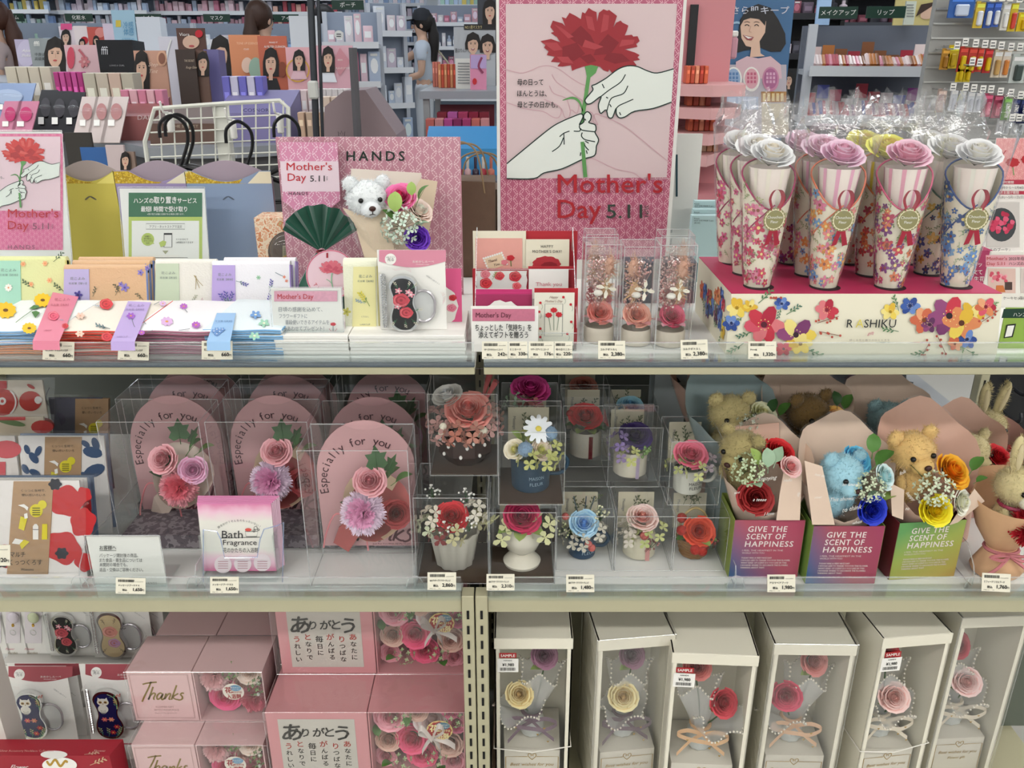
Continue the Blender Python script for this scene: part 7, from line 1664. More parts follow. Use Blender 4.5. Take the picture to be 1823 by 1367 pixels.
# ---- "Thanks" boxes
TBX = mt('#dcb9b8',.2,noise=.02); TIN = mt('#b98f92',.5); GOLDI = mt('#8f7a3e',.35,metal=.35)
SHRINK = FILM2
def rbox(x0,x1,Y, z0,h, d, lab, split, big=False, front=True, level=0):
    w = x1-x0; cx = (x0+x1)/2; o = thing('gift_box',lab, 'box',(cx, Y+d/2,z0+.0003),group='flower soap gift boxes'); h -= .0008
    xs = -w/2+w*split; lm = mt('#cf9094',.25,noise=.02) if big else TBX
    mb = MB(); mb.box(((-w/2+xs)/2,0,h/2),(xs+w/2-.0016,d, h),lm, bev=.0008); mb.build('lid_half',o)
    mb = MB(); t = .0016; X0,X1 = xs+.0008,w/2; xm = (X0+X1)/2; ww = X1-X0
    mb.box((xm, 0,t/2),(ww, d, t),lm); mb.box((xm, 0,h-t/2),(ww, d, t),lm); mb.box((X0+t/2,0,h/2),(t, d, h-2*t),lm); mb.box((X1-t/2,0,h/2),(t, d, h-2*t),lm); mb.box((xm, d/2-t/2,h/2),(ww-2*t, t, h-2*t),TIN); mb.build('tray_half',o)
    if not front: return o
    mb = MB(); mb.add([(X0+.001,-d/2+.0006,.002),(X1-.001,-d/2+.0006,.002),(X1-.001,-d/2+.0006,h-.002),(X0+.001,-d/2+.0006,h-.002)],[(0,1,2,3)],CLEAR); mb.build('window_film',o)
    fm = lambda u, v, oo: Vector((u, -d/2-oo, v)); lx = (-w/2+xs)/2; lw = xs+w/2
    if not big:
        mb = MB(); mb.map = fm; mb.line([(-w/2+.005,.006),(xs-.007,.006),(xs-.007,h-.006),(-w/2+.005,h-.006)],.0012,mt('#b9958f'),.0004,1,True); mb.build('panel_border',o)
        mb = MB(); mb.map = fm; thanks(mb, -w/2+lw*.12,h*.42,lw*.0040,GOLDI, 6.5,.0005,.35); mb.build('script_lettering',o)
        mb = MB(); mb.map = fm; mb.text('FLOWER GIFT',lx, h*.27,.0048,mt('#a08078'),'c',.0004,w=.028); mb.text('BATH FRAGRANCE',lx+.002,h*.21,.0048,mt('#a08078'),'c',.0004,w=.038); mb.text('Best of my gratitude',lx, h*.15,.0035,mt('#a08078'),'c',.0004,w=.034); mb.build('small_print',o)
    else:
        p0,p1,q0_, q1_ = -w/2+lw*.12,xs-lw*.13,h*.10,h*.90
        mb = MB(); mb.map = fm; mb.rect(p0,q0_, p1,q1_, mt('#c3beb4',.6,noise=.06,ns=25),.0004); mb.build('picture_field',o)
        mb = MB(); mb.map = lambda u, v, oo: fm(u, v, oo+.0006); BR_ = mt('#26241f'); W_ = p1-p0
        for i, (ch, u, sz) in enumerate((('あ',.10,.036),('り',.36,.018),('が',.50,.019),('と',.66,.021),('う',.80,.032))): mb.text(ch, p0+W_*u-W_*.06,q1_-.036+(.004 if i in (1,2,3) else -.002),sz, BR_, 'l',.0004,.022,.12)
        mb.build('brush_lettering',o)
        mb = MB(); mb.map = lambda u, v, oo: fm(u, v, oo+.0006); RI = mt('#b04034')
        cols = ('あなたに','りつばな','がんばる','毎日に','となりで','うれしい')
        for i, s in enumerate(cols[:6]):
            u = p0+W_*(.88-i*.155)
            for j, ch in enumerate(s[:4]): mb.text(ch, u, q1_-.052-j*.0125-(.004 if i % 2 else 0),.013 if j == 0 else .0105,RI if j == 0 and i != 3 else BR_, 'c',.0004,.014)
        mb.build('vertical_lettering',o)
    # sticker on the window
    sx, sz = (xm+ww*.05,h*.60) if not big else (X1-ww*.26,h*.74); mb = MB(); mb.map = lambda u, v, oo: Vector((u, -d/2-.0004-oo, v)); r = .0165 if not big else .0195
    mb.disc(sx, sz, r, mt('#e3ddd0' if not big else '#d9c27a'),.0003,26,r*.95); 
    if big: mb.disc(sx, sz, r*.9,mt('#9c2a2a'),.0005,40,r*.85,0,.05,12)
    mb.disc(sx+r*.25,sz+r*.45,r*.55,mt('#5f93b4' if not big else '#4a7488'),.0007,18,r*.35); mb.build('round_sticker',o)
    mb = MB(); mb.map = lambda u, v, oo: Vector((u, -d/2-.0012-oo, v)); tc = mt('#9c2c2c') if not big else mt('#e8d9a0')
    mb.text('花',sx-r*.75,sz-r*.05,r*.75,tc, 'l',.0003,.03); mb.text('のカタチの',sx-r*.05,sz-r*.12,r*.3,tc, 'l',.0003,.02,w=r*.85); mb.text('入浴剤',sx, sz-r*.75,r*.62,tc, 'c',.0003,.03,w=r*1.3); mb.text('飾るだけ？',sx+r*.25,sz+r*.48,r*.2,PAPER, 'c',.0005); mb.text('もったいない！',sx+r*.25,sz+r*.28,r*.17,PAPER, 'c',.0005); mb.build('sticker_lettering',o)
    f = thing('flower_soap_set',('pink rose and carnation soap flowers inside the ' if not big else 'pink and red rose soap flowers inside the ')+lab.split(',')[0]+(',lower' if level else ',upper'),'soap flowers',(cx+xm, Y+d/2,z0+.003),group='soap flower sets')
    yy = -d/2+.024
    if not big:
        carnation(f, (-ww*.27,yy, h*.70),ww*.25,mt('#e3bcbc',.7),mt('#d8a4a6',.7),(0,-.95,.3)); rose(f, (-ww*.16,yy, h*.28),ww*.28,mt('#cf4a70',.6),(0,-.95,.25),mt('#bd3a60',.6),seed=1); rose(f, (ww*.22,yy, h*.76),ww*.22,mt('#d8b8a4',.6),(0,-.95,.3)); rose(f, (ww*.08,yy+.008,h*.46),ww*.22,mt('#d0a094',.6),(0,-.95,.25),seed=2)
        carnation(f, (ww*.27,yy, h*.24),ww*.23,mt('#d8808c',.7),mt('#c86a7a',.7),(0,-.95,.3)); cluster(f, (-ww*.02,yy-.004,h*.82),ww*.14,mt('#6f9a4a'),LEAF, (0,-.9,.4),20); cluster(f, (ww*.34,yy-.004,h*.52),ww*.16,mt('#6f8f52'),SAGE, (0,-.9,.3),20,4,2)
        for p in ((.38,.62),(.36,.40)): mb = MB(); mb.ell((ww*p[0],yy-.012,h*p[1]),.003,mt('#e0dcd4',.15),10,7); mb.build('pearl',f, SM)
    else:
        Cs = ['#cf7f8a','#c83f62','#e0bcb8','#bd8f80','#d0587a']
        for i, (u, v, r_, c) in enumerate(((-.30,.76,.20,0),(-.02,.82,.15,3),(.14,.66,.21,2),(-.08,.42,.20,1),(-.34,.38,.16,3),(.02,.14,.18,1),(.32,.34,.17,3),(.40,.62,.13,4),(-.38,.10,.13,0),(.36,.08,.16,0),(.34,.82,.12,4))): rose(f, (ww*u, yy+.003*(i % 3),h*v),ww*r_, mt(Cs[c],.6),(random.uniform(-.15,.15),-.95,.3),None, 1.,i % 3)
        for p in ((-.18,.80),(-.20,.16),(.18,.18),(.40,.80)): cluster(f, (ww*p[0],yy-.008,h*p[1]),ww*.12,mt('#a8bf8a'),mt('#cfdcae'),(0,-.95,.2),14)
        for p, a in (((-.42,.55),2.),((-.30,.16),4.),((.22,.10),5.),((-.12,.70),1.5)): leaf(f, (ww*p[0],yy-.014,h*p[1]),.020,LEAF, a, .3,1)
        mb = MB(); BWm = mt('#c9bfb8',.5); c0 = Vector((ww*.16,yy-.024,h*.62))
        for S in ([(0,0),(-.020,.010),(-.014,.020),(0,0)],[(0,0),(.018,.014),(.010,.024),(0,0)],[(0,0),(-.010,-.014),(-.016,-.026)],[(0,0),(.010,-.018),(.012,-.032)],[(0,0),(.022,-.008),(.034,-.016)]):
            P = smoothline([c0+Vector((u, -.002*i, v)) for i, (u, v) in enumerate(S)],4); VV = []
            for p in P: VV += [p+Vector((0,-.003,-.003)),p+Vector((0,.003,.003))]
            mb.add(VV, [(2*i, 2*i+2,2*i+3,2*i+1) for i in range(len(P)-1)],BWm)
        mb.build('printed_bow',f)
    return o
x0,x1 = (222-911.5)/F*1.275,(466-911.5)/F*1.275
zt1 = 1.3-.8816; hh = .097
rbox(x0,x1,1.02,zt1-hh, hh, .083,'pink Thanks gift box in shrink film, uppermost in front',.485)
rbox(x0+.012,x1+.008,1.106,zt1-hh, hh, .083,'pink Thanks gift box behind the uppermost one',.485,front=False)
rbox(x0+.022,x1+.012,1.192,zt1-hh, hh, .083,'pink Thanks gift box rearmost of the top layer',.485,front=False)
rbox(x0+.012,x1+.004,.972,zt1-2*hh, hh, .083,'pink Thanks gift box in shrink film, second layer',.485,level=1)
rbox(x0+.014,x1+.006,1.058,zt1-2*hh, hh, .083,'pink Thanks gift box behind, second layer',.485,front=False)
rbox(x0+.016,x1+.006,1.144,zt1-2*hh, hh, .083,'pink Thanks gift box rearmost of the second layer',.485,front=False)
rbox(x0+.012,x1+.004,.975,zt1-3*hh, hh, .083,'pink Thanks gift box, lowest layer in front',.485,front=False)
rbox(x0+.014,x1+.006,1.061,zt1-3*hh, hh, .083,'pink Thanks gift box, lowest layer behind',.485,front=False)
rbox(x0+.014,x1+.006,1.147,zt1-3*hh, hh, .083,'pink Thanks gift box, lowest layer rearmost',.485,front=False)
for nm, y, z, w_ in (('upper',1.02,zt1,.0),('lower',.972,zt1-hh, .010)):      # shrink film over the front boxes
    o = thing('shrink_film','clear shrink film around the %s Thanks box' % nm, 'film',((x0+x1)/2+w_, y+.04,z-hh+.0005),group='shrink films'); mb = clearbox_mb(x1-x0+.002,.086,hh, mat=SHRINK, er=.0003,back=False); mb.build('film_sheet',o)
# ---- brush-lettered boxes
z2 = 1.3-.909; h2_ = .132; xa, xb = (470-911.5)/F*1.2346,(826-911.5)/F*1.2346
rbox(xa, xb, .965,z2-h2_, h2_, .10,'dusty pink brush-lettered gift box, lower',.515,True, level=1)
rbox(xa+.006,xb+.0,1.046,z2,h2_, .10,'dusty pink brush-lettered gift box, upper',.515,True)
rbox(xa, xb, .97,z2-2*h2_, h2_, .10,'dusty pink brush-lettered gift box, lowest',.515,True, front=False)
rbox(xa, xb, 1.072,z2-2*h2_, 2*h2_, .09,'tall pink box behind the brush-lettered boxes',.515,True, front=False)
for nm, y, z, in (('upper',1.046,z2),('lower',.965,z2-h2_)):
    o = thing('shrink_film','clear shrink film around the %s brush-lettered box' % nm, 'film',((xa+xb)/2,y+.05,z+.0005),group='shrink films'); mb = clearbox_mb(xb-xa+.003,.104,h2_, mat=SHRINK, er=.0003,back=False); mb.build('film_sheet',o)

# ============================================================ BOTTOM SHELF, right bay: six white boxes with soap roses
WB = mt('#e6e1cf',.45,noise=.02,ns=8); HEART = mt('#b08c3c',.3,metal=.6)
def wbox(l, r, py, Y, rz, lab, roses, rib, sample=False, film=False, string=False, lean=0.):
    a, b = Wy(l, py, Y),Wy(r, py, Y); x = (a.x+b.x)/2; w = (b.x-a.x)/max(.9,cos(rz)); d = .10; h = a.z-ZBR
    o = thing('gift_box','white window gift box with '+lab, 'box',(x, Y+d/2,ZBR+.0005),(0,lean, rz),'white window gift boxes')
    t = .0022; fr = .0075
    mb = MB(); mb.box((-w/2+t/2,0,h/2),(t, d, h),WB); mb.box((w/2-t/2,0,h/2),(t, d, h),WB); mb.box((0,d/2-t/2,h/2),(w, t, h),WB); mb.box((0,0,t/2),(w, d, t),WB); mb.build('shell',o)
    mb = MB(); mb.box((0,0,h-t/2),(w+.001,d, t),WB, bev=.0006); mb.box((0,-d/2-.0008,h-.009),(w+.001,.0016,.018),WB, bev=.0006); mb.build('lid_flap',o)
    mb = MB(); mb.box((-w/2+fr/2,-d/2+.0006,h/2),(fr, .0012,h-.003),WB); mb.box((w/2-fr/2,-d/2+.0006,h/2),(fr, .0012,h-.003),WB); mb.build('window_frame',o)
    mb = MB(); mb.add([(-w/2+fr, -d/2+.0004,.004),(w/2-fr, -d/2+.0004,.004),(w/2-fr, -d/2+.0004,h-.016),(-w/2+fr, -d/2+.0004,h-.016)],[(0,1,2,3)],CLEAR); mb.build('window_film',o)
    ph = .086; mb = MB(); mb.hexa([(-w*.38,-d*.42,t),(w*.38,-d*.42,t),(w*.38,d*.45,t),(-w*.38,d*.45,t)],[(-w*.38,-d*.40,ph),(w*.38,-d*.40,ph),(w*.40,d*.45,ph+.004),(-w*.40,d*.45,ph+.004)],mt('#d8d2c4',.55)); mb.build('pedestal',o)
    mb = MB(); mb.map = lambda u, v, oo: Vector((u, -d*.42+(v/ph)*d*.02-.0004-oo, v)); Lx = w*.36
    mb.line([(-.007,ph-.012),(-Lx, ph-.012),(-Lx, .01),(Lx, .01),(Lx, ph-.012),(.007,ph-.012)],.0011,HEART, .0004,1)
    for s in (-1,1): mb.line([(0,ph-.018),(s*.006,ph-.011),(s*.005,ph-.006),(s*.001,ph-.008),(s*.002,ph-.011)],.0010,HEART, .0005,4)
    mb.build('gold_frame',o)
    mb = MB(); mb.map = lambda u, v, oo: Vector((u, -d*.42+(v/ph)*d*.02-.0004-oo, v)); mb.text('Best wishes for you',0,ph-.030,.0085,HEART, 'c',.0005,.0,.3,w=w*.60); mb.text('Flower gift',0,ph-.041,.0068,HEART, 'c',.0005,0,.3,w=w*.28); mb.build('lettering',o)
    if sample:
        mb = MB(); mb.map = lambda u, v, oo: Vector((u, -d/2-.0008-oo, v)); u0,v0 = -w/2+.004,h-.050
        mb.rect(u0+.003,v0+.016,u0+.028,v0+.025,mt('#a81c22'),.0002); mb.rect(u0,v0-.010,u0+.031,v0+.0145,PAPER, .0002)
        xx = u0+.004
        while xx < u0+.026: bw = _R.choice((.0004,.0007,.001)); mb.rect(xx, v0-.007,xx+bw, v0-.0015,INK, .0005); xx += bw+.0006
        mb.build('price_sticker',o)
        mb = MB(); mb.map = lambda u, v, oo: Vector((u, -d/2-.0013-oo, v)); mb.text('SAMPLE',u0+.0155,v0+.0182,.0068,PAPER, 'c',.0002,.015,w=.021); mb.text('HANDS',u0+.0155,v0+.0105,.003,INK, 'c',.0003,.02,w=.012); mb.text('¥1,980',u0+.016,v0+.0015,.0072,INK, 'c',.0003,.02,w=.017); mb.build('sticker_lettering',o)
    if film:
        e = clearbox_mb(w+.004,d+.004,h+.002,mat=FILM2,er=.0003,back=False); e.build('clear_wrap',o)
    if string:
        mb = MB(); mb.tube([(-w/2-.002,d/2,ph+.012),(-w/2-.002,-d/2-.002,ph+.016),(0,-d/2-.004,ph+.010),(w/2+.002,-d/2-.002,ph+.020),(w/2+.002,d/2,ph+.012)],.0010,mt('#e8e4da',.5),6); mb.build('elastic_band',o)
    f = thing('soap_bouquet','soap rose bouquet of '+lab, 'bouquet',(x, Y+d/2,ZBR+ph+.003),(0,0,rz),'soap rose bouquets')
    mb = MB(); mb.lathe([(.016,0),(.020,.006),(.019,.026),(.013,.042)],mt('#d0d3d0',.7,bump=1.,ns=90),22,wob=lambda a_, z: .05*sin(10*a_)); mb.build('gathered_base',f, SM)
    R = random.Random(int(l)); PE = mt('#e3ddd0',.25)
    for gi, (gx, gy, gz, gr) in enumerate(((roses[0][0],-.014,.062,.037),(roses[1][0]*.8,.010,.118,.034))):
        mb = MB(); V = []; Fs = []; n = 28; top = []
        for j in range(4):
            t_ = j/3
            for i in range(n):
                a_ = 2*pi*i/n; rr = (.012+(gr-.012)*t_)*(1+.14*t_*sin(5*a_+gi)); p = (gx*t_+rr*cos(a_),gy*t_+rr*sin(a_)*.75-.010*t_, .034+(gz-.024)*t_+.012*t_*sin(4*a_+gi*2)+.010*t_*sin(a_)); V.append(p)
                if j == 3: top.append(p)
        for j in range(3):
            for i in range(n): p, q = j*n+i, j*n+(i+1) % n; Fs.append((p, q, q+n, p+n))
        mb.add(V, Fs, TULLE); mb.build('tulle',f, SM)
        mb = MB(); tp = smoothline(top, 2,True)
        for p in tp: mb.ell(p, .0017,PE, 6,4)
        pe = mb.build('pearl_trim',f, SM); pe['kind'] = 'stuff'
    for i, (rx, ry, rzz, rr, rc, dv) in enumerate(roses):
        rose(f, (rx, ry, rzz),rr, mt(rc, .6,sss=.05),dv, None, 1.,i); stem(f, (rx, ry, rzz-.02),(0,0,.03))
        leaf(f, (rx-.004,ry-.004,rzz-.022),.020,LEAFL, 2.6+i, .3,0)
    mb = MB(); RBm = mt(rib, .4)
    for S in ([(0,0),(-.024,.010),(-.040,.006),(-.020,.0),(0,0)],[(0,0),(.022,.008),(.038,.002),(.020,-.006),(0,0)],[(0,0),(.016,-.016),(.034,-.030)],[(0,0),(-.018,-.010),(-.038,-.034)]):
        P = smoothline([Vector((u, -.024-.004*i, .040+v)) for i, (u, v) in enumerate(S)],4); VV = []
        for p in P: VV += [p+Vector((0,0,-.0035)),p+Vector((0,.001,.0035))]
        mb.add(VV, [(2*i, 2*i+2,2*i+3,2*i+1) for i in range(len(P)-1)],RBm)
    mb.tube([(cos(a_)*.0145,sin(a_)*.0145,.040) for a_ in [2*pi*k/14 for k in range(14)]],.003,RBm, 5,closed=True); mb.build('ribbon_bow',f)
    mb = MB(); mb.map = lambda u, v, oo: Vector((u, -.0425-oo, .040+v))
    for u, v in ((.018,.004),(.024,-.022),(-.026,.006),(.008,-.008)): mb.p2([(u, v-.002),(u+.002,v+.0005),(u+.001,v+.0016),(u, v+.0008),(u-.001,v+.0016),(u-.002,v+.0005)],HEART, .0004)
    mb.build('gold_hearts',f)
    return o
D1,D2 = (-.15,-.85,.5),(.15,-.8,.55)
wbox(880,1020,1137,.985,0.,'cream and mauve roses and grey ribbon, far left',[(-.020,-.022,.092,.024,'#d9bd84',(-.1,-.75,.65)),(.018,-.004,.150,.024,'#84586e',D2)],'#7a6672',True, False, True)
wbox(1057,1196,1136,.985,.12,'cream and mauve roses in loose clear wrap',[(-.008,-.026,.092,.026,'#dcc189',D1),(.008,-.004,.150,.024,'#7a5468',D2)],'#6f5c66',False, True)
wbox(1202,1354,1165,.958,-.06,'red and coral roses and peach ribbon',[(.026,-.020,.100,.026,'#b0323e',(.3,-.8,.5)),(-.014,-.002,.150,.024,'#b8605c',(-.1,-.8,.55))],'#d8b088',True)
wbox(1381,1527,1148,.975,-.02,'raspberry and salmon roses and a looped peach ribbon',[(-.022,-.024,.100,.027,'#a8324c',(-.15,-.9,.4)),(.020,-.004,.148,.026,'#c0706c',(.2,-.8,.5))],'#d8b090',False, True)
wbox(1562,1693,1132,.985,.12,'blush and red roses and cream heart ribbon',[(.0,-.026,.090,.027,'#dba69c',D1),(-.006,-.002,.150,.024,'#a82028',D2)],'#dcd0bc',True, False, True)
wbox(1708,1835,1098,1.01,.06,'blush and plum roses, at the right edge',[(-.002,-.024,.096,.026,'#dba6a0',D1),(-.016,-.002,.150,.026,'#8a2434',D2)],'#dcd0bc',False, True)
card('side_board','grey-green board at the right end of the bottom shelf','board',1786,1870,1120,1400,1.135,mt('#5f665a',.5),.006,0,ZBR, floor=ZBR)
# ============================================================ THE SHOP BEHIND
HAIR = mt('#1a1412',.5); HAIRB = mt('#3a241a',.5); SKIN = mt('#d8b29a',.5); LIP = mt('#b8504f')
def pface(mb, cx, cy, w, h, hair=HAIR, skin=SKIN, bob=1.,shirt=None, o=.0004,smile=False, tilt=0.):
    """printed portrait: hair, face, fringe, features (pixel units)"""
    if shirt: mb.p2([(cx-w*.9,cy+h*1.25),(cx-w*.5,cy+h*.62),(cx+w*.5,cy+h*.62),(cx+w*.9,cy+h*1.25)],shirt, o)
    mb.p2([(cx-w*.62,cy+h*(.35+.4*bob)),(cx-w*.64,cy-h*.05),(cx-w*.45,cy-h*.5),(cx, cy-h*.66),(cx+w*.45,cy-h*.5),(cx+w*.66,cy-h*.05),(cx+w*.66,cy+h*(.35+.4*bob))],hair, o*1.5)
    mb.rect(cx-w*.16,cy+h*.7,cx+w*.16,cy+h*.3,skin, o*1.8)
    mb.disc(cx, cy+h*.02,w*.42,skin, o*2,18,h*.48)
    mb.p2([(cx-w*.42,cy-h*.12),(cx-w*.36,cy-h*.42),(cx, cy-h*.52),(cx+w*.36,cy-h*.42),(cx+w*.43,cy-h*.05),(cx+w*.28,cy-h*.22),(cx, cy-h*.25)],hair, o*2.4)
    for s in (-1,1):
        mb.disc(cx+s*w*.17,cy-h*.03,w*.065,BLACK, o*2.5,8,h*.025); mb.rect(cx+s*w*.17-w*.09,cy-h*.085,cx+s*w*.17+w*.09,cy-h*.105,hair, o*2.5)
    mb.line([(cx+w*.02,cy-h*.02),(cx+w*.04,cy+h*.12),(cx-w*.01,cy+h*.13)],w*.02,mt('#b98a74'),o*2.5,3)
    if smile:
        mb.p2([(cx-w*.17,cy+h*.2),(cx, cy+h*.23),(cx+w*.17,cy+h*.19),(cx+w*.08,cy+h*.31),(cx-w*.08,cy+h*.31)],mt('#8f3a44'),o*2.6); mb.p2([(cx-w*.13,cy+h*.215),(cx, cy+h*.235),(cx+w*.13,cy+h*.21),(cx, cy+h*.27)],PAPER, o*3)
    else: mb.disc(cx, cy+h*.24,w*.12,LIP, o*2.6,10,h*.035)
def standee(l, r, t, b, Y, zf, lab, c, art=None, words=(),th=.012,name='display_standee',cat='display',rz=0.,lean=.06,mat=None):
    o, pl = card(name, lab, cat, l, r, t, b, Y, mat or mt(c, .45),th, lean, zf, floor=zf)
    f = PX(Y-.002,lean, zf)
    if art: mb = pxmb(f); art(mb); mb.build('printed_picture',o, world=True)
    if words: lettering(o, PX(Y-.006,lean, zf),words)
    return o
def slabz(name, lab, cat, pts, z, th, mat, legs=True, kind=None, z0=0.):
    V = [Wz(p[0],p[1],z) for p in pts]; n = len(V); c = sum(V, Vector())/n
    o = thing(name, lab, cat, (c.x, c.y, 0)); mb = MB()
    mb.add(V+[p-Vector((0,0,th)) for p in V],[tuple(range(n)),tuple(range(2*n-1,n-1,-1))]+[(i, (i+1) % n, (i+1) % n+n, i+n) for i in range(n)],mat); mb.build('top_board',o, world=True)
    mb = MB(); W = [c+(p-c)*.97 for p in V]; mb.add([Vector((p.x, p.y, z-th)) for p in W]+[Vector((p.x, p.y, .02)) for p in W],[(i, (i+1) % n, (i+1) % n+n, i+n) for i in range(n)],mt('#5c5b5d',.6)); mb.build('base_cabinet',o, world=True)
    return o
ZA = 1.0
slabz('display_counter','low grey cosmetics counter behind the folders on the left','counter',[(-120,196),(121,234),(262,263),(420,262),(640,250),(660,205),(300,196),(-120,182)],ZA, .035,mt('#8a8e94',.35))
ZB_ = 1.12
def table(name, lab, x0_, x1_, y0_, y1_, z, c, legs=True, th=.035):
    o = thing(name, lab, 'counter',((x0_+x1_)/2,(y0_+y1_)/2,0)); w, d = x1_-x0_, y1_-y0_
    mb = MB(); mb.box((0,0,z-th/2),(w, d, th),mt(c, .35)); mb.build('top_board',o)
    for sx in (-1,1):
        for sy in (-1,1): mb = MB(); mb.box((sx*(w/2-.03),sy*(d/2-.03),(z-th)/2),(.03,.03,z-th),mt('#9a9c9e',.4)); mb.build('leg',o)
    return o
def at(px, Y): return (px-911.5)/F*dep(Y, 1.3)
table('display_counter','far white cosmetics counter on the left',at(-160,5.6),at(572,5.6),5.0,6.3,ZB_, '#b8bcc4')
P_ = lambda *a, **k: dict(**k)
def girl(cx, cy, w, h, **k): return lambda mb: pface(mb, cx, cy, w, h, **k)
G = GREYINK
# rear row on the far counter
standee(108,135,47,100,6.2,ZB_, 'small poster stand with dark-haired model and pink label, far left','#e8d8dc',lambda mb: [mb.rect(108,53,128,42,mt('#e0558a'),.002),pface(mb, 117,66,14,22,o=.002)])
standee(134,158,46,100,6.15,ZB_, 'small white and red poster stand, far left','#eedfdc',lambda mb: [mb.disc(150,72,7,RED, .002),pface(mb, 146,76,9,12,o=.003)])
standee(158,186,48,100,6.1,ZB_, 'coral red arched poster stand, far left','#c8564a',lambda mb: [mb.disc(178,58,9,mt('#e08a80'),.002,14),pface(mb, 171,72,9,14,o=.002)])
standee(203,243,18,105,5.6,ZB_, 'tall pale blue cooling product board with brush letters','#a9cbdc',lambda mb: mb.rect(206,48,215,36,mt('#e0c850'),.002),[('冷感',219,50,10,mt('#5a9ac0'),dict(w=18)),('体感',220,62,10,mt('#5a9ac0'),dict(w=18)),('0ZERO',217,74,6,mt('#7ab0d0'),dict(w=22))])
standee(246,288,30,105,5.6,ZB_, 'plain white angular display stand','#dfe2e8',None, (),.1)
standee(186,205,42,100,6.,ZB_, 'pinkish white narrow panel','#dcc8d4')
standee(517,566,28,110,5.2,ZB_, 'plain white square panel beside the steel pole','#e6e9ee')
standee(285,322,65,130,4.38,ZA, 'white bubble-shaped plastic display','#dcd8e0',lambda mb: mb.line([(305,70),(300,85),(296,105)],2.5,PAPER, .003,3),(),.05)
# middle row on the near counter
standee(32,62,70,150,4.1,ZA, 'round lavender standee with script','#b3a9c4',lambda mb: mb.disc(47,95,17,mt('#c4bcd4'),.002,20,24),[('Aqua',39,92,5,PAPER, dict(shear=.4)),('Shake',38,101,5,PAPER, dict(shear=.4))])
standee(57,113,68,150,3.9,ZA, 'grey standee with model portrait and white letters','#8f9698',lambda mb: pface(mb, 98,96,30,48,o=.003),[('fffi',60,82,9,PAPER, dict(w=10)),('中身は',62,99,4.5,INK, {}),('高級美容',62,107,4.5,INK, {})])
standee(119,184,80,150,3.85,ZA, 'pale pink standee with red flower drawing','#d9b3b8',lambda mb: [mb.disc(126,103,7,mt('#c84a5f'),.002,12,20),mb.line([(140,88),(152,105),(146,120)],4,mt('#b8606a'),.003,4),pflower(mb, 150,110,10,mt('#c97a80'),mt('#d8a0a0'),6,.003)])
standee(160,186,84,150,4.05,ZA, 'dusty pink side panel behind the black box','#b5708a')
standee(176,240,71,150,3.7,ZA, 'glossy black display box with small white letters','#17171b',None, [('fffi',180,97,15,mt('#c8c8cc'),dict(w=12)),('LONG & CURL',195,118,3,mt('#9a9a9c'), {})],.12,mat=mt('#141418',.15))
standee(242,298,90,165,3.6,ZA, 'peach standee with model portrait and compact powder','#c99a84',lambda mb: [pface(mb, 252,122,22,52,o=.003),mb.disc(288,104,9,mt('#d8a98c'),.003,20,14),mb.disc(288,104,6,mt('#8a5a48'),.005,18,10)],[('Step',264,118,7,mt('#ead0bc'),dict(shear=.4)),('Tint',266,130,7,mt('#ead0bc'),dict(shear=.4))])
standee(316,366,50,100,4.3,ZA, 'brown standee with close-up face and white letters','#5a3c32',lambda mb: [mb.disc(340,75,15,SKIN, .003,18,12),mb.disc(354,60,7,RED, .004,12),mb.disc(341,82,5,LIP, .005,10,2)],[('Viora',319,64,6,PAPER, {})])
standee(318,352,88,200,3.5,ZA, 'dark brown standee with gold-white script','#3a2c26',None, [('THE SECRET',328,110,4,mt('#cbb8a0'),dict(w=18)),('Rouge Glow',331,122,4.5,mt('#cbb8a0'),dict(shear=.4,w=20))])
standee(348,372,90,200,3.52,ZA, 'brown and white model portrait panel beside dark standee','#6a5044',lambda mb: pface(mb, 361,112,18,32,o=.003))
standee(368,394,88,200,3.6,ZA, 'plain purple display side panel','#6f6a9c',None, (),.08)
standee(378,412,70,175,4.0,ZA, 'white standee with black-haired model half face','#dcdde2',lambda mb: pface(mb, 392,97,30,54,o=.003,bob=.9),[('CLIC',400,82,6,INK, {})])
standee(412,468,62,180,3.95,ZA, 'orange tone-up cushion standee with compact picture','#d98e64',lambda mb: [mb.disc(440,116,10,mt('#e8c8b4'),.003,18,14),mb.disc(455,122,12,mt('#9ab8a4'),.004,18,20)],[('TONE UP ESSENCE',421,79,4,mt('#f0c8a8'),dict(w=38)),('CLIO',434,89,3,PAPER, {})])
standee(463,514,64,185,3.8,ZA, 'rust orange filter cushion standee with model in black','#c0644a',lambda mb: [pface(mb, 482,112,22,44,o=.003,bob=.5,shirt=BLACK),mb.disc(502,124,8,mt('#8a4630'),.003,18,14)],[('AI FILTER CUSHION',470,85,4,PAPER, dict(w=38)),('MAKE IT',479,77,3,PAPER, {})])
standee(512,560,84,190,3.75,ZA, 'pink standee with girl in white and golden mirror frame','#e3aeb4',lambda mb: [mb.ringp(530,125,20,2.5,mt('#d8a848'),.002,24),pface(mb, 532,106,17,28,o=.003,bob=.9,shirt=mt('#e8c0c8'))])
standee(563,630,81,190,3.6,ZA, 'pink diamond-pattern standee with girl in white blouse','#d8a8b4',lambda mb: [mb.p2([(605,85),(624,110),(605,135),(592,110)],mt('#c98a94'),.002),pface(mb, 584,104,18,34,o=.003,bob=1.,shirt=mt('#dfe3ea'))],[('大人のツヤ肌',597,123,3.2,PAPER, dict(w=26)),('SKIN',601,108,3,PAPER, {})])
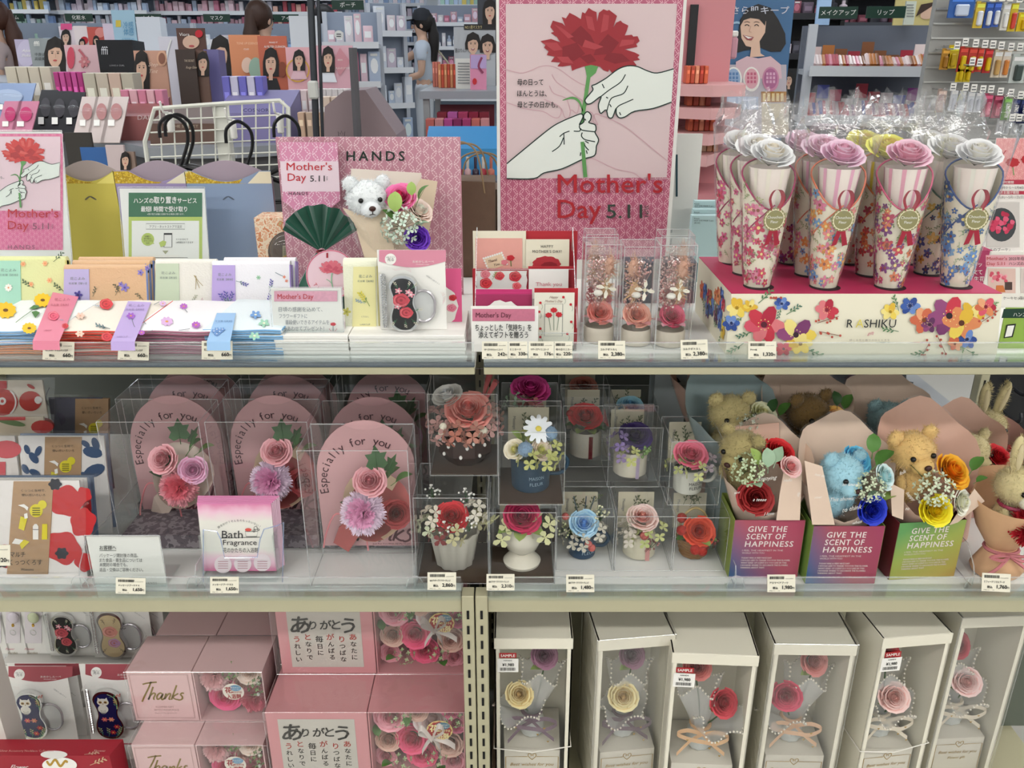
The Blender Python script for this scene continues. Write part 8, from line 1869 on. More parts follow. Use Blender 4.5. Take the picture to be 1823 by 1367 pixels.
# trays and small cartons on the near counter
def cartons(n, l, r, t, b, Y, zf, lab, cols, grp, d=.05,gap=.08,cat='carton',name='product_carton',dy=0.):
    for i in range(n):
        a = l+(r-l)*i/n; c = l+(r-l)*(i+1-gap)/n; q = rectw(a, c, t, b, Y+dy*i); w = q[1].x-q[0].x; h = max(.01,q[2].z-zf)
        o = thing(name, lab+','+(['leftmost','second','third','fourth','fifth','sixth','seventh','eighth','ninth','tenth','eleventh','twelfth'][i]+(' from left' if i else '')) if n > 1 else lab, cat, ((q[0].x+q[1].x)/2,Y+dy*i+d/2,zf),group=grp)
        k = cols[i % len(cols)]; mb = MB(); mb.box((0,0,h/2),(w, d, h),mt(k, .4),bev=.002); mb.build('carton_body',o)
        mb = MB(); mb.rect(-w*.3,h*.55,w*.3,h*.75,lighter(mt(k, .4),.4),d/2+.0008); mb.build('label',o)
def tray(l, r, t, b, Y, lab, c, d=.16,zf=ZA, words=(),slope=.6):
    q = rectw(l, r, t, b, Y); w = q[1].x-q[0].x; h = q[2].z-zf; o = thing('display_tray',lab, 'display tray',((q[0].x+q[1].x)/2,Y+d/2,zf)); mm = mt(c, .45)
    mb = MB(); mb.hexa([(-w/2,-d/2,0),(w/2,-d/2,0),(w/2,d/2,0),(-w/2,d/2,0)],[(-w/2,-d/2,h*slope),(w/2,-d/2,h*slope),(w/2,d/2,h),(-w/2,d/2,h)],mm); mb.build('tray_body',o)
    mb = MB(); mb.box((0,-d/2,h*slope/2),(w*1.02,.003,h*slope),lighter(mm, .1)); mb.build('front_lip',o)
    if words: lettering(o, PX(Y-.004),words)
    return o
cartons(4,12,94,119,165,3.45,ZA, 'cream carton in the row behind the pink blister packs',['#cfc6b4'],'cream cartons on the counter',.08)
cartons(5,98,150,128,175,3.4,ZA, 'slim magenta carton on the left counter',['#b23a80','#c9529a'],'slim magenta cartons',.04,.15)
cartons(4,150,240,130,175,3.35,ZA, 'off-white carton in front of the black display box',['#c3bcaa','#cbbfae','#d3b9a8'],'off-white cartons',.08)
cartons(5,216,292,160,190,3.15,ZA, 'small pink box in the dusty red tray',['#d98aa4','#e3b3be'],'small pink boxes',.05,.12)
cartons(5,396,470,136,176,3.1,ZA, 'lilac blue carton on the purple tray',['#6f6cc0','#c9c6dc'],'lilac blue cartons',.06,.1)
cartons(4,512,560,160,200,3.3,ZA, 'pale pink compact carton beside the pole',['#e0c8c8','#d8b8c0','#ecd8d8'],'pale pink compacts',.06,.1)
cartons(6,560,622,158,175,3.3,ZA, 'white sample carton under the girl standee',['#dcd6d6'],'white sample cartons',.05,.06)
cartons(2,572,608,172,200,3.1,ZA, 'white and orange compact tester',['#e0cdbc'],'compact testers',.05,.15)
cartons(5,530,605,200,225,2.95,ZA, 'beige sample pot in a row on the counter',['#c8a890','#b8a08c'],'beige sample pots',.04,.25)
tray(150,268,178,240,3.02,'dusty red counter tray with white flower emblem','#8f5554',.2,words=[('DAIS',245,213,8,mt('#d8c4c4'),dict(w=27))])
tray(385,512,165,240,2.95,'purple cosmetics tray with dark lettering','#77709c',.2,words=[('COSNORI',433,199,6,mt('#3c3860'),dict(w=48))])
tray(265,385,195,250,2.9,'brown cosmetics tray with pale lettering','#5d463c',.2,words=[('THE SECRET',305,227,5,mt('#b8a894'),dict(w=48))])
def blister(l, r, t, b, Y, lab, c, c2,grp, n=1):
    o, pl = card('blister_pack',lab, 'blister pack',l, r, t, b, Y, mt(c, .3),.004,.75,ZA, floor=ZA+.004,group=grp)
    mb = pxmb(PX(Y-.003,.75,ZA)); mb.disc((l+r)/2,(t+b)/2,(r-l)*.3,mt(c2,.3),.002,16,(b-t)*.28); mb.rect(l+2,b-1,l+(r-l)*.4,b-(b-t)*.22,PAPER, .002); mb.build('printed_card',o, world=True)
    mb = MB(); cc = PX(Y-.01,.75,ZA).P((l+r)/2,(t+b)/2); mb.ell(cc, ((r-l)*.0007,.015,.012),CLEAR, 12,8); mb.build('clear_bubble',o, SM, world=True)
for i, (l, r) in enumerate(((66,96),(90,122),(116,146))): blister(l, r, 160+i*2,222,3.0-i*.02,'black blister pack on the counter, %s of three' % ('left','middle','right')[i],'#1c1a1e','#3a363c','black blister packs')
for i, (l, r) in enumerate(((140,170),(165,196),(190,224))): blister(l, r, 172,225,2.9,'clear blister pack with rose decoration, %s of three' % ('left','middle','right')[i],'#cfc0bc','#b58080','clear blister packs')
for i, (l, r) in enumerate(((2,34),(28,64))): blister(l, r, 180,226,2.9,'pink rounded blister pack, %s of two at far left' % ('left','right')[i],'#c8809a','#c23a70','pink blister packs')
blister(-30,58,148,196,3.2,'glossy blue-grey folder pack lying on the counter, far left','#7f93b8','#a0b0cc','glossy folder packs')
# lower shelf fronts below the counter
for l, r, t, b, Y, lab, c in ((118,165,236,300,2.72,'dark poster panel below the counter, left','#332f2a'),(145,190,262,300,2.72,'blue pack below the counter','#2f5f9c'),(190,222,258,300,2.72,'white bottle-shaped panel below the counter','#c9b8b8'),(205,240,270,300,2.72,'small portrait panel below the counter','#8a7468')):
    standee(l, r, t, b, Y+.004*(l % 7),0.,lab, c, girl(223,285,14,24,o=.003) if l == 205 else None)
# ---- white wire grid with hangers
GY = 2.3; gp = PX(GY); WIRE = mt('#dcdcd2',.4)
o = thing('wire_grid','white wire display grid panel with cut corners','rack',gp.P(390,330))
def GP(px, py): return PX(2.3).P(px, py)
mb = MB(); OUT = [(268,330),(258,252),(275,193),(400,184),(498,179),(513,192),(515,330)]; mb.tube([GP(*p) for p in OUT],.006,WIRE, 6); mb.build('outer_frame',o, SM, world=True)
for i in range(10):
    x = 284+i*24.5; mb = MB(); mb.tube([GP(x, 193-(x-275)*.06),GP(x+3-(x-390)*.04,330)],.0022,WIRE, 5); mb.build('wire',o, SM, world=True)
for j in range(6):
    y = 210+j*22; mb = MB(); mb.tube([GP(268 if j else 272,y+4),GP(514,y-6)],.0022,WIRE, 5); mb.build('wire',o, SM, world=True)
mb = MB(); mb.box((GP(393,230).x, GY+.02,GP(393,183).z/2),(.035,.03,GP(393,183).z),WIRE); mb.build('upright_post',o, world=True)
for px, py in ((305,210),(417,222),(500,212)):
    mb = MB(); c = GP(px, py); mb.box(c+Vector((0,-.012,-.01)),(.014,.02,.05),PAPER, bev=.003); mb.tube(smoothline([c+Vector((0,-.02,.015)),c+Vector((0,-.05,.02)),c+Vector((0,-.06,.045))],4),.003,PAPER, 6); mb.build('hook',o, SM, world=True)
HG = mt('#0e0e10',.3)
for k, (px, py, lab) in enumerate(((308,222,'black coat hanger on the wire grid, left'),(318,220,'second black coat hanger close behind the left one'),(425,232,'black coat hanger on the wire grid, middle'),(510,222,'black coat hanger on the wire grid, right'))):
    c = PX(2.2+.02*k).P(px, py); o = thing('coat_hanger',lab, 'hanger',c, (0,0,.5),'coat hangers on the wire grid')
    mb = MB(); mb.tube(smoothline([(-.035,0,-.03),(-.03,0,.005),(0,0,.022),(.028,0,.0),(.03,0,-.04),(.012,0,-.085),(0,0,-.11)],5),.0045,HG, 7); mb.build('hook',o, SM)
    mb = MB(); mb.tube(smoothline([(-.20,0,-.19),(-.08,0,-.13),(0,0,-.105),(.08,0,-.13),(.20,0,-.19)],4),.007,HG, 7); mb.tube([(-.20,0,-.19),(.20,0,-.19)],.005,HG, 6); mb.build('shoulder_bar',o, SM)
# ---- steel poles and mauve stand
for k, (a, b, r, lab) in enumerate((((552,-20),(566,300),.010,'dark steel pole with white clamp'),((566,-20),(576,300),.005,'thin dark rod beside the steel pole'))):
    o = thing('steel_pole',lab, 'pole',(Wy(b[0],b[1],2.6).x, 2.6,0)); mb = MB(); p0 = Wy(b[0],b[1],2.6); p1 = Wy(a[0],a[1],2.6); d_ = (p1-p0)/(p1.z-p0.z); mb.tube([p0-d_*p0.z, p1+d_*1.0],r, DARKSTEEL, 8); mb.build('pole',o, SM, world=True)
    if k == 0: mb = MB(); mb.box(Wy(558,160,2.585),(.028,.03,.05),mt('#c9c9c4',.4),bev=.005); mb.build('clamp',o, world=True)
MV = mt('#8c7a7e',.6)
o = thing('floor_display','mauve triangular floor display with a small crown print','display',Wy(640,300,3.0)); o.location.z = .4
mb = MB(); P3 = [PX(2.9).P(*p) for p in ((572,320),(578,190),(612,162),(650,160),(706,240),(720,320))]; n = 6
mb.add(P3+[p+Vector((0,.25,0)) for p in P3],[tuple(range(n)),tuple(range(2*n-1,n-1,-1))]+[(i, (i+1) % n, (i+1) % n+n, i+n) for i in range(n)],MV); mb.build('panel',o, world=True)
mb = pxmb(PX(2.895)); mb.line([(603,242),(602,234),(606,239),(608,233),(610,239),(614,234),(613,242)],1.2,mt('#4a3a40'),.001,1); mb.build('crown_print',o, world=True)
mb = MB(); mb.tube([Wy(628,85,2.85),Wy(640,300,2.85)],.014,mt('#5a585c',.5),6); mb.build('edge_post',o, SM, world=True)

# ---- far shelf units full of products
PALS = [['#c9d4e4','#aebfd8','#e4e8f0','#8fa4c4','#d8c8d4','#e8d8dc'],['#d8a8b4','#e4c4cc','#c87a90','#e8e0e4','#b8c4d8'],['#b84a58','#d87a7a','#e8b8a8','#c8c4d0','#3a3a48'],['#7a94c0','#b8cce4','#e0e4ec','#e0c86a','#a8c8b8'],['#3c3a44','#5a4a58','#8a4a58','#c8b8c0','#2a2a34']]
ORD = ['leftmost','second','third','fourth','fifth','sixth','seventh','eighth','ninth','tenth','eleventh','twelfth','thirteenth','fourteenth']
BMESH = {}
def pbox(w, d, h, c, shape):
    k = (round(w, 2),round(d, 2),round(h, 2),c, shape)
    if k not in BMESH:
        mb = MB(); m_ = mt(c, .4); l_ = lighter(m_, .5)
        if shape == 0: mb.box((0,0,h/2),(w, d, h),m_, bev=.003); mb.rect(-w*.35,h*.35,w*.35,h*.7,l_, d/2+.001)
        elif shape == 1: mb.lathe([(w*.42,0),(w*.45,h*.05),(w*.45,h*.68),(w*.2,h*.76),(w*.2,h)],m_, 10); mb.lathe([(w*.455,h*.2),(w*.455,h*.5)],l_, 10,capb=False)
        else: mb.box((0,0,h*.5),(w, d*.25,h),m_, bev=.002); mb.disc(0,h*.55,w*.33,l_, d*.13+.001,10,h*.25); mb.rect(-w*.3,h*.86,w*.3,h*.94,WHITE, d*.13+.001)
        o = mb.build('product',smooth=SM); BMESH[k] = o.data; bpy.data.objects.remove(o)
    return BMESH[k]
FEW = [0]; REST = MB()
def shelf_unit(x, y, rz, w, zs, lab, short, pal, seed, n=9,d=.34,sign=None, hmax=.2,frame='#c8ccd4',shapes=(0,0,1,2),back='#9aa4b4'):
    R = random.Random(seed); o = thing('shelf_unit',lab, 'shelf unit',(x, y, 0),(0,0,rz)); FM = mt(frame, .4)
    ztop = zs[-1]+.2
    mb = MB(); mb.box((0,d/2,ztop/2),(w, .02,ztop),mt(back, .6)); mb.build('back_panel',o)
    for s in (-1,1): mb = MB(); mb.box((s*w/2,d*.3,ztop/2),(.03,.04,ztop),FM); mb.build('upright',o)
    for i, z in enumerate(zs):
        mb = MB(); mb.box((0,0,z-.012),(w, d, .024),FM); mb.box((0,-d/2-.006,z-.006),(w, .012,.04),lighter(FM, .3)); mb.build('shelf_board',o)
        xx = -w/2+.03; k = 0; Rm = Matrix.Rotation(rz, 3,'Z')
        top = (zs[i+1]-z-.03) if i+1 < len(zs) else .2
        while xx < w/2-.04 and k < (14 if FEW[0] < 300 else 30):
            bw = R.uniform(.05,.10)*9/n; h = min(top, R.uniform(.07,hmax)); c = R.choice(PALS[pal]); p = Vector((x, y, z))+Rm @ Vector((xx+bw/2,-d/2+.06+R.uniform(0,.05),0))
            if FEW[0] < 300:
                b = bpy.data.objects.new('product',pbox(bw*.92,min(.1,bw),h, c, R.choice(shapes))); COL.objects.link(b); b.location = p; b.rotation_euler = (0,0,rz); FEW[0] += 1
                b['label'] = 'product %s%s on tier %s of %s' % (ORD[k],' from left' if k else '',('one','two','three','four','five','six')[i],short); b['category'] = 'product'; b['group'] = 'products on the far shelves'
            else: REST.box(p+Vector((0,0,h/2)),(bw*.92,min(.1,bw),h),mt(c, .4),rz)
            xx += bw+.006; k += 1
    if sign:
        mb = MB(); mb.box((0,-d/2-.01,ztop+.03),(.20,.01,.055),mt('#17392c',.4)); g = mb.build('sign_plate',o)
        mb = MB(); mb.map = lambda u, v, oo: Vector((u, -d/2-.0155-oo, v)); mb.text(sign, 0,ztop+.018,.034,PAPER, 'c',.001); mb.build('lettering',o)
    return o
for i, (px, Y, sg) in enumerate(((-70,7.0,'スキンケア'),(48,7.05,'クリーム'),(166,7.1,'化粧水'),(284,7.15,'メイク'),(402,7.2,'マスク'),(520,7.25,'アイ'))):
    shelf_unit(at(px, Y),Y, .08,.50,(.98,1.13,1.28),'pale shelf unit %s in the far left row, green sign on top' % ORD[i],'far left unit '+ORD[i],[0,3,0,1,0,3][i],20+i, 11,sign=sg, hmax=.12)
RK = shelf_unit(at(628,6.0),6.0,.1,.36,(.55,.82,1.08,1.32),'narrow white rack with pink packs in the middle aisle','narrow pink rack',1,61,10,sign='ポーチ')
mb = pxmb(PX(5.72)); mb.disc(603,62,8,PAPER, .0,24); mb.rect(599,60,607,61.5,INK, .003); mb.rect(599,64,607,65.5,INK, .003); mb.build('round_label',RK, world=True)
shelf_unit(at(694,6.7),6.7,.5,.28,(.6,.9,1.15,1.4),'side rack with leaflets beside the middle aisle','leaflet side rack',0,62,10,d=.18,shapes=(2,2,0))
shelf_unit(at(1425,6.3),6.3,0.,.6,(.5,.75,1.0,1.25,1.5),'black cosmetics shelf behind the blue standee','black shelf',4,71,10,frame='#15151a',back='#0e0e12',hmax=.12)
shelf_unit(at(838,10.4),10.4,-.05,1.2,(.75,1.05,1.3,1.55),'bright white shelf unit behind the woman in the cap','bright shelf',1,63,11,frame='#e4e8f0')
shelf_unit(at(1560,8.5),8.5,0.,2.2,(1.0,1.25,1.5,1.75),'dark far shelf above the white cosmetics shelving','dark far shelf',4,81,8,frame='#3a3c44',back='#20222a')
for i, (px, Y) in enumerate(((30,9.6),(200,9.8),(370,10.0),(540,10.2),(690,11.6),(850,12.0),(1000,12.0))):
    shelf_unit(at(px, Y),Y, .0,1.0,(1.05,1.2,1.35,1.5,1.65,1.8),'tall back shelf unit %s along the far wall' % ORD[i],'back unit '+ORD[i],[3,0,1,2,0,3,2][i],40+i, 15,hmax=.13)
# ---- counter right of the middle aisle
table('display_counter','grey counter with orange cartons right of the middle aisle',at(745,4.2),at(930,4.2),4.15,4.85,1.11,'#9a9ea4')
cartons(3,770,784,110,152,4.6,1.11,'slim salmon carton on the aisle counter',['#cf7a6a'],'slim salmon cartons',.05)
cartons(6,780,812,114,152,4.5,1.11,'slim orange carton on the aisle counter',['#d08a60','#b84a34'],'slim orange cartons',.05)
standee(811,840,104,156,4.4,1.11,'white price list card on the aisle counter','#dcdcd4',lambda mb: [mb.rect(815,112+j*5,836,113.5+j*5,GREYINK, .002) for j in range(8)])
standee(837,866,97,160,4.3,1.11,'pink and lilac poster card with lipstick drawing','#d88aa8',lambda mb: [mb.rect(838,122,866,98,mt('#b8a0cc'),.001),mb.line([(858,102),(852,118),(860,130)],4,mt('#8a3a5a'),.002,4),mb.disc(845,145,4,RED, .002,10,6)])
standee(808,882,48,104,4.74,1.11,'poster of a smiling man and woman with white letters','#b4b8bc',lambda mb: [mb.rect(826,53,882,43,BLACK, .002),pface(mb, 842,79,22,34,o=.003,bob=-.2,smile=True),pface(mb, 868,82,22,34,o=.004,bob=.0,smile=True)],[('NO.1眉マスカラ',828,51,5,mt('#d8c890'),dict(w=30)),('眉ぷりん♪',810,93,6,INK, dict(w=20))])
standee(850,884,-20,48,4.78,1.11,'dark portrait poster above the smiling couple','#3c3f48',lambda mb: pface(mb, 872,20,20,34,o=.003))
table('display_counter','lower shelf with pink cartons under the aisle counter',at(760,4.2),at(925,4.2),3.45,4.6,.80,'#6a6e74',th=.03)
for j, (zz, t, b) in enumerate(((.80,212,245),(.87,200,225))):
    cartons(7 if j == 0 else 5,758+j*20,872,t, b, 4.0+.1*j, zz+.002,'small %s cube carton under the aisle counter' % ('pink' if j == 0 else 'magenta'),['#c86a60','#cf8a8a','#b84a8a','#8a2a5a','#a83a6a'] if j == 0 else ['#7a2030','#b05a9a','#a83a5f','#8a1f3a'],'cube cartons under the aisle counter',.08)
standee(784,880,186,225,4.3,.8,'dark red backing card of the cube cartons','#7a2030')
tray(756,890,232,262,3.6,'bright blue tray of nail polish bottles','#3f8fc8',.2,.80)
for i in range(9):
    px = 762+i*14; b = Wz(px, 285,.78); o = thing('nail_polish','small nail polish bottle in the blue tray, %s%s' % (ORD[i],' from left' if i else ''),'bottle',(Wy(px, 262,3.5).x, 3.5,.8),group='nail polish bottles'); c = ['#2a1a2a','#e0d8c0','#8a1f2a','#b03a3a','#7a1f3a','#c8a0a0','#3a2a3a','#9c2030','#b86a5a'][i]
    mb = MB(); mb.lathe([(.012,0),(.014,.005),(.014,.035),(.006,.042)],mt(c, .15),10); mb.build('glass_bottle',o, SM); mb = MB(); mb.lathe([(.006,.042),(.0065,.085),(.005,.088),(0,.088)],mt('#d8cfc4' if i % 2 else c, .3),8); mb.build('cap',o, SM)

# ---- right of the poster: pink tiered stand
o = thing('tiered_stand','pink tiered cosmetics stand with curved shelves behind the poster','stand',(at(1255,2.5),2.6,0)); PT_ = mt('#c8848a',.4); PL_ = mt('#d9a6a6',.4)
xt = at(1250,2.6)
for i, py in enumerate((150,190,235,272)):
    z = Wy(1250,py, 2.5).z; mb = MB(); P = [(xt-.16,2.75),(xt-.12,2.5),(xt, 2.42),(xt+.10-.02*i, 2.46+.01*i),(xt+.13,2.6),(xt+.12,2.75)]
    n = 6; mb.add([(a, b, z) for a, b in P]+[(a, b, z-.03) for a, b in P],[tuple(range(n)),tuple(range(2*n-1,n-1,-1))]+[(k, (k+1) % n, (k+1) % n+n, k+n) for k in range(n)],PL_); mb.build('curved_shelf',o, world=True)
    cartons(5 if i != 1 else 4,1222+i*2,1262+i*6,py-33,py, 2.52,z+.001,'orange-red lip product box on tier %s of the pink stand' % ('one','two','three','four')[i],['#c85f3f','#b04a34','#d88a6a','#a83a2a'] if i != 3 else ['#d8a07a','#c88a60','#e3c0a0'],'lip products on the pink stand',.05,.1)
mb = MB(); mb.box((xt-.02,2.72,.8),(.26,.03,1.6),PT_); mb.box((xt-.02,2.6,.45),(.24,.22,.9),PT_); mb.build('stand_back',o, world=True)
mb = MB(); slab(mb, rectw(1226,1240,8,122,2.69),.01,BLACK); mb.build('poster_hair',o, world=True)  # black hair of a poster portrait, only grouped with the stand
standee(1244,1268,14,130,2.9,0.,'clear pink panel above the tiered stand','#cf8490')
standee(1237,1262,-30,70,3.4,0.,'white and lilac poster edge behind pink panel','#cfd3e4',lambda mb: mb.disc(1250,20,8,mt('#3a2a50'),.002,12,20))
standee(1262,1292,-20,110,3.3,0.,'portrait poster with dark hair behind pink stand','#5f4a74',lambda mb: [pface(mb, 1282,55,22,40,o=.003),mb.rect(1264,110,1290,85,mt('#c8a088'),.004)])
# ---- blue beauty standee
def bluegirl(mb):
    SK = mt('#e0bda6',.5); HB = mt('#120e10',.4); o = .002
    mb.p2([(1308,95),(1314,60),(1318,35),(1330,15),(1350,7),(1372,14),(1386,35),(1398,60),(1399,78),(1390,92),(1372,92),(1355,85),(1325,90)],HB, o)
    mb.p2([(1338,80),(1352,70),(1354,95),(1362,100),(1335,102)],SK, o*1.4)
    mb.p2([(1318,45),(1320,68),(1328,82),(1338,84),(1352,74),(1362,58),(1364,38),(1345,26),(1328,30)],SK, o*1.8)
    mb.p2([(1317,48),(1319,34),(1332,20),(1352,18),(1364,32),(1362,46),(1352,34),(1336,32),(1324,36)],HB, o*2.4)
    for u in (1330,1347): mb.line([(u-4,46),(u, 43.5),(u+4,46.5)],1.4,HB, o*2.6,3); mb.line([(u-5,40),(u, 38.5),(u+5,40)],1.,mt('#5a4038'),o*2.6,3)
    mb.line([(1337,46),(1334,56),(1338,57)],.8,mt('#b98a74'),o*2.6,3); mb.p2([(1322,62),(1332,64),(1342,66),(1338,72),(1330,71)],mt('#9c4a50'),o*2.7); mb.p2([(1324,63),(1332,65),(1340,67),(1332,69)],PAPER, o*3)
    mb.p2([(1310,110),(1330,100),(1350,104),(1372,100),(1390,115),(1392,140),(1310,140)],mt('#d8b8c0'),o*1.2)
    for v, c in ((58,'#c88a94'),(40,'#9cc0d8')): mb.line([(1294,v+4),(1312,v),(1320,v+3)],4,mt(c),o*.8,3)
    mb.rect(1288,245,1400,115,mt('#b9b3bc'),o*.5)
    for cx, c, c2 in ((1306,'#9ab4d4','#5f86b8'),(1338,'#e0a8b4','#c86a84'),(1372,'#b06a94','#d8a8c4')):
        mb.disc(cx, 141,15,PAPER if cx < 1360 else mt('#c98aa8'),o*1.5,24,22); mb.disc(cx, 140,12,mt(c),o*2,20,18)
        for r_ in range(3):
            for k in range(3): mb.rect(cx-8+k*6,134+r_*7,cx-4+k*6,129+r_*7,mt(c2),o*2.4)
    mb.rect(1293,195,1350,172,mt('#aebdd8'),o*1.4); [mb.rect(1296+k*18,194,1310+k*18,174,mt('#c4d0e4'),o*1.8) for k in range(3)]
    mb.rect(1355,182,1400,163,mt('#a8742c'),o*1.6); [mb.rect(1358+k*8,180,1363+k*8,166,mt('#e0c890'),o*2) for k in range(5)]
    mb.rect(1356,240,1404,184,mt('#cfc4a8'),o*1.2)
standee(1286,1404,-30,250,3.2,0.,'tall blue standee with smiling woman and testers','#3f6a94',bluegirl, [('さら肌キープ',1303,24,11,mt('#c8ccd8'),dict(w=102,bold=.015))])
for i, (px, c) in enumerate(((1293,'#9ab8d0'),(1304,'#cf9aa8'))):
    b = Wy(px, 105,3.1); o = thing('tester_tube','small %s tester tube on the blue standee' % ('blue' if i == 0 else 'pink'),'tube',b, group='tester tubes'); mb = MB(); mb.box((0,0,.035),(.025,.02,.07),mt(c, .3),bev=.006); mb.build('tube_body',o); mb = MB(); mb.box((0,0,.08),(.022,.018,.02),PAPER, bev=.004); mb.build('cap',o)
# ---- black shelf and white cosmetics shelving
standee(1395,1428,122,165,5.6,0.,'black poster with pale portrait behind the blue standee','#101014',girl(1404,142,14,24,o=.003))
def cshelf():
    Y = 4.3; x0_, x1_ = at(1440,Y),at(1668,Y); w = x1_-x0_; R = random.Random(9)
    o = thing('shelf_unit','white three-tier cosmetics shelving on the right','shelf unit',((x0_+x1_)/2,Y, 0),(0,0,-.18)); FM = mt('#c3c6cc',.35)
    for s in (-1,1): mb = MB(); mb.box((s*w/2,-.15,.7),(.04,.03,1.4),FM); mb.build('upright',o); 
    mb = MB(); mb.box((0,.2,.7),(w, .06,1.4),mt('#6a707c',.5)); mb.build('back_panel',o)
    Rm = Matrix.Rotation(-.18,3,'Z'); c0 = Vector(((x0_+x1_)/2,Y, 0)); used = 0
    for j, z in enumerate((.72,.98,1.20)):
        mb = MB(); mb.box((0,0,z-.012),(w, .4,.024),FM); mb.box((0,-.2,z-.002),(w, .012,.045),mt('#d3d5d8',.35)); mb.build('shelf_board',o)
        for k in range(9):
            px = -w/2+.05+k*(w-.1)/8.5; c = [['#6a8ac8','#c86a80','#4a6ab0','#d8d4e0','#8a4a9a'],['#c84a58','#e0708a','#8a3a8a','#5f6ac0','#d8a8b4','#e8d8dc'],['#b8743a','#8a5a3a','#e0c8c4','#b03a4a','#d88a9a','#ecdcd8']][j]
            tw = w/10; h = R.uniform(.05,.13); t = thing('tester_tray','tester tray %s%s on the %s tier of the white cosmetics shelving' % (ORD[k],' from left' if k else '',('bottom','middle','top')[j]),'tester tray',c0+Rm @ Vector((px, -.06,z+.001)),(0,0,-.18),'tester trays on the white shelving')
            cc = R.choice(c); mb = MB(); mb.hexa([(-tw*.47,-.1,0),(tw*.47,-.1,0),(tw*.47,.1,0),(-tw*.47,.1,0)],[(-tw*.47,-.1,.012),(tw*.47,-.1,.012),(tw*.47,.1,h*.7),(-tw*.47,.1,h*.7)],mt(R.choice(['#d8d0d4','#cfc4c8',cc]),.35)); mb.box((0,.1,h*.6),(tw*.9,.008,h*1.2),mt(cc, .4)); mb.build('tray_body',t)
            for q in range(4):
                mb = MB(); mb.tube([(-tw*.36+q*tw*.24,-.07,.02),(-tw*.36+q*tw*.24,-.0,h*.35+.03)],.011,mt(R.choice(c),.25),7); mb.build('lipstick',t, SM)
    for s, u in (('メイクアップ',-.32),('リップ',.02)):
        mb = MB(); mb.box((w*u, -.1,1.45),(.17,.01,.05),mt('#16382b',.4)); mb.build('sign_plate',o); mb = MB(); mb.map = lambda a, b, oo: Vector((a, -.106-oo, b)); mb.text(s, w*u, 1.44,.026,PAPER, 'c',.001); mb.build('lettering',o)
cshelf()
standee(1455,1480,-10,28,4.4,1.401,'white and blue upright light panel above the shelving','#a8c8ec')
standee(1612,1630,2,34,4.38,1.401,'pale green leaflet above the shelving','#c8cfc0',lambda mb: [mb.rect(1614,8+j*5,1627,9.5+j*5,GREYINK, .002) for j in range(5)])
standee(1595,1680,-30,30,6.0,0.,'poster of a face seen from above with gold ground','#c8b878',lambda mb: [mb.disc(1655,22,18,SKIN, .003,20,10,-.5),mb.p2([(1630,30),(1640,8),(1672,2),(1655,14)],HAIRB, .004)])
dp = REST.build('distant_products'); dp['kind'] = 'stuff'; tag(dp, 'tightly packed small products on the distant shelves','products')
# ---- peg wall on the right
PY_ = 3.3; o = thing('peg_wall','grey peg display wall at the upper right','display wall',(at(1760,PY_),PY_+.06,0)); mb = MB(); xa_, xb_ = at(1668,PY_),at(1990,PY_); mb.box(((xa_+xb_)/2,PY_+.08,.85),(xb_-xa_, .03,1.7),mt('#a8a8a4',.5)); mb.build('back_board',o, world=True)
for y in range(-10,320,26): mb = MB(); a = PX(PY_+.06).P(1668,y); mb.box(((xa_+xb_)/2,PY_+.06,a.z),(xb_-xa_, .006,.006),mt('#c9c9c4',.3,metal=.5)); mb.build('rail',o, world=True)
HK = mt('#d0d0cc',.25,metal=.7)
def hang(l, r, t, b, lab, c, c2,d=0.,words=()):
    Y = PY_-.02-d; q = rectw(l, r, t, b, Y); c0 = (q[0]+q[1])/2; w = q[1].x-q[0].x; h = q[2].z-q[0].z
    o2 = thing('hanging_pack',lab, 'hanging pack',c0,group='packs hanging on the peg wall'); mb = MB(); mb.box((0,.004,h/2),(w, .006,h),mt(c, .35)); mb.build('backing_card',o2)
    mb = MB(); mb.box((0,-.006,h*.36),(w*.5,.018,h*.55),mt(c2,.3),bev=.004); mb.build('product_body',o2); mb = MB(); mb.rect(-w*.42,h*.76,w*.42,h*.9,lighter(mt(c),.5),.0012); mb.build('printed_header',o2)
    if words: mb = MB(); mb.text(words, 0,h*.12,.02,PAPER, 'l',.017,.02,ang=pi/2,w=h*.6); mb.build('lettering',o2)
    hz = c0.z+h*.97; mb = MB(); mb.tube([(c0.x, PY_+.07,hz),(c0.x, Y-.06,hz),(c0.x, Y-.065,hz+.012)],.003,HK, 6); hk = mb.build('peg_hook',o, SM, world=True)
    pc = thing('hook_price_tag','small price tag on the hook of the '+lab.replace(' pack','').replace(',',''),'price tag',(c0.x, Y-.07,hz+.012),group='hook price tags'); mb = MB(); mb.box((0,0,0),(.020,.002,.026),PAPER); mb.build('tag_plate',pc); mb = MB(); mb.rect(-.008,-.008,.008,-.003,GREYINK, .0014); mb.rect(-.008,.003,.005,.006,INK, .0014); mb.build('printed_lines',pc)
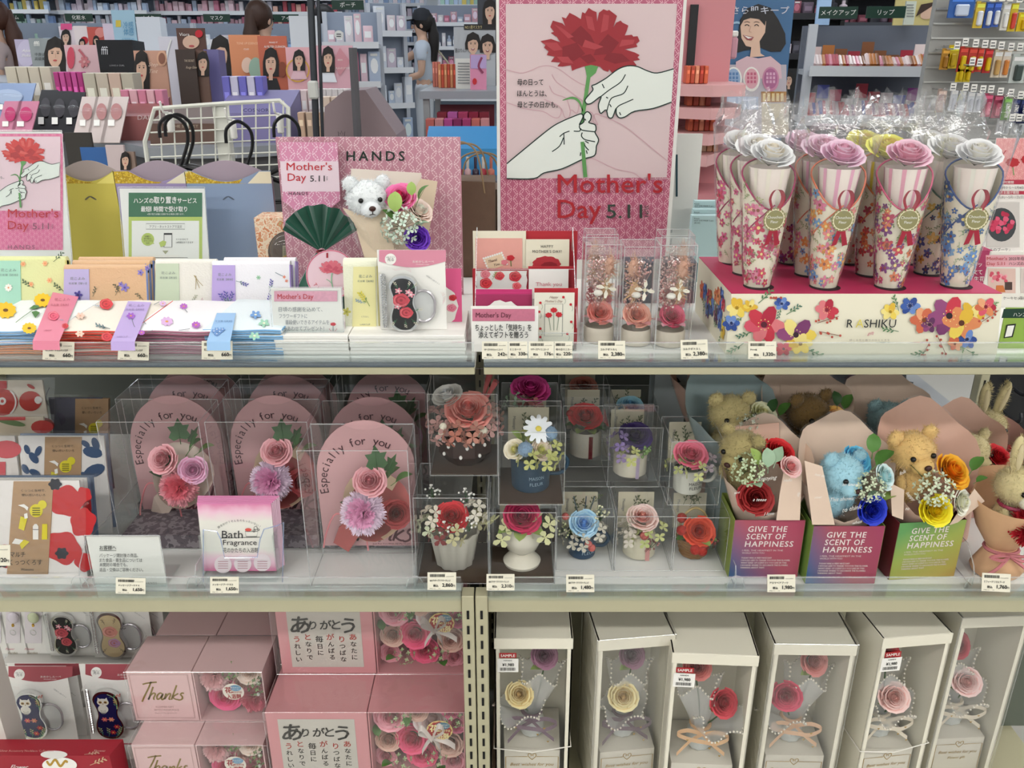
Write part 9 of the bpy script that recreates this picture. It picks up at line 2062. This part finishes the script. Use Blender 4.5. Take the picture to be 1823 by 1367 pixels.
for a in ((1690,1735,-6,32,'blue lip balm pack','#2f5fa8','#c8d4e8'),(1736,1752,2,50,'white tube with yellow card, first','#e0c040','#e6eaf0'),(1754,1767,2,50,'white tube with blue card, second','#2f55a8','#e6eaf0'),(1768,1781,2,48,'white tube with blue card, third','#3a5fb8','#e6eaf0'),(1784,1797,4,54,'slim white pencil pack','#e4e2d8','#f0eee6'),(1798,1811,3,56,'white and red lip pack','#d8c030','#d8483a'),(1812,1838,22,56,'yellow pack cut by the right edge','#e4c820','#e0b818'),
          (1676,1690,86,124,'slim gold tube pack','#b8862c','#9a6a20'),(1688,1706,80,122,'yellow card pack with small window','#d8b820','#b89818'),(1707,1722,82,128,'red and yellow lip cream pack, first','#c83a2c','#e8c820'),(1723,1738,83,130,'red and yellow lip cream pack, second','#c83a2c','#e8c820'),(1739,1750,84,128,'red and yellow lip cream pack, third','#c83a2c','#e8c820'),(1752,1766,86,130,'red and yellow lip cream pack, fourth','#c02a2c','#e4c018'),(1768,1783,88,138,'cream boxed lip pack','#dccfb8','#c8a060'),(1784,1798,88,138,'white and orange honey pack','#e8dccc','#d8863a'),(1800,1826,96,148,'pale green and white mascara pack','#c8d0cc','#3a4844'),
          (1704,1716,114,146,'small yellow honey tube, left','#e0c828','#d8b818'),(1717,1729,116,146,'small yellow honey tube, right','#e0c828','#d8b818'),
          (1668,1684,158,200,'beige hand cream tube pack','#a89084','#c8b0a4'),(1692,1704,158,198,'white brush pack, first','#dfe3e8','#c8ccd8'),(1706,1718,160,200,'white brush pack, second','#dfe3e8','#b8c0d0'),(1722,1734,162,200,'white brush pack, third','#dfe3e8','#c8ccd8'),(1736,1748,162,200,'white brush pack, fourth','#dfe3e8','#c8ccd8'),(1750,1766,166,208,'rose pink pack, left','#b84a6a','#d87a90'),(1768,1784,168,210,'rose pink pack, right','#a84460','#c86a80')): hang(*a)
hang(1786,1800,172,214,'green cleansing stick pack','#5f9a2c','#7fb83a',.02,'ALL@ ONLY'); hang(1802,1814,174,218,'navy cleansing stick pack, left','#1f2a5a','#2a3a78',.02,'ALL@ ONLY'); hang(1815,1830,174,220,'navy cleansing stick pack, right','#1f2a5a','#2a3a78',.02,'ALL@ ONLY')
for i, px in enumerate((1780,1792,1806,1818)): hang(px-5,px+5,212,240,'slim white refill pack, %s' % ORD[i],'#d8dadc','#c8ccd0')
# ---- what shows through the right bay
standee(1662,1722,640,730,1.75,.626,'white paper sheet seen through the right bay','#e4e8ea')
o = thing('hook_display','black panel with wire hooks beyond the right bay','display panel',(1.12,1.6,0)); mb = MB(); mb.box((1.15,1.62,.5),(.36,.03,1.0),mt('#17181b',.5)); mb.build('panel',o, world=True)
for j in range(9):
    for k in range(2): mb = MB(); p = Vector((1.02+k*.07,1.60,.30+j*.06)); mb.tube(smoothline([p, p+Vector((0,-.05,-.004)),p+Vector((0,-.07,.006)),p+Vector((0,-.065,.02))],4),.004,mt('#2a2b2f',.3),6); mb.build('wire_hook',o, SM, world=True)
o = thing('rear_gondola','back-to-back shelf behind the right bay','shelf unit',(.75,1.7,0)); mb = MB(); mb.box((.45,1.62,.60),(.9,.28,.05),mt('#8f9294',.5)); mb.build('shelf_board',o, world=True); mb = MB(); mb.box((.3,1.80,.45),(1.1,.02,.9),mt('#2a211e',.6)); mb.build('dark_panel',o, world=True)

# ============================================================ people in the shop
def skinmesh(name, par, pts, edges, mat, lv=2):
    me = bpy.data.meshes.new(name); me.from_pydata([p[:3] for p in pts],edges, []); me.materials.append(mat)
    o = bpy.data.objects.new(name, me); COL.objects.link(o); o.parent = par
    sk = o.modifiers.new('skin','SKIN'); sk.use_smooth_shade = True; ss = o.modifiers.new('subdivision','SUBSURF'); ss.levels = ss.render_levels = lv
    for i, p in enumerate(pts):
        r = p[3] if isinstance(p[3],tuple) else (p[3],p[3]); me.skin_vertices[0].data[i].radius = r; me.skin_vertices[0].data[i].use_root = (i == 0)
    return o
def person(x, y, rz, s, lab, shirt, pants, hairc, cap=None, arms=None, longhair=True):
    o = thing('person',lab, 'person',(x, y, 0),(0,0,rz)); o.scale = (s, s, s)
    SKm = mt('#d3aa92',.5); arms = arms or [[(-.20,0,1.36),(-.25,-.02,1.10),(-.24,-.16,.88)],[(.20,0,1.36),(.25,-.02,1.10),(.24,-.14,.88)]]
    P = [(0,0,.92,(.15,.11)),(0,0,1.10,(.125,.09)),(0,.0,1.28,(.15,.095)),(0,.005,1.40,(.10,.07)),(0,0,1.47,.052),(0,-.012,1.53,(.066,.075)),(0,-.015,1.60,(.078,.09)),(0,-.01,1.67,(.068,.078))]
    E_ = [(i, i+1) for i in range(7)]
    for sgn, sh in ((-1,arms[0]),(1,arms[1])):
        b = len(P); P += [(*sh[0],.055),(*sh[1],.042),(*sh[2],.032),(sh[2][0]+(sh[2][0]-sh[1][0])*.22,sh[2][1]+(sh[2][1]-sh[1][1])*.22,sh[2][2]+(sh[2][2]-sh[1][2])*.22,(.035,.022))]; E_ += [(3,b),(b, b+1),(b+1,b+2),(b+2,b+3)]
        hd = Vector(sh[2])+(Vector(sh[2])-Vector(sh[1]))*.30; dv = (Vector(sh[2])-Vector(sh[1])).normalized(); sd = dv.cross(Vector((0,0,1))).normalized()
        for f in range(5):
            q0 = hd+sd*(.014*(f-2)) if f < 4 else hd-dv*.05+sd*.03; e = q0+dv*(.055-.006*abs(f-1.5))+Vector((0,0,-.012)) if f < 4 else q0+dv*.03+sd*.02
            k = len(P); P += [(*(q0),.009),(*((q0+e)/2),.009),(*e, .007)]; E_ += [(b+3,k),(k, k+1),(k+1,k+2)]
        k = len(P); P += [(sgn*.085,0,.85,.085),(sgn*.09,-.01,.48,.055),(sgn*.09,.01,.10,.038),(sgn*.09,-.10,.04,(.04,.03))]; E_ += [(0,k),(k, k+1),(k+1,k+2),(k+2,k+3)]
    skinmesh('body',o, P, E_, SKm, 1)
    T = [(0,0,.98,(.168,.128)),(0,0,1.12,(.14,.105)),(0,0,1.29,(.165,.11)),(0,.005,1.405,(.105,.08))]; TE = [(0,1),(1,2),(2,3)]
    for sh in arms:
        b = len(T); m_ = Vector(sh[0]).lerp(Vector(sh[1]),.55); T += [(*sh[0],.068),(*m_, .058)]; TE += [(3,b),(b, b+1)]
    skinmesh('shirt',o, T, TE, mt(shirt, .8),2)
    L_ = [(0,0,.93,(.168,.128)),(0,0,1.06,(.146,.108))]; LE = [(0,1)]
    for sgn in (-1,1): b = len(L_); L_ += [(sgn*.085,0,.84,.105),(sgn*.092,-.01,.48,.085),(sgn*.092,.01,.12,.08)]; LE += [(0,b),(b, b+1),(b+1,b+2)]
    skinmesh('trousers',o, L_, LE, mt(pants, .8),2)
    hm = mt(hairc, .5,bump=.6,ns=60); mb = MB(); mb.ell((0,.02,1.63),(.098,.112,.115),hm, 16,12); mb.build('hair',o, SM)
    mb = MB()
    if longhair: mb.tube(smoothline([(0,.09,1.66),(0,.12,1.50),(0,.11,1.32),(0,.09,1.22)],4),[.05]*4+[.062]*4+[.055]*4+[.02],hm, 10); mb.build('hair_tail',o, SM)
    mb = MB()
    for sx in (-1,1): mb.ell((sx*.032,-.098,1.605),(.012,.006,.007),BLACK, 8,6)
    mb.build('eyes',o); mb = MB(); mb.ell((0,-.108,1.575),(.011,.014,.02),SKm, 8,6); mb.build('nose',o, SM); mb = MB(); mb.ell((0,-.096,1.535),(.022,.006,.006),mt('#a8504e'),8,6); mb.build('mouth',o, SM)
    for sx in (-1,1): mb = MB(); mb.ell((sx*.083,.0,1.59),(.010,.02,.03),SKm, 8,6); mb.build('ear',o, SM)
    if cap:
        mb = MB(); mb.lathe([(.108,1.64),(.106,1.69),(.08,1.745),(.03,1.765),(0,1.767)],mt(cap, .8),20,capb=False); mb.build('cap_crown',o, SM)
        mb = MB(); mb.add([(-.09,-.06,1.655),(-.07,-.15,1.645),(0,-.19,1.64),(.07,-.15,1.645),(.09,-.06,1.655),(.06,-.02,1.665),(-.06,-.02,1.665)],[tuple(range(7))],mt(cap, .8)); mb.add([(-.09,-.06,1.648),(-.07,-.15,1.638),(0,-.19,1.633),(.07,-.15,1.638),(.09,-.06,1.648),(.06,-.02,1.66),(-.06,-.02,1.66)],[tuple(range(7))[::-1]],mt(cap, .8)); mb.build('cap_brim',o)
    return o
wx = at(753,9.4)
person(wx, 9.4,-pi/2,.95,'woman in dark cap and white T-shirt reaching towards a rack','#c4ccd8','#d0d4da','#1c1614','#2a2c32',[[(-.20,0,1.36),(-.22,-.24,1.24),(-.20,-.50,1.32)],[(.20,0,1.36),(.24,.0,1.10),(.18,-.22,1.04)]])
o = thing('tote_bag','cream tote bag hanging behind the woman in the cap','bag',(wx+.24,9.45,.82)); mb = MB(); mb.hexa([(-.09,-.05,0),(.09,-.05,0),(.09,.05,0),(-.09,.05,0)],[(-.12,-.03,.30),(.10,-.03,.30),(.10,.03,.30),(-.12,.03,.30)],mt('#c8bda4',.8)); mb.build('bag_body',o); mb = MB(); mb.tube(smoothline([(-.08,0,.28),(-.13,0,.42),(-.16,0,.52),(-.06,0,.42),(.05,0,.28)],5),.01,mt('#c8bda4',.8),6); mb.build('strap',o, SM)
person(at(470,6.62),6.62,2.6,.93,'shopper with brown tied hair seen from behind the orange standees','#3a3a44','#2a2c34','#3c2418')
person(at(585,8.9),8.9,1.8,.97,'shopper with black hair in dark clothes beside the white panel','#1c1c22','#202228','#141012')
person(at(-2,6.56),6.56,-1.2,.93,'shopper with brown hair at the far left edge','#b8a4a0','#3a3a44','#4a2c20')
